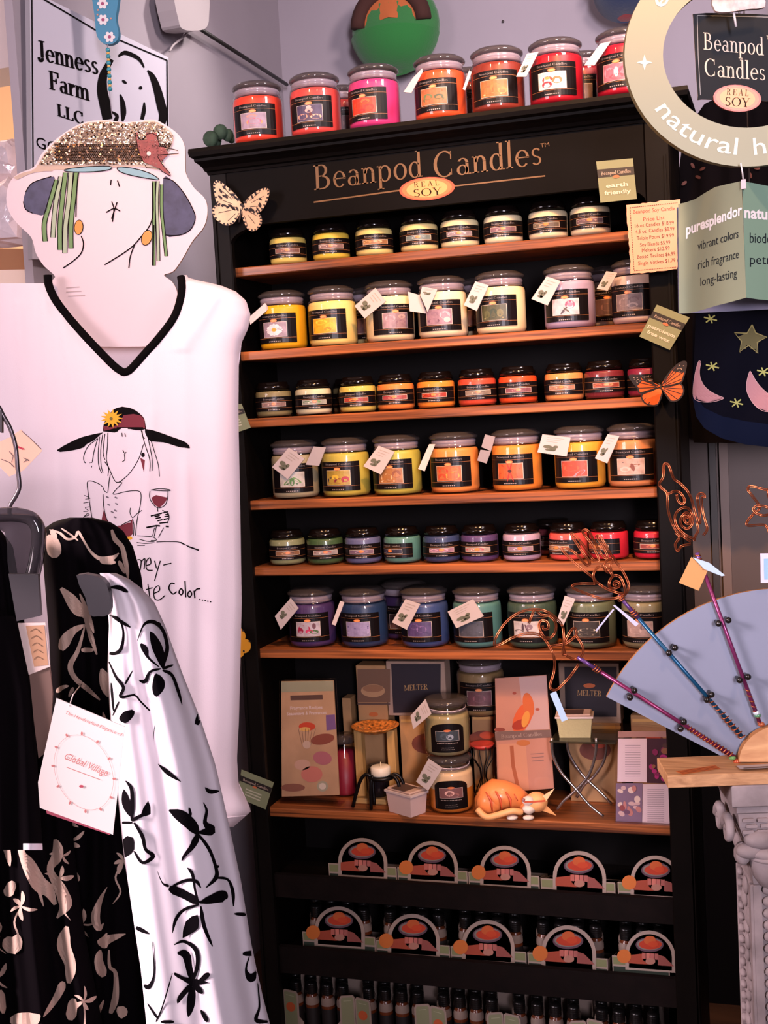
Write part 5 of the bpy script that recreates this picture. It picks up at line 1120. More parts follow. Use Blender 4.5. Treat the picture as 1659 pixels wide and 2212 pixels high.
a = fb(264, 2250, -.115); mb = MB(); mb.box((a.x - .012, a.y - .012, 0), (a.x + .012, a.y + .012, a.z + .3), mat('#6a5244', .6)); mb.box((a.x - .16, a.y - .14, 0), (a.x + .16, a.y + .14, .025), mat('#6a5244', .6)); obj('stand_base', mb, t)

B_ = lambda p: cr(0, 560, 2.9625, p)
# ================================================================== the white shirt
xl_t = [(596, 20), (612, -40), (640, -110), (760, -100), (1000, -70), (1300, -60), (1790, -60)]
xr_t = [(585, 398), (602, 408), (608, 440), (616, 476), (630, 510), (650, 532), (680, 541), (710, 536), (740, 522), (765, 516), (900, 515), (1100, 519), (1300, 522), (1450, 519), (1560, 516), (1640, 512), (1700, 516), (1735, 536), (1752, 543), (1790, 500)]
nl_t = [(590, 100), (612, 103), (640, 116), (680, 144), (720, 178), (760, 214), (790, 240), (806, 262), (812, 272)]
nr_t = [(585, 398), (620, 398), (650, 390), (680, 376), (720, 346), (760, 313), (790, 290), (806, 278), (812, 272)]
def shirt_d(x, y):
    d = FD - .022 + max(0, y - 500) * 6.3e-5
    d -= .028 * math.exp(-((x - 250) / 210) ** 2) * min(1, max(0, (y - 640) / 300))
    k = min(1, max(0, (y - 760) / 500))
    d += k * (.004 * math.sin(x * .026 + .8 + y * .0012) + .002 * math.sin(x * .057 - y * .0017) + .001 * math.sin(x * .11 + y * .003))
    for ax, ay, bx, by in ((120, 640, 200, 1000), (40, 650, 80, 1150), (95, 640, 130, 1110), (470, 640, 390, 760), (400, 1000, 420, 1700), (330, 880, 300, 1300)):
        f = min(1, max(0, (y - ay) / (by - ay))); w = 9 + 14 * f; d -= .0035 * math.exp(-(((x - (ax + (bx - ax) * f)) / w) ** 2)) * (1 if ay < y < by else .35)
    e = min(abs(x - interp(xr_t, y)), 60) / 60
    return d + .03 * (1 - math.sqrt(1 - (1 - e) ** 2))
SS = Dep(shirt_d)
SHM = mat('#dcc9ce', .9, name='white_jersey', bump=.08, bscale=400)
t = thing('white_shirt', 'white V-neck shirt with a printed lady in a black hat hung on the mannequin', 'shirt', SS(250, 1780))
mb = MB()
def grid(mb, S, xa, xb, ys, n, m, off=0):
    rows = [[S(xa(y) + (xb(y) - xa(y)) * i / n, y, off) for i in range(n + 1)] for y in ys]
    mb.loft(rows, m, closed=False, smooth=True)
ys = [594 + i * 6 for i in range(37)] + [812]
ysr = [y for y in ys if y <= 812]
grid(mb, SS, lambda y: interp(xl_t, max(y, 612)), lambda y: interp(nl_t, y), [y for y in ysr if y >= 612], 30, SHM)
grid(mb, SS, lambda y: interp(nr_t, y), lambda y: interp(xr_t, y), ysr, 30, SHM)
hem = lambda x: 1786 - (x - 500) * .02 if x < 500 else 1786 - (x - 500) * .8
rows = []
for i in range(90):
    f = i / 89; row = []
    for j in range(71):
        y = 812 + f * (1786 - 812); xa, xb = interp(xl_t, y), interp(xr_t, y); x = xa + (xb - xa) * j / 70
        row.append(SS(x, y))
    rows.append(row)
mb.loft(rows, SHM, closed=False, smooth=True)
# back of the shirt, seen inside the neck, closing the shape behind
back = lambda x, y, o=0: at(x, y, FD + .045 + max(0, y - 500) * 6.3e-5)
rows = [[back(interp(xl_t, max(y, 612)) + (interp(xr_t, y) - interp(xl_t, max(y, 612))) * j / 10, y) for j in range(11)] for y in [740 + k * 50 for k in range(21)] + [1786]]
mb.loft(rows, SHM, closed=False, smooth=True)
ed = [i for i in range(700, 1787, 12)]
mb.loft([[SS(interp(xr_t, y), y) for y in ed], [back(interp(xr_t, y), y) for y in ed]], SHM, closed=False, smooth=True)
mb.loft([[SS(interp(xl_t, 1786) + (interp(xr_t, 1786) - interp(xl_t, 1786)) * j / 70, 1786) for j in range(71)], [back(interp(xl_t, 1786) + (interp(xr_t, 1786) - interp(xl_t, 1786)) * j / 70, 1780) for j in range(71)]], SHM, closed=False, smooth=True)
# printed lady
Cc = lambda p: cr(180, 860, 4.81, p)
RED = mat('#6a1626', .8, name='print_red'); YEL = mat('#d89a1c', .8, name='print_yellow'); o = .0006
def pr(name, fn, label=None): fn(mb)
def f_hat(mb):
    mb.fill(SS, sm(Cc([(205, 330), (220, 250), (300, 130), (380, 92), (450, 92), (530, 120), (590, 165), (630, 210), (645, 280), (645, 325), (560, 335), (500, 325), (430, 310), (380, 320), (340, 358), (280, 350), (220, 350)]), 3), BK, o, 2.5)
    mb.fill(SS, Cc([(420, 170), (520, 165), (600, 180), (635, 230), (642, 310), (560, 305), (480, 300), (380, 300), (260, 330), (215, 340), (205, 290), (300, 300), (380, 260)]), RED, o * 2, 2.5)
    mb.fill(SS, sm(Cc([(-270, 535), (-120, 450), (0, 400), (130, 370), (210, 355), (175, 380), (110, 440), (30, 480), (0, 515), (-120, 545), (-240, 560)]), 2), BK, o, 2.5)
    mb.fill(SS, sm(Cc([(640, 320), (760, 345), (900, 395), (1060, 455), (1110, 515), (1080, 522), (980, 505), (860, 465), (760, 450), (700, 450), (660, 400)]), 2), BK, o, 2.5)
pr('hat_print', f_hat, 'black hat with a dark red band')
def f_flower(mb):
    c = Cc([(300, 210)])[0]; P = []
    for i in range(26): r = (26 if i % 2 == 0 else 14); a = i * math.pi / 13; P.append((c[0] + r * math.cos(a) * .95 - 1, c[1] + r * math.sin(a) * .8))
    mb.poly(SS, P, YEL, o * 3 + .0006); mb.ell(SS, *Cc([(288, 212)])[0], 3.5, 3.5, mat('#6a5a1c', .8), o * 4 + .0008)
pr('flower_print', f_flower, 'yellow flower on the hat')
def f_lines(mb):
    L = [[(255, 360), (250, 500), (240, 640), (280, 760), (345, 875), (440, 820), (510, 740), (580, 620), (625, 480)], [(345, 875), (400, 880), (330, 960), (315, 1000), (450, 970), (570, 965), (600, 1010), (590, 1120), (560, 1260), (540, 1430)], [(280, 790), (265, 880), (255, 975)],
         [(205, 925), (150, 885), (70, 860), (40, 890), (60, 1060), (95, 1280)], [(210, 930), (215, 960), (250, 985)], [(150, 420), (50, 500), (5, 600), (10, 660), (40, 680), (95, 665)], [(150, 420), (110, 560), (85, 720)], [(170, 400), (155, 560), (160, 700), (190, 780)], [(200, 380), (180, 540), (185, 700), (205, 775)], [(225, 370), (205, 560), (225, 640)],
         [(600, 330), (640, 480), (690, 640), (690, 760)], [(660, 360), (690, 500), (715, 640), (715, 755)], [(690, 400), (740, 560), (780, 700), (790, 815)], [(610, 340), (620, 400), (640, 420)], [(400, 360), (405, 400)], [(430, 365), (440, 400)], [(410, 540), (430, 575), (445, 560)], [(425, 580), (430, 640), (405, 660)], [(220, 660), (260, 720), (255, 810)],
         [(205, 1000), (215, 1150), (260, 1290), (350, 1340), (430, 1300), (510, 1265)], [(490, 1140), (485, 1190), (510, 1240), (560, 1200), (610, 1165)], [(510, 1250), (525, 1320), (520, 1430)], [(705, 955), (800, 940), (905, 955), (860, 965), (700, 955)], [(692, 965), (690, 1040), (740, 1120), (790, 1140), (850, 1110), (875, 1040), (880, 965)],
         [(770, 1140), (775, 1180)], [(760, 1330), (735, 1440)], [(835, 1345), (780, 1450)], [(740, 1345), (720, 1430)], [(560, 1430), (710, 1440), (760, 1475), (700, 1480)], [(580, 1465), (650, 1485), (740, 1495)], [(555, 1500), (640, 1510), (720, 1505)], [(560, 1530), (640, 1530)], [(760, 1495), (900, 1490), (1010, 1500), (1100, 1545), (1200, 1580)]]
    for q in L: mb.stroke(SS, sm(Cc(q), 4, False), 1.7, INK, o)
    for a, b in (((700, 1225), (880, 1180)), ((740, 1230), (890, 1205)), ((750, 1250), (885, 1225)), ((770, 1275), (885, 1250)), ((790, 1300), (880, 1290))): mb.stroke(SS, Cc([a, b]), 3, INK, o)
    mb.stroke(SS, sm(Cc([(820, 1165), (880, 1200), (890, 1250), (870, 1300)]), 4, False), 2, INK, o); mb.stroke(SS, Cc([(655, 1345), (760, 1325), (890, 1335)]), 3.5, INK, o); mb.stroke(SS, Cc([(1010, 1500), (1100, 1545), (1200, 1580)]), 3.2, INK, o)
    for x, y in ((250, 1030), (340, 1035), (265, 1110), (345, 1100), (300, 1185), (335, 1170), (330, 1240)): mb.stroke(SS, Cc([(x - 14, y - 8), (x + 14, y + 6)]), 3, mat('#6a5c64', .8), o)
pr('figure_print', f_lines, 'ink drawing of a lady holding a wine glass')
def f_red(mb):
    mb.fill(SS, Cc([(215, 1150), (235, 1250), (280, 1310), (345, 1345), (430, 1310), (510, 1270), (515, 1430), (480, 1440), (180, 1440), (180, 1300)]), RED, o, 6)
    mb.fill(SS, sm(Cc([(712, 1015), (865, 1020), (850, 1080), (790, 1138), (740, 1110)]), 3), RED, o, 5); mb.fill(SS, Cc([(590, 620), (640, 640), (628, 770)]), RED, o, 5); mb.ell(SS, *Cc([(620, 590)])[0], 4, 5, INK, o)
    mb.ell(SS, *Cc([(480, 1455)])[0], 6, 4, YEL, o)
pr('dress_print', f_red, 'dark red dress and wine')
fab = obj('fabric', mb, t)
def pr(name, fn, label=None):
    mb = MB(); fn(mb); return obj(name, mb, fab, label)
# black neck trim
NT = [(103, 594), (106, 618), (120, 648), (147, 684), (182, 724), (218, 762), (246, 790), (264, 803), (272, 804), (284, 797), (310, 768), (344, 730), (374, 690), (388, 656), (394, 622), (391, 598)]
tc_ = sm(NT, 4, False); mb = MB(); TB = mat('#0b0809', .9, spec=.04, name='black_rib')
mb.tube([SS(x, y, -.002) for x, y in tc_], .0072, TB, 8); obj('neck_trim', mb, t, 'black ribbed neck edging')
mb = MB()
hx = sm([(x, 1768 - max(0, x - 470) * .10) for x in range(300, 545, 20)], 2, False)
mb.tube([SS(min(x, interp(xr_t, y) - 2), y, .001) for x, y in hx], .0012, SHM, 6); obj('hem_seam', mb, t)
def hand(mb, q, w=2.4): mb.stroke(SS, sm(Cc(q), 5, False), w, INK, o)
def f_w1(mb):
    for q in ([(560, 1680), (600, 1690), (590, 1790)], [(600, 1700), (640, 1670), (630, 1780)], [(650, 1740), (700, 1720), (690, 1660), (655, 1700), (660, 1780), (720, 1790)], [(740, 1690), (760, 1770)], [(800, 1690), (770, 1790), (740, 1900)], [(830, 1735), (915, 1715)]): hand(mb, q)
pr('handwriting', f_w1)
def f_w2(mb):
    for q in ([(670, 1930), (680, 2000), (690, 2080)], [(650, 1990), (720, 1970)], [(730, 2030), (790, 2000), (780, 1950), (735, 1990), (740, 2080), (790, 2095), (850, 2050)]): hand(mb, q)
pr('handwriting', f_w2)
def f_w3(mb):
    for q in ([(950, 1930), (910, 1925), (890, 1980), (930, 2035), (970, 2010)], [(1005, 1985), (994, 2022), (1018, 2044), (1036, 2014), (1022, 1984), (1005, 1985)], [(1056, 1900), (1064, 2070)], [(1096, 2008), (1084, 2044), (1104, 2068), (1126, 2040), (1114, 2008), (1096, 2008)], [(1150, 2000), (1160, 2080)], [(1155, 2010), (1180, 1985), (1215, 1980)]): hand(mb, q, 3)
    for k in range(5): mb.ell(SS, *Cc([(1210 + 28 * k, 2092 + 6 * k)])[0], 1.8, 1.4, INK, o)
pr('handwriting', f_w3)
def f_w4(mb):
    for q in ([(-5, 1270), (50, 1240)], [(0, 1240), (40, 1200), (60, 1215), (5, 1230)], [(0, 1180), (50, 1170), (20, 1140), (60, 1130)], [(0, 1090), (60, 1080)], [(20, 1050), (70, 1040), (10, 1010)]): hand(mb, q, 1.4)
pr('signature_print', f_w4)

# ================================================================== tag and bits on the shirt side
tp = face(40, 960, 1.6, 6)
PCH = mat('#d8a890', .8, name='peach_paper')
mb = MB(); q = B_([(135, 1090), (270, 1225), (150, 1350), (60, 1390), (-30, 1300), (-30, 1180), (60, 1140)]); mb.slab(tp, q, .0012, PCH)
tg = thing('garment_tag', 'peach paper swing tag with ink writing dangling by the wire hook', 'tag', tp(40, 1000))
pt_ = obj('tag_paper', mb, tg)
mb = MB()
for q in ([(140, 1100), (200, 1150), (265, 1215)], [(60, 1230), (85, 1260), (75, 1300)], [(10, 1280), (60, 1300), (90, 1330)], [(150, 1270), (185, 1290)], [(150, 1300), (180, 1280)]): mb.stroke(tp, B_(q), 1.6, mat('#5a4444', .8), .0006)
mb.stroke(tp, B_([(115, 1200), (150, 1215)]), 4, mat('#a82c3c', .8), .0008); obj('ink_writing', mb, pt_)
# ================================================================== rack of black and white garments close to the viewer
Dd = lambda p: cr(0, 1080, 2.9625, p)
Ee = lambda p: cr(0, 1560, 2.765, p)
BLKF = mat('#080507', .95, spec=.03, name='black_cotton'); WHF = mat('#ddd0d6', .9, name='white_cotton'); TAN = mat('#b09484', .85, name='pale_print'); GREYP = mat('#352f32', .45, name='grey_plastic')
def garment(name, label, d0, xa, xb, y0, y1, bulge, folds, m, prints, thick=.05, group='garments on the rack', n=40, rows_=90):
    fa, fb_ = (lambda y: interp(xa, y)), (lambda y: interp(xb, y))
    def dep(x, y):
        a, b = fa(y), fb_(y); u = min(1, max(0, (x - a) / max(1, b - a)))
        d = d0 - bulge * math.sqrt(max(0, 1 - (2 * u - 1) ** 2)) + (y - y0) * 3.2e-5
        for amp, fr, ph, sk in folds: d += amp * math.sin(u * fr + ph + (y - y0) * sk) * min(1, (y - y0) / 250 + .1)
        return d
    S = Dep(dep); t = thing(name, label, 'garment', S((fa(y1) + fb_(y1)) / 2, y1), group)
    ys = [y0 + (y1 - y0) * (i / rows_) ** 1.25 for i in range(rows_ + 1)]
    rows = [[S(fa(y) + (fb_(y) - fa(y)) * j / n, y) for j in range(n + 1)] for y in ys]
    mb = MB(); mb.loft(rows, m, closed=False, smooth=True)
    bk = [[at(fa(y) + (fb_(y) - fa(y)) * j / 8, y, d0 + thick + (y - y0) * 3.2e-5) for j in range(9)] for y in ys[::4] + [ys[-1]]]
    mb.loft(bk, m, closed=False, smooth=True)
    for fx in (fa, fb_):
        mb.loft([[S(fx(y), y) for y in ys], [at(fx(y), y, d0 + thick + (y - y0) * 3.2e-5) for y in ys]], m, closed=False, smooth=True)
    mb.loft([[S(fa(y0) + (fb_(y0) - fa(y0)) * j / 8, y0) for j in range(9)], [at(fa(y0) + (fb_(y0) - fa(y0)) * j / 8, y0, d0 + thick + (y - y0) * 3.2e-5) for j in range(9)]], m, closed=False, smooth=True)
    if prints: prints(mb, S, fa, fb_)
    obj('cloth', mb, t)
    return t, S
def clip_strokes(mb, S, fa, fb_, strokes, m, w0):
    for s in strokes:
        P = sm(s, 5, False) if len(s) > 2 else [tuple(s[0][k] + (s[1][k] - s[0][k]) * i / 8 for k in range(len(s[0]))) for i in range(9)]
        n = len(P) - 1; P = [(p[0], p[1], (p[2] if len(p) > 2 else w0) * (.22 + .78 * min(1, math.sin(math.pi * (.04 + .92 * i / n)) * 1.5))) for i, p in enumerate(P)]
        run = []
        for p in P + [None]:
            if p and fa(p[1]) + 1 < p[0] < fb_(p[1]) - 1: run.append(p)
            else:
                if len(run) > 1: mb.stroke(S, run, w0, m, .0022)
                run = []
def orchids(mb, S, fa, fb_, y0, y1, n, m, seed, size=34):
    """scattered trailing flowers: five uneven petals and a curling stem"""
    rn = random.Random(seed)
    for k in range(n):
        y = y0 + (y1 - y0) * (k + rn.random()) / n; x = fa(y) + (fb_(y) - fa(y)) * rn.uniform(.08, .92); a0 = rn.uniform(0, 6.3); q = []
        for j in range(5):
            a = a0 + j * 1.257 + rn.uniform(-.25, .25); l = size * rn.uniform(.6, 1.15); w = size * rn.uniform(.12, .34)
            q.append([(x, y, 3), (x + l * .5 * math.cos(a + .2), y + l * .5 * math.sin(a + .2), w), (x + l * math.cos(a), y + l * math.sin(a), w * .5)])
        a = a0 + 3; q.append([(x, y, 3), (x + 30 * math.cos(a), y + 34, 4), (x + 12 * math.cos(a), y + 66, 4), (x + 40 * math.cos(a), y + 92, 3)])
        clip_strokes(mb, S, fa, fb_, q, m, 4)
def clip_poly(mb, S, fa, fb_, P, m):
    P = [(min(max(x, fa(y) + 1), fb_(y) - 1), y) for x, y in P]; mb.fill(S, P, m, .0022, 3.5)
# --- black print dress standing behind (shoulder at the top)
b2a = [(1118, 150), (1125, 120), (1140, 97), (1200, 92), (1400, 108), (1600, 110), (1900, 100), (2230, 90)]
b2b = [(1118, 200), (1128, 240), (1145, 265), (1180, 287), (1240, 305), (1300, 312), (1600, 320), (2230, 345)]
def p2(mb, S, fa, fb_):
    st = [[(315, 190, 12), (380, 210, 16), (430, 250, 12), (480, 240, 10), (500, 205, 14), (530, 250, 10), (580, 330, 12), (640, 375, 20), (720, 370, 30), (760, 340, 14)], [(390, 180, 8), (450, 220, 8), (500, 260, 10)], [(715, 190, 26), (735, 250, 24), (780, 300, 22), (800, 380, 24), (815, 460, 18), (820, 520, 10)], [(760, 390, 22), (800, 470, 16)], [(640, 390, 30), (740, 400, 20)], [(390, 565, 40), (440, 620, 52), (500, 700, 60), (545, 740, 30), (560, 800, 20), (590, 900, 26), (620, 990, 20)], [(510, 600, 14), (560, 720, 20), (600, 850, 16)],
          [(545, 800, 20), (480, 830, 30), (430, 880, 50), (390, 960, 60)], [(545, 800, 16), (500, 960, 20), (450, 1060, 26), (480, 1140, 24), (560, 1210, 24), (640, 1280, 20)], [(520, 960, 24), (600, 960, 20)], [(300, 230, 50), (340, 290, 70), (350, 370, 60)], [(330, 190, 30), (360, 250, 20)], [(650, 1080, 30), (680, 1180, 60), (690, 1260, 20)], [(360, 1230, 24), (400, 1200, 20), (440, 1190, 10)], [(440, 1260, 12), (470, 1200, 20)]]
    clip_strokes(mb, S, fa, fb_, [[(x / 2.9625, 1080 + y / 2.9625, w * 1.35 / 2.9625) for x, y, w in s] for s in st], TAN, 5)
    st = [[(640, 985, 6), (600, 1060, 20), (570, 1160, 40), (590, 1230, 30), (620, 1200, 10)], [(600, 1340, 60), (640, 1300, 40), (750, 1265, 10)], [(600, 1360, 20), (590, 1430, 40), (620, 1520, 50)], [(650, 1360, 16), (655, 1460, 14), (690, 1500, 18), (690, 1640, 30), (660, 1740, 40)], [(560, 1800, 20), (620, 1660, 14)], [(640, 1260, 10), (610, 1300, 12)], [(700, 1740, 60), (760, 1720, 40)], [(480, 1240, 10), (520, 1270, 12)], [(420, 1120, 40), (470, 1130, 40)], [(430, 900, 40), (470, 950, 30)]]
    clip_strokes(mb, S, fa, fb_, [[(x / 2.765, 1560 + y / 2.765, w * 1.35 / 2.765) for x, y, w in s] for s in st], TAN, 5)
_p2 = p2
def p2b(mb, S, fa, fb_): _p2(mb, S, fa, fb_); orchids(mb, S, fa, fb_, 1560, 2190, 9, TAN, 3)
garment('print_dress', 'black dress with pale trailing flowers, its rounded shoulder against the white shirt', 1.36, b2a, b2b, 1118, 2230, .05, [(.006, 22, .4, .001), (.004, 37, 1, -.001)], BLKF, p2b)
# --- black garments at the frame's edge
b4a = [(1130, -80), (2230, -80)]; b4b = [(1130, -10), (1180, 28), (1280, 45), (1450, 66), (1600, 105), (1700, 150), (1830, 160), (2000, 180), (2230, 225)]
def p4(mb, S, fa, fb_):
    st = [[(90, 640, 20), (120, 700, 40), (130, 780, 30), (170, 850, 60), (230, 960, 70), (290, 1010, 60), (330, 1090, 40)], [(330, 700, 40), (340, 800, 50), (300, 880, 30), (360, 1000, 50), (390, 1090, 60), (340, 1170, 20)], [(40, 1040, 50), (80, 950, 40)], [(0, 640, 20), (40, 760, 30), (60, 860, 14)], [(30, 1290, 60), (80, 1340, 70), (110, 1270, 40)], [(400, 1220, 40), (380, 1330, 60), (420, 1450, 50), (410, 1560, 40)], [(380, 1550, 40), (340, 1640, 30), (260, 1760, 14)], [(440, 1650, 40), (420, 1780, 50)], [(60, 1780, 60), (180, 1780, 70), (240, 1750, 20)], [(0, 1600, 40), (20, 1740, 30)], [(10, 1480, 20), (40, 1470, 10)], [(0, 200, 20), (30, 260, 20)], [(210, 930, 20), (260, 1100, 10)]]
    clip_strokes(mb, S, fa, fb_, [[(x / 2.765, 1560 + y / 2.765, w * 1.35 / 2.765) for x, y, w in s] for s in st], TAN, 5)
    st = [[(0, 920, 20), (40, 960, 30), (80, 1010, 20), (130, 1060, 14)]]
    clip_strokes(mb, S, fa, fb_, [[(x / 2.9625, 1080 + y / 2.9625, w * 1.35 / 2.9625) for x, y, w in s] for s in st], TAN, 5)
def p4b(mb, S, fa, fb_): p4(mb, S, fa, fb_); orchids(mb, S, fa, fb_, 1840, 2200, 9, TAN, 8)
garment('print_dress', 'black dress with pale leaves at the very edge of the picture', 1.27, b4a, b4b, 1130, 2230, .035, [(.007, 18, 0, .001), (.004, 41, 1, -.001)], BLKF, p4b, .025)
b1a = [(1215, -60), (1850, -60)]; b1b = [(1330, 30), (1360, 46), (1500, 72), (1700, 84), (1830, 92), (1850, 92)]
t1, S1 = garment('black_sleeve_top', 'plain black sleeve with a pale cuff hanging at the picture edge', 1.19, b1a, b1b, 1330, 1836, .03, [(.004, 12, 0, .001)], BLKF, None, .02, n=20, rows_=40)
mb = MB(); rows = [[S1(interp(b1a, y) + 110 + (interp(b1b, y) - interp(b1a, y) - 110) * j / 8, min(y, 1836), .0015) for j in range(9)] for y in (1822, 1830, 1836)]; mb.loft(rows, WHF, closed=False, smooth=True); obj('cuff', mb, t1, 'pale cuff edge')
# --- white dress with black flowers
wa = [(1238, 215), (1262, 226), (1340, 236), (1440, 232), (1600, 240), (1700, 252), (1850, 268), (2000, 290), (2100, 305), (2230, 318)]
wb = [(1238, 250), (1250, 278), (1270, 305), (1300, 333), (1350, 356), (1400, 374), (1460, 396), (1550, 432), (1650, 465), (1760, 490), (1900, 520), (2050, 545), (2130, 562), (2230, 588)]
fold_x = lambda y: interp([(1300, 300), (1560, 345), (1700, 355), (1900, 368), (2100, 375), (2230, 360)], y)
def p3(mb, S, fa, fb_):
    DKP = mat('#0a070a', .95, spec=.04, name='black_print')
    s1 = [[(700, 740, 14), (760, 760, 14), (790, 850, 14), (770, 960, 24), (700, 980, 20), (640, 910, 26)], [(715, 745, 8), (760, 770, 22), (835, 815, 18)], [(880, 900, 10), (920, 800, 16), (980, 780, 26), (1040, 830, 22), (1070, 930, 24), (1060, 1000, 30), (1040, 1080, 26)], [(900, 920, 30), (930, 960, 40), (950, 1010, 16), (1020, 1070, 14)], [(1040, 1080, 20), (1110, 1055, 14)], [(1140, 1055, 24), (1190, 1060, 18)], [(1040, 1090, 26), (1100, 1120, 20), (1140, 1220, 20), (1165, 1310, 12)], [(1030, 1080, 20), (960, 1100, 16), (930, 1160, 26), (890, 1155, 16)], [(690, 1020, 14), (740, 1130, 18), (790, 1200, 22), (770, 1260, 18), (860, 1250, 12), (900, 1290, 12), (960, 1350, 22)], [(850, 1090, 8), (800, 1180, 16)], [(780, 1270, 10), (870, 1240, 10)], [(1265, 1370, 10), (1260, 1430, 26), (1280, 1410, 12)], [(700, 560, 10), (760, 560, 30), (820, 590, 22)], [(990, 1440, 4), (980, 1540, 4)], [(720, 1380, 8), (760, 1290, 12)], [(710, 1170, 14), (725, 1350, 14)], [(1010, 780, 8), (1030, 800, 16)]]
    clip_strokes(mb, S, fa, fb_, [[(x / 2.9625, 1080 + y / 2.9625, w / 2.9625) for x, y, w in s] for s in s1], DKP, 5)
    for P in ([(960, 840), (1000, 870), (1040, 940), (1060, 1030), (1040, 1080), (990, 990), (965, 920)], [(1000, 1110), (1050, 1150), (1050, 1210), (1000, 1260), (975, 1220), (980, 1150)], [(760, 1400), (800, 1350), (860, 1345), (850, 1390), (800, 1430)]):
        clip_poly(mb, S, fa, fb_, sm([(x / 2.9625, 1080 + y / 2.9625) for x, y in P], 3), DKP)
    s2 = [[(750, 350, 14), (785, 400, 22), (790, 500, 26), (785, 590, 24)], [(785, 590, 22), (840, 560, 20), (900, 545, 10)], [(800, 600, 26), (850, 680, 24), (870, 760, 20), (915, 800, 26), (850, 840, 18), (800, 770, 20)], [(790, 600, 16), (720, 600, 16)], [(945, 250, 8), (1000, 300, 26), (1080, 355, 10)], [(1225, 390, 10), (1255, 415, 26), (1310, 412, 14)], [(1215, 480, 12), (1235, 530, 16), (1225, 600, 26), (1260, 645, 60), (1190, 660, 40)], [(1010, 525, 30), (1080, 560, 70), (1140, 610, 70), (1185, 670, 50)], [(1130, 510, 14), (1140, 560, 20)], [(1185, 670, 50), (1150, 740, 34), (1100, 800, 18), (1085, 830, 10)], [(1185, 670, 30), (1250, 760, 20), (1290, 870, 20), (1290, 930, 26), (1230, 990, 12)], [(1280, 870, 30), (1310, 860, 10)], [(940, 890, 4), (970, 960, 8), (1010, 980, 24)], [(1010, 990, 60), (1100, 1030, 50), (1190, 1080, 50)], [(1030, 980, 20), (1110, 945, 18), (1170, 950, 20), (1200, 990, 14)], [(1120, 870, 14), (1150, 910, 20), (1165, 1000, 14), (1185, 1080, 20)], [(1190, 1080, 20), (1260, 1060, 50), (1330, 1040, 70), (1360, 1050, 30)], [(1190, 1090, 20), (1100, 1120, 18), (1050, 1180, 20), (1030, 1260, 10)], [(1200, 1100, 20), (1220, 1220, 24), (1270, 1340, 14)], [(1290, 930, 20), (1360, 940, 14), (1390, 1010, 22), (1395, 1100, 16)], [(1400, 1145, 14), (1470, 1150, 24)], [(1040, 1330, 14), (1100, 1310, 18), (1170, 1360, 26), (1180, 1450, 24), (1150, 1550, 30)], [(1060, 1380, 30), (1110, 1390, 50), (1130, 1470, 40), (1150, 1550, 40)], [(1040, 1500, 30), (1090, 1530, 20), (1150, 1550, 40), (1240, 1555, 16)], [(1250, 1500, 40), (1180, 1560, 20)], [(1150, 1560, 40), (1210, 1620, 30)], [(1150, 1560, 30), (1080, 1640, 30), (1060, 1680, 12)], [(1150, 1580, 40), (1140, 1680, 50), (1125, 1760, 20)], [(1200, 1720, 20), (1240, 1790, 30)], [(1450, 1385, 24), (1520, 1380, 34)], [(1490, 1400, 10), (1470, 1480, 14), (1500, 1530, 50), (1530, 1490, 20)], [(1540, 1560, 10), (1550, 1700, 12), (1530, 1780, 24), (1600, 1790, 24)], [(800, 1220, 14), (840, 1240, 26), (890, 1265, 10)], [(910, 1310, 6), (920, 1500, 10), (890, 1580, 26), (860, 1570, 30)], [(880, 1680, 8), (940, 1770, 16)], [(1030, 1500, 8), (970, 1700, 8), (930, 1790, 10)], [(960, 1790, 20), (1040, 1790, 20)]]
    clip_strokes(mb, S, fa, fb_, [[(x / 2.765, 1560 + y / 2.765, w / 2.765) for x, y, w in s] for s in s2], DKP, 5)
    for P in ([(740, 400), (780, 480), (785, 570), (740, 520), (725, 460)], [(730, 700), (790, 680), (800, 760), (760, 800), (725, 800)], [(885, 470), (900, 550), (840, 555)], [(1180, 1150), (1185, 1230), (1130, 1270), (1090, 1290), (1110, 1190)]):
        clip_poly(mb, S, fa, fb_, sm([(x / 2.765, 1560 + y / 2.765) for x, y in P], 2), DKP)
garment('print_dress', 'white dress with black trailing flowers, hanging closest to the viewer', 1.20, wa, wb, 1238, 2230, .055, [(.007, 13, 2.2, .0004), (.002, 29, 0, .0006)], WHF, p3)
# --- hangers
def hanger_clip(mb, P, d, m, th=.006):
    pl = face(P[0][0], P[0][1], d); mb.slab(pl, P, th, m)
t = thing('clear_hanger', 'clear plastic hanger with a grey padded end at the picture edge', 'hanger', at(50, 1300, 1.2))
hpz = face(50, 1200, 1.21)
CLR = glass('#b0acb0', .06, 1.6, .18, '#5a5458', 'clear_plastic')
mb = MB(); mb.tube([hpz(x, y, 0) for x, y in sm([(-40, 1118), (0, 1112), (40, 1112), (70, 1122), (84, 1150), (80, 1200), (70, 1245)], 4, False)], .007, CLR, 10); mb.slab(hpz, sm([(-40, 1115), (60, 1113), (84, 1135), (78, 1235), (60, 1250), (20, 1240), (10, 1150), (-40, 1140)], 3), .012, CLR); obj('shoulder_bar', mb, t)
mb = MB(); hanger_clip(mb, [(18, 1240), (82, 1241), (88, 1330), (36, 1342)], 1.15, GREYP); obj('end_pad', mb, t, 'grey rectangular end pad')
t = thing('grey_hanger', 'grey hanger end poking from the collar of the white flowered dress', 'hanger', at(205, 1330, 1.14))
mb = MB(); hanger_clip(mb, sm([(165, 1243), (208, 1245), (230, 1262), (238, 1300), (234, 1328), (212, 1331), (194, 1328), (184, 1290)], 2), 1.135, GREYP, .012); obj('end_pad', mb, t)
mb = MB(); mb.tube([at(205, 1262, 1.15), at(196, 1256, 1.25), at(180, 1262, 1.33)], .006, GREYP, 8); obj('shoulder_bar', mb, t)
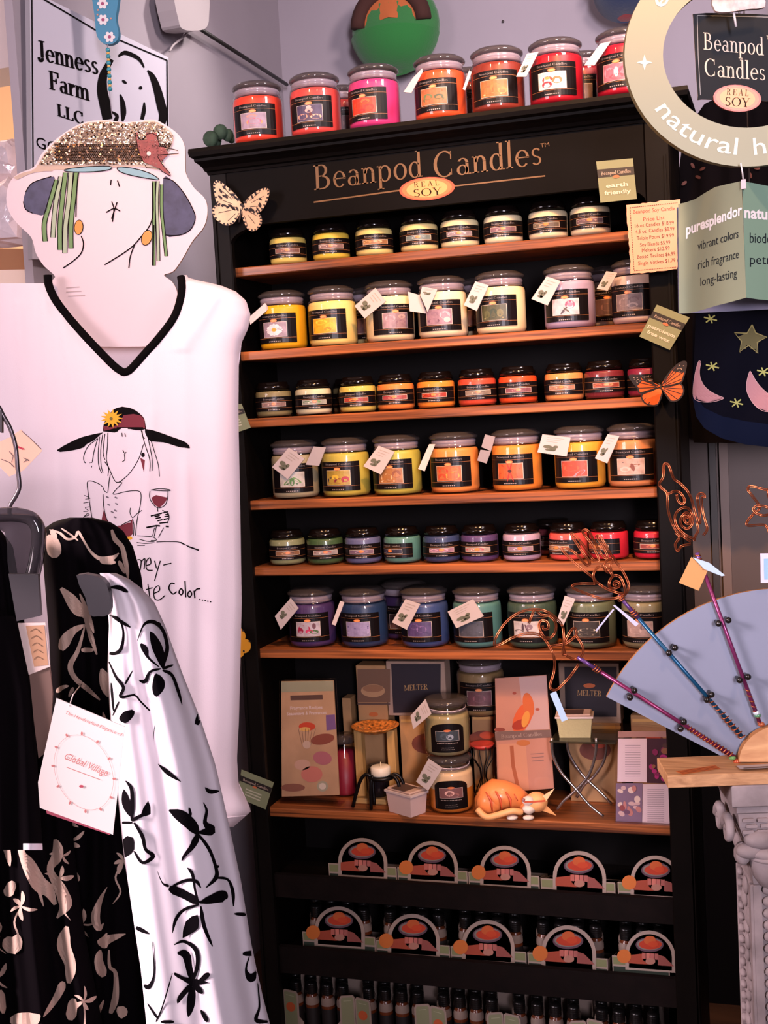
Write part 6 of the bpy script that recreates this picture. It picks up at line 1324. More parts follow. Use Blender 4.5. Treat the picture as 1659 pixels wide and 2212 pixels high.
t = thing('wire_hanger_hook', 'dark bent wire hanger hook rising beside the peach swing tag', 'hanger', at(18, 1110, 1.25))
hk = face(20, 1000, 1.25); mb = MB(); mb.tube([hk(x, y) for x, y in sm([(-14, 866), (-2, 880), (8, 900), (22, 925), (34, 965), (38, 1010), (42, 1050), (34, 1072), (22, 1092), (20, 1115)], 4, False)], .0022, mat('#5a5054', .3, .7), 7); obj('hook', mb, t)
mb = MB(); mb.slab(hk, [(-14, 875), (6, 890), (6, 935), (-14, 930)], .006, GREYP, off=.003); obj('size_cap', mb, t)
# --- paper band tag and price ticket
t = thing('paper_band_tag', 'white paper tag with brown print above a tan strap between the hangers', 'tag', at(80, 1500, 1.25))
bt = face(72, 1400, 1.175)
mb = MB(); mb.slab(bt, [(38, 1346), (98, 1345), (108, 1440), (62, 1458)], .0015, mat('#c8b0a8', .7)); tp2 = obj('tag_paper', mb, t)
mb = MB(); mb.poly(bt, [(56, 1352), (96, 1350), (104, 1436), (74, 1440)], mat('#a87c5c', .7), .0004)
for k in range(5): mb.stroke(bt, sm([(66 + k * 2, 1364 + k * 15), (78 + k, 1358 + k * 15), (90 + k, 1368 + k * 14)], 3, False), 1.6, mat('#6a4a34', .8), .0008)
obj('tag_print', mb, tp2)
mb = MB(); mb.slab(bt, [(62, 1456), (106, 1440), (112, 1500), (106, 1620), (82, 1640), (72, 1560)], .003, mat('#6a5046', .8), off=-.002); obj('strap', mb, t, 'tan strap')
gp = face(180, 1650, 1.10, 4)
t = thing('paper_price_ticket', 'large cream paper ticket with fine red script on the black dress', 'tag', gp(170, 1800))
TKT = mat('#f2e2da', .7, name='cream_ticket'); Ek = Ee
mb = MB(); mb.slab(gp, [(122, 1508), (270, 1570), (244, 1803), (208, 1790), (86, 1745), (82, 1690)], .0012, TKT); mb.slab(gp, [(92, 1735), (240, 1795), (236, 1806), (100, 1760)], .001, mat('#a8485a', .7), off=-.003); tk = obj('ticket_paper', mb, t)
RS_ = mat('#c87a74', .8, name='red_script')
mb = MB(); u = (.28, -.96)
mb.text(gp, 'The Handcrafted Elegance of', (140, 1541), (262, 1590), 7, RS_, .0006, up=u, slant=.3); obj('script', mb, tk); mb = MB(); mb.text(gp, 'Global Village', (137, 1638), (230, 1676), 15, RS_, .0006, up=u, slant=.35); mb.stroke(gp, [(144, 1657), (216, 1684)], 1.2, RS_, .0006)
obj('script', mb, tk)
mb = MB()
for k in range(12):
    a = k * math.pi / 6; x, y = 181 + 68 * math.cos(a) * .97 + 4 * math.sin(a), 1668 + 84 * math.sin(a) + 14 * math.cos(a)
    mb.ell(gp, x, y, 4, 2.4, RS_, .0006, k * 30)
P = [(181 + 64 * math.cos(a) + 4 * math.sin(a), 1668 + 80 * math.sin(a) + 14 * math.cos(a)) for a in [2 * math.pi * i / 40 for i in range(41)]]; mb.stroke(gp, P, .6, RS_, .0006); mb.ell(gp, 176, 1698, 5, 3, mat('#b84a5a', .8), .0008)
obj('flower_border', mb, tk)
mb = MB(); mb.tube([gp(150, 1524, .0005), at(158, 1500, 1.18), at(176, 1478, 1.325)], .0006, mat('#d8c8c0', .7), 5); obj('string', mb, t)
# chrome rail the garments hang on, out of the picture's side
mb = MB(); a, b = at(-60, 1105, 1.0), at(-60, 1040, 2.0); mb.tube([a + V((-.12, 0, .0)), b + V((-.12, 0, .0))], .012, mat('#8a8688', .2, .9, name='chrome'), 12)
for p in (a, b): mb.tube([p + V((-.12, 0, 0)), V((p.x - .12, p.y, .0))], .012, mat('#8a8688', .2, .9, name='chrome'), 12)
tag(obj('clothes_rail', mb), 'chrome clothes rail at the picture edge carrying the black and white dresses', 'clothes rail')
# ================================================================== round hanging sign
OLR = mat('#84836a', .6, name='olive_sign'); CRW = mat('#d8ccb8', .6, name='cream_print'); SLT = mat('#14171b', .6, spec=.1, name='slate_card')
rs = face(1612, 118, 1.62, 0)
t = thing('round_hanging_sign', 'large olive ring sign with pale lettering hanging from above', 'sign', rs(1612, 360))
cx, cy, RX, RY, IX, IY = 1612, 118, 263, 242, 180, 158
mb = MB(); N = 64
for off, flip in ((0, 0), (-.012, 1)):
    for i in range(N):
        a, b = 2 * math.pi * i / N, 2 * math.pi * (i + 1) / N
        q = [rs(cx + RX * math.cos(a), cy + RY * math.sin(a), off), rs(cx + RX * math.cos(b), cy + RY * math.sin(b), off), rs(cx + IX * math.cos(b), cy + IY * math.sin(b), off), rs(cx + IX * math.cos(a), cy + IY * math.sin(a), off)]
        mb.face(q, OLR)
for X, Y, m in ((RX, RY, mat('#5a4c22', .6)), (IX, IY, mat('#5a4c22', .6))):
    for i in range(N):
        a, b = 2 * math.pi * i / N, 2 * math.pi * (i + 1) / N; P = lambda w, o: rs(cx + X * math.cos(w), cy + Y * math.sin(w), o)
        mb.face([P(a, 0), P(b, 0), P(b, -.012), P(a, -.012)], m)
ring = obj('ring', mb, t)
def arctext(tx, a0, a1, h):
    vs, fs, w = sans_text(tx, .004); mb = MB(); P = []
    for x, y in vs:
        a = math.radians(a0 + (a1 - a0) * x / w); r = 1.0 - (y / .7 * h); P.append(rs(cx + 236 * r * math.cos(a), cy + 217 * r * math.sin(a), .0006))
    mb.raw(P, fs, CRW); return obj('lettering', mb, ring)
arctext('natural', 147, 95, .17); arctext('healthy', 86, 36, .17); arctext('eco', 211, 238, .17)
mb = MB(); P = []
for i in range(8): r = 17 if i % 2 == 0 else 5.5; a = i * math.pi / 4; P.append((1392 + r * math.cos(a), 135 + r * math.sin(a)))
mb.poly(rs, P, CRW, .0006); obj('star_print', mb, ring, 'four-pointed star')
mb = MB(); mb.slab(rs, sm([(1534, 2), (1560, -4), (1600, -6), (1640, -3), (1646, 22), (1610, 26), (1570, 32), (1540, 30)], 2), .006, mat('#a89a9c', .6, bump=.8, bscale=60, var=.5, vscale=70), off=.012); obj('crumpled_label', mb, t, 'crumpled white label')
mb = MB(); mb.tube([rs(1582, 30, .006), rs(1584, 42, .006), rs(1588, 60, .004)], .0016, mat('#c0b8b8', .4), 6); obj('tie', mb, t)
mb = MB(); a, b = rs(1606, -120, -.006), rs(1606, -120, -.006) + V((0, 0, 1.0)); b.z = 2.985; mb.tube([a, b], .0012, mat('#c8c0c0', .4), 6); obj('hanging_cord', mb, t)
# slate card in the middle of the ring
cpn = face(1590, 120, 1.64, -4)
t = thing('slate_sign_card', 'dark slate card with cream lettering and orange oval badge inside the ring sign', 'sign', cpn(1590, 215))
P = sm([(1503, 30), (1560, 28), (1700, 34), (1722, 40), (1722, 120), (1720, 212), (1600, 215), (1516, 214), (1508, 206), (1502, 120), (1498, 40)], 2)
mb = MB(); mb.slab(cpn, P, .003, SLT, mat('#6a6258', .5)); bd = obj('card', mb, t)
for tx, a, b, h in (('Beanpod', (1519, 107), (1651, 120), 37), ('Candles', (1521, 164), (1655, 174), 38)):
    mb = MB(); mb.text(cpn, tx, a, b, h, mat('#a89a88', .5), .0006, serif=True, up=(-.02, -1)); obj('lettering', mb, bd)
mb = MB(); mb.text(cpn, 'TM', (1655, 85), (1672, 86), 8, mat('#a89a88', .5), .0006); mb.stroke(cpn, [(1506, 34), (1700, 38)], 1.5, mat('#6a6a68', .5), .0006); mb.stroke(cpn, [(1506, 34), (1508, 120), (1513, 206)], 1.5, mat('#6a6a68', .5), .0006); obj('thin_border', mb, bd)
soy_oval(cpn, 1592, 213, 52, 29, 4, bd)
# three-sided panel under it
pt0 = at(1602, 392, 1.64); D1 = lambda x: 1.64 + (1602 - x) / 137 * .16
t = thing('paper_sign', 'three-sided pale green paper panel about vivid colors and fragrance hanging under the ring sign', 'sign', at(1560, 675, 1.75))
SG1 = mat('#757b62', .65, name='sage_paper'); SG2 = mat('#708c78', .65)
top = [(1465, 441), (1482, 437), (1502, 430), (1522, 417), (1545, 404), (1570, 398), (1602, 391)]
bot = [(1467, 677), (1484, 677), (1502, 674), (1522, 668), (1548, 660), (1576, 653), (1612, 643)]
def panel_pt(u, v, o=0):
    f = u * 6; i = min(5, int(f)); f -= i
    a = [top[i][k] + (top[i + 1][k] - top[i][k]) * f for k in (0, 1)]; b = [bot[i][k] + (bot[i + 1][k] - bot[i][k]) * f for k in (0, 1)]
    return at(a[0] + (b[0] - a[0]) * v, a[1] + (b[1] - a[1]) * v, D1(a[0]) + .012 * math.sin(u * 6.28) - o)
def sheet(fn, nu, nv, m, th=.0015):
    mb = MB()
    for o in (0, -th):
        rows = [[fn(i / nu, j / nv, o) for i in range(nu + 1)] for j in range(nv + 1)]
        mb.loft(rows, m, closed=False, smooth=True)
    for j in (0, 1): mb.loft([[fn(i / nu, j, 0) for i in range(nu + 1)], [fn(i / nu, j, -th) for i in range(nu + 1)]], m, closed=False)
    return mb
fs_ = obj('printed_side', sheet(panel_pt, 24, 6, SG1), t)
def on_panel(fn, top, bot):
    def S(x, y, o=0):
        u = (x - top[0][0]) / (top[-1][0] - top[0][0])
        for _ in range(3):
            f = min(max(u, 0), .9999) * (len(top) - 1); i = int(f); f -= i
            ta = [top[i][k] + (top[i + 1][k] - top[i][k]) * f for k in (0, 1)]; ba = [bot[i][k] + (bot[i + 1][k] - bot[i][k]) * f for k in (0, 1)]
            v = (y - ta[1]) / (ba[1] - ta[1]); xx = ta[0] + (ba[0] - ta[0]) * v; u += (x - xx) / (top[-1][0] - top[0][0])
        return fn(min(max(u, 0), 1), v, o + .0006)
    return S
SP = on_panel(panel_pt, top, bot); up = (0, -1)
WT = mat('#d8d4d4', .6, name='white_print'); DT = mat('#161c22', .7, spec=.1)
mb = MB(); mb.text(SP, 'puresplendor', (1482, 508), (1603, 463), 23, WT, up=up, bold=.03); obj('lettering', mb, fs_)
for tx, a, b in (('vibrant colors', (1507, 541), (1595, 513)), ('rich fragrance', (1508, 582), (1596, 557)), ('long-lasting', (1513, 618), (1592, 598))):
    mb = MB(); mb.text(SP, tx, a, b, 19, DT, up=up); obj('lettering', mb, fs_)
D2 = lambda x: 1.64 + (x - 1602) / 137 * .15
topr = [(1603, 391), (1630, 396), (1660, 402), (1740, 414)]; botr = [(1612, 643), (1640, 647), (1668, 649), (1740, 652)]
def right_pt(u, v, o=0):
    f = u * 3; i = min(2, int(f)); f -= i
    a = [topr[i][k] + (topr[i + 1][k] - topr[i][k]) * f for k in (0, 1)]; b = [botr[i][k] + (botr[i + 1][k] - botr[i][k]) * f for k in (0, 1)]
    return at(a[0] + (b[0] - a[0]) * v, a[1] + (b[1] - a[1]) * v, D2(a[0]) - o)
fr_ = obj('printed_side', sheet(right_pt, 9, 6, SG2), t); SR = on_panel(right_pt, topr, botr)
for tx, a, b, h, m in (('natural', (1608, 470), (1690, 476), 24, WT), ('biodegradable', (1620, 524), (1740, 528), 22, DT), ('petroleum', (1620, 570), (1738, 571), 20, DT)):
    mb = MB(); mb.text(SR, tx, a, b, h, m, up=up, bold=.03 if m is WT else 0); obj('lettering', mb, fr_)
mb = MB(); mb.slab(face(1600, 560, 1.84), [(1462, 448), (1740, 440), (1742, 664), (1466, 678)], .0015, mat('#8a88a0', .7, name='pale_inside')); obj('back_side', mb, t, 'plain lavender back side')
mb = MB(); mb.tube([at(1600, 352, 1.622), at(1604, 375, 1.63), at(1606, 394, 1.638)], .001, mat('#c8c0c0', .3), 6); mb.box(at(1606, 398, 1.637) - V((.003, .002, .006)), at(1606, 398, 1.637) + V((.003, .002, .006)), mat('#b09a9a', .4)); obj('hanging_cord', mb, t)

# ================================================================== navy moon-and-star bag and dark things behind
bx = [(560, 1508), (700, 1505), (780, 1499), (860, 1496), (900, 1502), (925, 1522), (945, 1560), (958, 1610), (966, 1659), (970, 1700)]
def bag_d(x, y):
    u = min(1, max(0, (x - 1496) / 330)); v = min(1, max(0, (y - 560) / 410)); return 2.0 - .07 * math.sin(math.pi * u) ** .6 * (.5 + .5 * math.sin(math.pi * v) ** .5) + .004 * math.sin(x * .05 + y * .01)
SB = Dep(bag_d); NV = mat('#06060e', .95, spec=.05, name='navy_felt', bump=.15, bscale=160)
t = thing('moon_and_star_bag', 'navy felt bag with pink moons and a gold star hanging under the panel', 'bag', SB(1640, 960))
low = sm([(1496, 860), (1500, 895), (1520, 925), (1560, 947), (1610, 960), (1680, 968), (1760, 955), (1815, 900), (1822, 840), (1815, 560), (1660, 540), (1510, 560), (1505, 700), (1499, 780)], 4)
def yb(x): return interp([(1496, 860), (1502, 897), (1522, 926), (1560, 947), (1610, 960), (1680, 968), (1760, 955), (1815, 905), (1822, 850)], x)
xs = [1496 + 326 * i / 40 for i in range(41)]
mb = MB(); rows = [[SB(max(x, interp([(560, 1508), (780, 1499), (860, 1496)], 560 + (yb(x) - 560) * j / 24)), 560 + (yb(x) - 560) * j / 24) for x in xs] for j in range(25)]
mb.loft(rows, NV, closed=False, smooth=True)
mb.loft([[at(x, 560, 2.06) for x in xs], [at(x, yb(x), 2.06) for x in xs]], NV, closed=False)
mb.loft([[SB(x, yb(x)) for x in xs], [at(x, yb(x), 2.06) for x in xs]], NV, closed=False); mb.loft([[SB(x, 560) for x in xs], [at(x, 560, 2.06) for x in xs]], NV, closed=False)
bgb = obj('body', mb, t)
mb = MB(); mb.loft([[SB(x, yb(x) - 42 - 8 * math.sin(i * .1), .0015) for i, x in enumerate(xs)], [SB(x, yb(x) - 18, .002) for x in xs], [SB(x, yb(x), .001) for x in xs]], mat('#0a0f20', .95, spec=.05, name='blue_felt'), closed=False, smooth=True); obj('hem_band', mb, t, 'dark blue hem band')
PK = mat('#96686a', .9, name='pink_felt'); GD = mat('#6e6432', .7, name='gold_stitch')
for P in ([(765, 840), (795, 850), (780, 950), (790, 1050), (840, 1150), (930, 1230), (1030, 1280), (1090, 1310), (1000, 1345), (880, 1362), (760, 1345), (705, 1300), (695, 1200), (720, 1000)], [(1425, 965), (1450, 990), (1500, 1080), (1580, 1180), (1700, 1280), (1800, 1330), (1760, 1460), (1620, 1480), (1500, 1410), (1420, 1300), (1380, 1180), (1395, 1060)]):
    mb = MB(); q = sm(K_(P), 3); mb.fill(SB, q, PK, .002, 8); mb.stroke(SB, q + [q[0]], 1, mat('#b08a88', .8), .0026); obj('moon_patch', mb, bgb, 'dusty pink crescent moon patch')
mb = MB(); q = K_([(1455, 365), (1500, 470), (1645, 525), (1520, 590), (1530, 730), (1410, 630), (1295, 710), (1320, 580), (1230, 470), (1390, 475)]); mb.fill(SB, q, mat('#4a4424', .9), .002, 8); mb.stroke(SB, q + [q[0]], 2.4, GD, .0028); obj('star_patch', mb, bgb, 'gold outlined star patch')
for c in ((945, 900), (1255, 1370), (1600, 970), (920, 290)):
    mb = MB(); x, y = K_([c])[0]
    for a in (20, 75, 130): mb.stroke(SB, [(x - 15 * math.cos(math.radians(a)), y - 10 * math.sin(math.radians(a))), (x + 15 * math.cos(math.radians(a)), y + 10 * math.sin(math.radians(a)))], 3, mat('#8a8a48', .8), .0024)
    obj('stitched_sparkle', mb, bgb)
mb = MB(); a = at(1640, 560, 2.03); 
mb.tube([at(1560, 562, 2.03), at(1560, 480, 2.05), at(1620, 420, 2.06), at(1690, 480, 2.05), at(1700, 562, 2.03)], .006, NV, 8); mb.tube([at(1620, 420, 2.06), V((at(1620, 420, 2.06).x, at(1620, 420, 2.06).y, 2.985))], .0012, mat('#3a3434', .5), 5); obj('strap', mb, t)
# dark dress hanging behind the ring sign
dp = planey(.34)
def dd(x, y, o=0):
    p = dp(x, y); return V((p.x, p.y - .05 * math.sin(min(1, max(0, (x - 1440) / 300)) * math.pi) + .008 * math.sin(x * .11) - o, p.z))
t = thing('dark_dress', 'black dress with faint brown leaves hanging behind the olive ring', 'garment', dd(1600, 950))
da = [(215, 1560), (240, 1515), (300, 1478), (420, 1462), (700, 1474), (960, 1500)]; db = [(215, 1640), (240, 1700), (300, 1750), (960, 1790)]
mb = MB(); BF2 = mat('#080506', .95, spec=.04, name='black_velvet')
mb.loft([[dd(interp(da, y) + (interp(db, y) - interp(da, y)) * i / 24, y) for i in range(25)] for y in range(215, 960, 20)], BF2, closed=False, smooth=True)
mb.loft([[dp(interp(da, y) + (interp(db, y) - interp(da, y)) * i / 4, y, -.06) for i in range(5)] for y in range(215, 960, 40)], BF2, closed=False)
for e in (da, db): mb.loft([[dd(interp(e, y), y) for y in range(215, 960, 20)], [dp(interp(e, y), y, -.06) for y in range(215, 960, 20)]], BF2, closed=False)
for x, y, r in ((1510, 388, 30), (1520, 372, -20), (1498, 362, 60), (1636, 372, 10), (1622, 386, 70), (1480, 400, -40), (1560, 330, 20)): mb.ell(dd, x, y, 7, 3.4, mat('#4a2014', .8), .003, r)
obj('cloth', mb, t)
p = dp(1600, 200); mb = MB(); mb.tube(sm([dp(1520, 236, -.03), dp(1600, 205, -.03), dp(1690, 236, -.03)], 4, False), .006, mat('#2a201c', .4), 7); mb.tube([dp(1600, 205, -.03), dp(1600, 150, -.03), V((dp(1600, 150, -.03).x, dp(1600, 150, -.03).y, 2.985))], .002, mat('#4a4444', .3, .7), 6); obj('hanger', mb, t)
# brown screen standing beside the cabinet
t = thing('brown_screen', 'plain brown standing screen with paler upright strips beside the cabinet', 'screen', (1.25, .6, 0))
BR = mat('#4c3c36', .55, var=.15, vscale=3, name='brown_panel'); 
mb = MB(); mb.box((.78, .60, 0), (1.49, .62, 1.72), BR); obj('panel', mb, t)
mb = MB(); mb.box((.78, .58, 0), (1.49, .60, .96), mat('#0b0707', .8, spec=.06, name='black_painted_shade')); obj('shade_board', mb, t, 'black board standing in for shadow')  # black sheet stands in for the shadow over the screen's lower half
for x0, x1, c in ((.925, .94, '#2c2420'), (.948, .968, '#6a564e'), (1.075, 1.105, '#3a302c'), (1.28, 1.30, '#6a564e')):
    mb = MB(); mb.box((x0, .585, .961), (x1, .60, 1.72), mat(c, .5, name='strip_paint')); obj('upright_strip', mb, t)

# ================================================================== carved pedestal, plank and fan of wands
A0 = at(1442, 1676, 1.85); zp = A0.z; ROT = math.radians(14.5); e1 = V((math.cos(ROT), math.sin(ROT), 0)); e2 = V((-math.sin(ROT), math.cos(ROT), 0))
Lq = lambda u, v, z: V((A0.x, A0.y, 0)) + e1 * u + e2 * v + V((0, 0, z))
def lbox(mb, u0, u1, v0, v1, z0, z1, m, bev=.001):
    q = lambda i: [Lq(u0 + i, v0 + i, 0), Lq(u1 - i, v0 + i, 0), Lq(u1 - i, v1 - i, 0), Lq(u0 + i, v1 - i, 0)]
    Zt = lambda P, z: [p + V((0, 0, z)) for p in P]
    mb.loft([Zt(q(bev), z0), Zt(q(0), z0 + bev), Zt(q(0), z1 - bev), Zt(q(bev), z1)], m, caps=True)
PLK = wood('#a07048', '#c89668', .5, (8, 80, 80), 'pale_plank'); ZB = zp - .0187
t = thing('display_plank', 'pale wooden base plank resting on the white carved pedestal', 'plank', Lq(.17, .05, ZB))
mb = MB(); lbox(mb, 0, .34, 0, .096, ZB, zp, PLK); pk = obj('board', mb, t)
zpl = lambda x, y, o=0: hitz(x, y, zp + .0006 + o)
mb = MB(); q = [(1459, 1666), (1545, 1653), (1557, 1660), (1474, 1673)]; mb.poly(zpl, q, mat('#c8682a', .6))
for k in range(3): f = (k + .5) / 3; mb.stroke(zpl, [(1462 + 13 * f, 1665.5 + 6 * f), (1544 + 11 * f, 1653.5 + 6 * f)], .8, mat('#7a3010', .7), .0005)
obj('orange_note', mb, pk, 'orange writing on the plank top')
mb = MB(); q = [(1590, 1654), (1720, 1647), (1722, 1655), (1600, 1662)]; mb.prism([zpl(x, y, .003) for x, y in q], [zpl(x, y, 0) for x, y in q], mat('#a89a98', .6)); mb.stroke(zpl, [(1606, 1659), (1715, 1652)], 2, mat('#5a4a44', .6), .0036); obj('name_plate', mb, pk)
# pedestal
STN = mat('#988a8a', .75, name='white_plaster', bump=.35, bscale=45, var=.28, vscale=22)
t = thing('carved_pedestal', 'whitewashed carved pedestal with fruit capital and bead mouldings under the plank', 'pedestal', Lq(.175, .085, 0))
u0, u1, v0, v1 = .092, .262, .0, .15
mb = MB(); lbox(mb, u0, u1, v0, v1, ZB - .0335, ZB - .0004, STN, .002); lbox(mb, u0 + .008, u1 - .008, v0 + .008, v1 - .008, ZB - .046, ZB - .0335, STN, .002); obj('top_block', mb, t)
zc1 = ZB - .046; zc0 = zc1 - .115
us, ue, vs_, ve = u0 + .034, u1 - .034, v0 + .03, v1 - .03
mb = MB()
ringz = [(zc1, .010), (zc1 - .02, .012), (zc1 - .05, .022), (zc1 - .085, .03), (zc0, .034)]
mb.loft([[Lq(u0 + i, v0 + i * .9, z), Lq(u1 - i, v0 + i * .9, z), Lq(u1 - i, v1 - i * .9, z), Lq(u0 + i, v1 - i * .9, z)] for z, i in ringz], STN, caps=True)
RL_ = Matrix((e1, e2, V((0, 0, 1)))).transposed()
cap_core = obj('capital', mb, t)
# basket weave, drapery, bowl and scrolls of the capital
mb = MB()
for r_ in range(4):
    for k in range(7):
        z = zc1 - .006 - r_ * .0095; u = u0 + .016 + k * .021 + (.005 if r_ % 2 else 0)
        if u < u1 - .02: lbox(mb, u, u + .016, v0 + .004 + r_ * .002, v0 + .014, z - .006, z, STN, .001)
obj('basket_weave', mb, cap_core)
for px, py, rx, rz_, dv in ((.135, -.04, .026, .014, .0), (.162, -.036, .014, .012, -.004), (.20, -.05, .022, .016, .0), (.118, -.058, .02, .012, .004), (.15, -.062, .03, .010, -.002), (.225, -.07, .024, .014, .002)):
    mb = MB(); mb.sph(Lq(px, v0 + .012 + dv, zc1 + py), rx, .014, rz_, STN, 14, 8, RL_); obj('fruit', mb, cap_core)
mb = MB()
P = [(.036, .0), (.036, -.01), (.031, -.03), (.02, -.046), (.006, -.055), (0, -.056)]
mb.lathe([(r_, z) for r_, z in P], STN, 20, c=tuple(Lq(.155, v0 + .03, zc1 - .07)), sy=.9); mb.tube([Lq(.155 + .036 * math.cos(a), v0 + .03 + .033 * math.sin(a), zc1 - .07) for a in [2 * math.pi * i / 20 for i in range(20)]], .004, STN, 7, True); mb.sph(Lq(.158, v0 - .002, zc1 - .085), .007, .006, .008, STN); obj('bowl', mb, cap_core)
for a, b in (((u0 + .004, v0 + .03), -1), ((u0 + .004, v0 + .085), -1)):
    mb = MB()
    sp_ = [Lq(a[0] - .004 - .002 * k * .1, a[1] + (.022 - .0012 * k) * math.cos(k * .55), zc1 - .03 + (.022 - .0012 * k) * math.sin(k * .55)) for k in range(17)]
    mb.tube(sp_, [.008 - .0003 * k for k in range(17)], STN, 8); obj('scroll', mb, cap_core)
for k in range(5):
    mb = MB(); mb.sph(Lq(u0 + .018 + .004 * k, v0 + .025 + .022 * k, zc1 - .065 - .008 * (k % 3)), .012, .014, .018, STN, 12, 7, RL_); obj('acanthus_leaf', mb, cap_core)
mb = MB(); lbox(mb, us, ue, vs_, ve, .06, zc0, STN, .001); lbox(mb, us - .03, ue + .03, vs_ - .03, ve + .03, 0, .03, STN, .003); lbox(mb, us - .015, ue + .015, vs_ - .015, ve + .015, .03, .06, STN, .003)
# fillets on the corners of the shaft
for ua, ub in ((us - .002, us + .010), (us + .036, us + .042), (ue - .042, ue - .036), (ue - .010, ue + .002)): lbox(mb, ua, ub, vs_ - .006, vs_, .06, zc0, STN, .001)
for va, vb in ((vs_ - .004, vs_ + .008), (ve - .008, ve + .002)): lbox(mb, us - .006, us, va, vb, .06, zc0, STN, .001)
shf = obj('shaft', mb, t)
mb = MB(); z = zc0 - .008
while z > .07:
    mb.sph(Lq(us + .023, vs_ - .003, z), .012, .008, .0085, STN, 12, 7, RL_); mb.sph(Lq(ue - .023, vs_ - .003, z), .012, .008, .0085, STN, 12, 7, RL_); z -= .0182
obj('bead_moulding', mb, shf, 'upright row of egg-shaped beads')
mb = MB(); z = zc0 - .008
while z > .07:
    mb.sph(Lq(us - .003, ve - .014, z), .006, .009, .006, STN, 10, 6, RL_); z -= .0182
obj('bead_moulding', mb, shf)
random.seed(5); mb = MB(); z = zc0 - .02
while z > .08:
    v = vs_ + .03 + random.uniform(0, .03); mb.sph(Lq(us - .001, v, z), .005, random.uniform(.008, .016), random.uniform(.008, .016), STN, 9, 6, RL_); z -= .022
obj('leaf_carving', mb, shf)
# fan board
FB = Pl(Lq(.17, .066, zp), -e2); fx, fy = 1691, 1690
FW_ = mat('#757a8c', .7, name='grey_blue_board', var=.06, vscale=6); EDG = mat('#a8703c', .6, name='raw_board_edge')
t = thing('wand_fan_board', 'grey-blue fan-shaped board with a wooden half disc standing on the plank', 'display board', Lq(.17, .07, zp))
a0 = math.degrees(math.atan2(1503 - fy, 1310 - fx)) % 360
arcp = [(fx + 424 * math.cos(math.radians(a)), fy + 419 * math.sin(math.radians(a))) for a in [a0 + (540 - 2 * a0 + 0) * i / 40 for i in range(41)]]
bl = FB(1556, 1638); 
P = arcp + [(1826, 1618), (1556, 1632)]
mb = MB(); mb.slab(FB, P, .007, FW_, EDG); fbd = obj('board', mb, t)
mb = MB(); hd_ = [(fx + 101 * math.cos(math.radians(a)), 1638 + 80 * math.sin(math.radians(a))) for a in range(180, 361, 9)]
mb.slab(FB, hd_, .014, wood('#b07c50', '#cc9c6c', .5, (4, 40, 40), 'half_disc_wood'), EDG, off=.020); obj('half_disc', mb, t, 'pale wooden half disc')
PEG = mat('#15110f', .25, name='black_peg')
pegs = ((1366, 1485), (1357, 1500), (1472, 1552), (1465, 1567), (1453, 1394), (1440, 1405), (1531, 1494), (1521, 1505), (1567, 1335), (1546, 1342), (1609, 1456), (1591, 1463))
for x, y in pegs:
    mb = MB(); c, d = FB(x, y, 0), FB(x, y, .020); mb.tube([c, d], .0028, PEG, 8); mb.sph(d, .005, .005, .005, PEG, 10, 6); obj('peg', mb, fbd)
COP = mat('#b0603c', .28, .85, name='copper_wire')
GW = lambda p: cr(1060, 1120, 2.7696, p); HW_ = lambda p: cr(1380, 980, 5.946, p)
def wand(label, base, tip, cols, heads, wrap, tags, bead, off=.012):
    t = thing('copper_wand', label, 'wand', FB(base[0], base[1], off), 'copper wire wands on the fan board')
    n = 12; P = [(base[0] + (tip[0] - base[0]) * i / n, base[1] + (tip[1] - base[1]) * i / n) for i in range(n + 1)]
    mb = MB(); k = 0
    for c, f0, f1 in cols:
        A_, B_2 = [(base[0] + (tip[0] - base[0]) * f, base[1] + (tip[1] - base[1]) * f) for f in (f0, f1)]
        mb.tube([FB(*A_, off), FB(*B_2, off)], .0031, mat(c, .3, .45, name='anodised_rod'), 8)
    rod = obj('rod', mb, t)
    dx, dy = tip[0] - base[0], tip[1] - base[1]; l = math.hypot(dx, dy); nx, ny = -dy / l, dx / l
    for f0, f1, turns, amp in wrap:
        q = []; m_ = int(turns * 10)
        for i in range(m_ + 1):
            f = f0 + (f1 - f0) * i / m_; a = 2 * math.pi * turns * i / m_; x, y = base[0] + dx * f, base[1] + dy * f
            q.append(FB(x + nx * amp * math.cos(a), y + ny * amp * math.cos(a), off + amp * .0007 * math.sin(a)))
        mb = MB(); mb.tube(q, .0011, COP, 5); obj('wire_wrap', mb, t, 'coiled copper wrap')
    for i, h in enumerate(heads):
        q = sm(h, 5, False); z_ = .001 * i
        for j, d in enumerate((-1.6, 1.6)):
            mb = MB(); pts = []
            for m_ in range(len(q)):
                a, b = q[max(m_ - 1, 0)], q[min(m_ + 1, len(q) - 1)]; ex_, ey_ = b[0] - a[0], b[1] - a[1]; ll = math.hypot(ex_, ey_) or 1
                pts.append(FB(q[m_][0] - ey_ / ll * d, q[m_][1] + ex_ / ll * d, off + .004 * math.sin(m_ * .35) + z_))
            mb.tube(pts, .00095, COP, 5); obj('wire_figure', mb, t, 'bent copper wire figure')
    for c, b in bead:
        mb = MB(); mb.sph(FB(*c, off), .0055, .0045, .004, mat(b, .12, .2), 10, 7); obj('bead', mb, t)
    for q, m, th in tags:
        mb = MB(); mb.slab(FB, q, .0012, m, off=off + th); obj('swing_tag', mb, t)
    return t
SIL = mat('#a8a8bc', .4, name='tag_card'); TBL = mat('#9ab0c4', .4); TTN = mat('#b8834a', .7, name='tan_card')
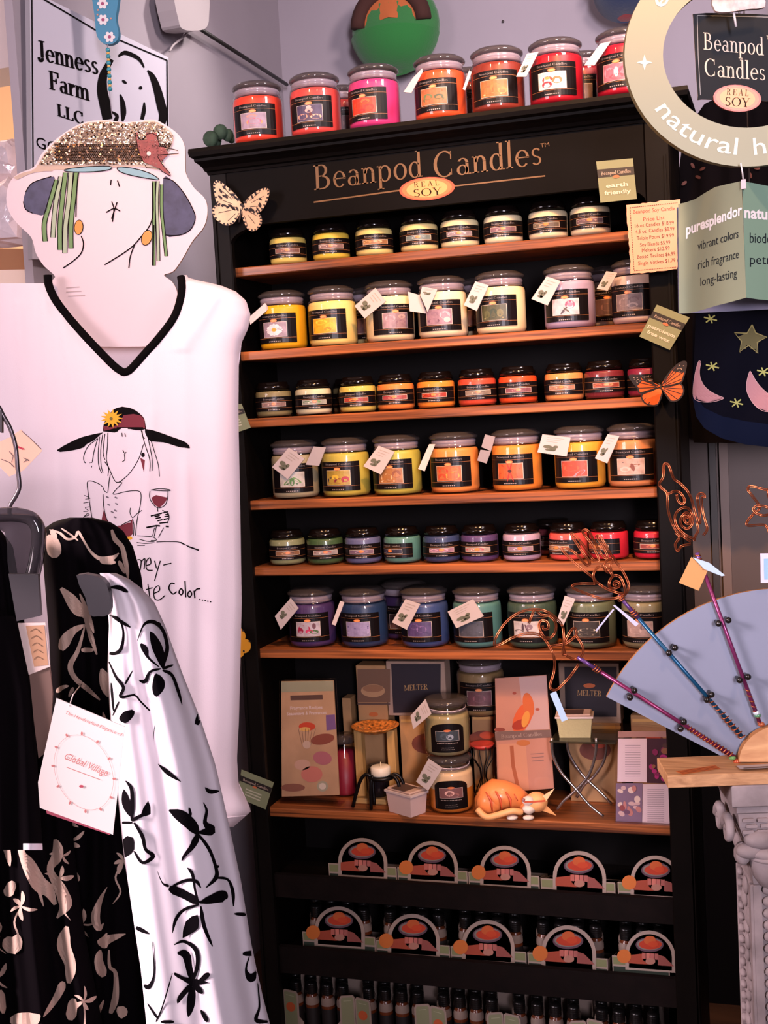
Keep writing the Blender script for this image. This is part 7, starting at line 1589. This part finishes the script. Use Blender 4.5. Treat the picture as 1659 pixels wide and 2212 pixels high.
wand('magenta wand with a copper scroll figure, lowest on the fan', (1582, 1630), (1246, 1416), [('#74244e', 0, .86), ('#5a3a70', .86, 1)],
     [GW([(520, 862), (500, 890), (460, 950), (400, 1012), (368, 1012), (350, 990), (374, 920), (380, 860), (368, 800), (338, 740), (290, 692), (210, 680), (130, 702), (60, 745), (22, 752), (30, 700), (80, 622), (160, 562), (250, 536), (330, 546), (400, 600), (428, 642)]),
      GW([(225, 620), (240, 575), (262, 540), (300, 570), (350, 575), (385, 620), (380, 680), (345, 710), (310, 690), (285, 640), (300, 605), (335, 610), (340, 645), (315, 655), (308, 635)]),
      GW([(428, 642), (432, 720), (425, 795), (440, 800), (432, 745), (470, 665), (500, 650), (505, 690), (450, 730), (424, 742), (340, 760)]), GW([(505, 690), (545, 760), (532, 820), (490, 832), (440, 805)])],
     [(.12, .3, 9, 5), (.02, .12, 5, 6), (.86, .9, 3, 6)], [(GW([(350, 1036), (386, 1020), (456, 1188), (420, 1202)]), TBL, .003)], [((1578, 1632), '#6a9a5a'), ((1588, 1640), '#a84a2c')])
wand('teal wand with a copper wire bird head, middle of the fan', (1600, 1588), (1334, 1284), [('#154a6c', 0, .84), ('#5a3a70', .84, 1)],
     [GW([(800, 445), (740, 432), (680, 410), (630, 376), (600, 340), (500, 262), (424, 182), (440, 170), (500, 200), (560, 266), (582, 276), (585, 252), (540, 190), (490, 112), (480, 88), (502, 98), (560, 170), (600, 232), (622, 246), (640, 236), (600, 150), (548, 82), (565, 62), (592, 90), (640, 180), (672, 226), (692, 224), (660, 150), (628, 106), (650, 104), (700, 190), (742, 250), (790, 320), (818, 390), (800, 445)]),
      GW([(800, 448), (740, 466), (660, 472), (580, 448), (488, 408), (488, 390), (530, 385), (622, 384)]), GW([(622, 384), (606, 330), (630, 290), (670, 280), (700, 302), (722, 340)]),
      GW([(800, 440), (788, 390), (770, 346), (735, 335), (704, 360), (700, 396), (725, 412), (758, 402), (762, 378), (742, 368), (730, 388), (745, 392)]), GW([(722, 336), (705, 272), (722, 242), (700, 234), (674, 262), (672, 292), (700, 318)])],
     [(.0, .16, 6, 7), (.16, .3, 5, 4), (.86, .9, 3, 6), (.97, 1.0, 3, 7)], [(GW([(724, 512), (736, 508), (878, 620), (858, 636)]), SIL, .003), (GW([(722, 530), (730, 534), (626, 664), (618, 658)]), SIL, .006)], [])
wand('magenta wand with a tall copper wire dolphin, upright on the fan', (1638, 1560), (1502, 1192), [('#742a56', 0, .9), ('#6a4a88', .9, 1)],
     [HW_([(650, 1120), (560, 1060), (470, 990), (400, 850), (350, 680), (340, 500), (272, 430), (250, 370), (288, 300), (300, 180), (320, 128), (360, 140), (400, 250), (440, 320), (520, 380), (590, 460), (650, 560), (690, 680), (720, 800), (742, 872), (772, 860), (762, 720), (730, 600), (730, 540), (770, 508), (802, 508), (822, 545), (790, 562), (802, 700), (830, 850), (852, 960), (812, 1040)]),
      HW_([(342, 520), (390, 490), (450, 475), (520, 500), (562, 580), (540, 640), (490, 600), (470, 520)]), HW_([(700, 1090), (560, 1020), (470, 920), (448, 800), (490, 712), (570, 680), (642, 720), (674, 800), (652, 900), (600, 952), (540, 922), (510, 840), (550, 762), (610, 752), (642, 820), (612, 890), (562, 850), (582, 790), (612, 820)]),
      HW_([(450, 1000), (492, 1060), (448, 1150), (480, 1240), (512, 1180), (560, 1160), (650, 1150)]), HW_([(712, 860), (730, 960), (700, 1050), (690, 1110)])],
     [(.0, .22, 7, 4), (.9, 1.0, 5, 5)], [(HW_([(650, 1310), (858, 1482), (742, 1740), (490, 1640)]), TTN, .004), (HW_([(660, 1312), (870, 1380), (1072, 1540), (1030, 1552), (808, 1462)]), TBL, .008)], [((1632, 1541), '#5a8a6a'), ((1630, 1536), '#b8c0c8'), ((1640, 1560), '#a85a3c')])
wand('copper star wand half cut off by the picture edge', (1690, 1560), (1668, 1190), [('#3a6a80', 0, 1)],
     [HW_([(1668, 1230), (1655, 1100), (1640, 965), (1580, 908), (1382, 912), (1356, 872), (1450, 772), (1530, 682), (1400, 502), (1376, 450), (1430, 414), (1640, 462), (1700, 400), (1740, 330), (1790, 400), (1850, 470), (2050, 420), (2100, 460), (1990, 660), (2080, 860), (2060, 920), (1860, 905), (1780, 970), (1720, 1100), (1700, 1230)]),
      HW_([(1700, 720), (1600, 672), (1500, 662), (1450, 712), (1500, 765), (1590, 782), (1700, 750)]), HW_([(1640, 440), (1622, 500), (1660, 580), (1720, 600)])],
     [(.9, 1.0, 4, 5)], [([(1637, 1193), (1690, 1192), (1690, 1255), (1638, 1256)], mat('#c0b4c8', .5), .004), ([(1644, 1204), (1686, 1203), (1686, 1248), (1645, 1249)], mat('#7aa0b8', .5), .0046)], [])
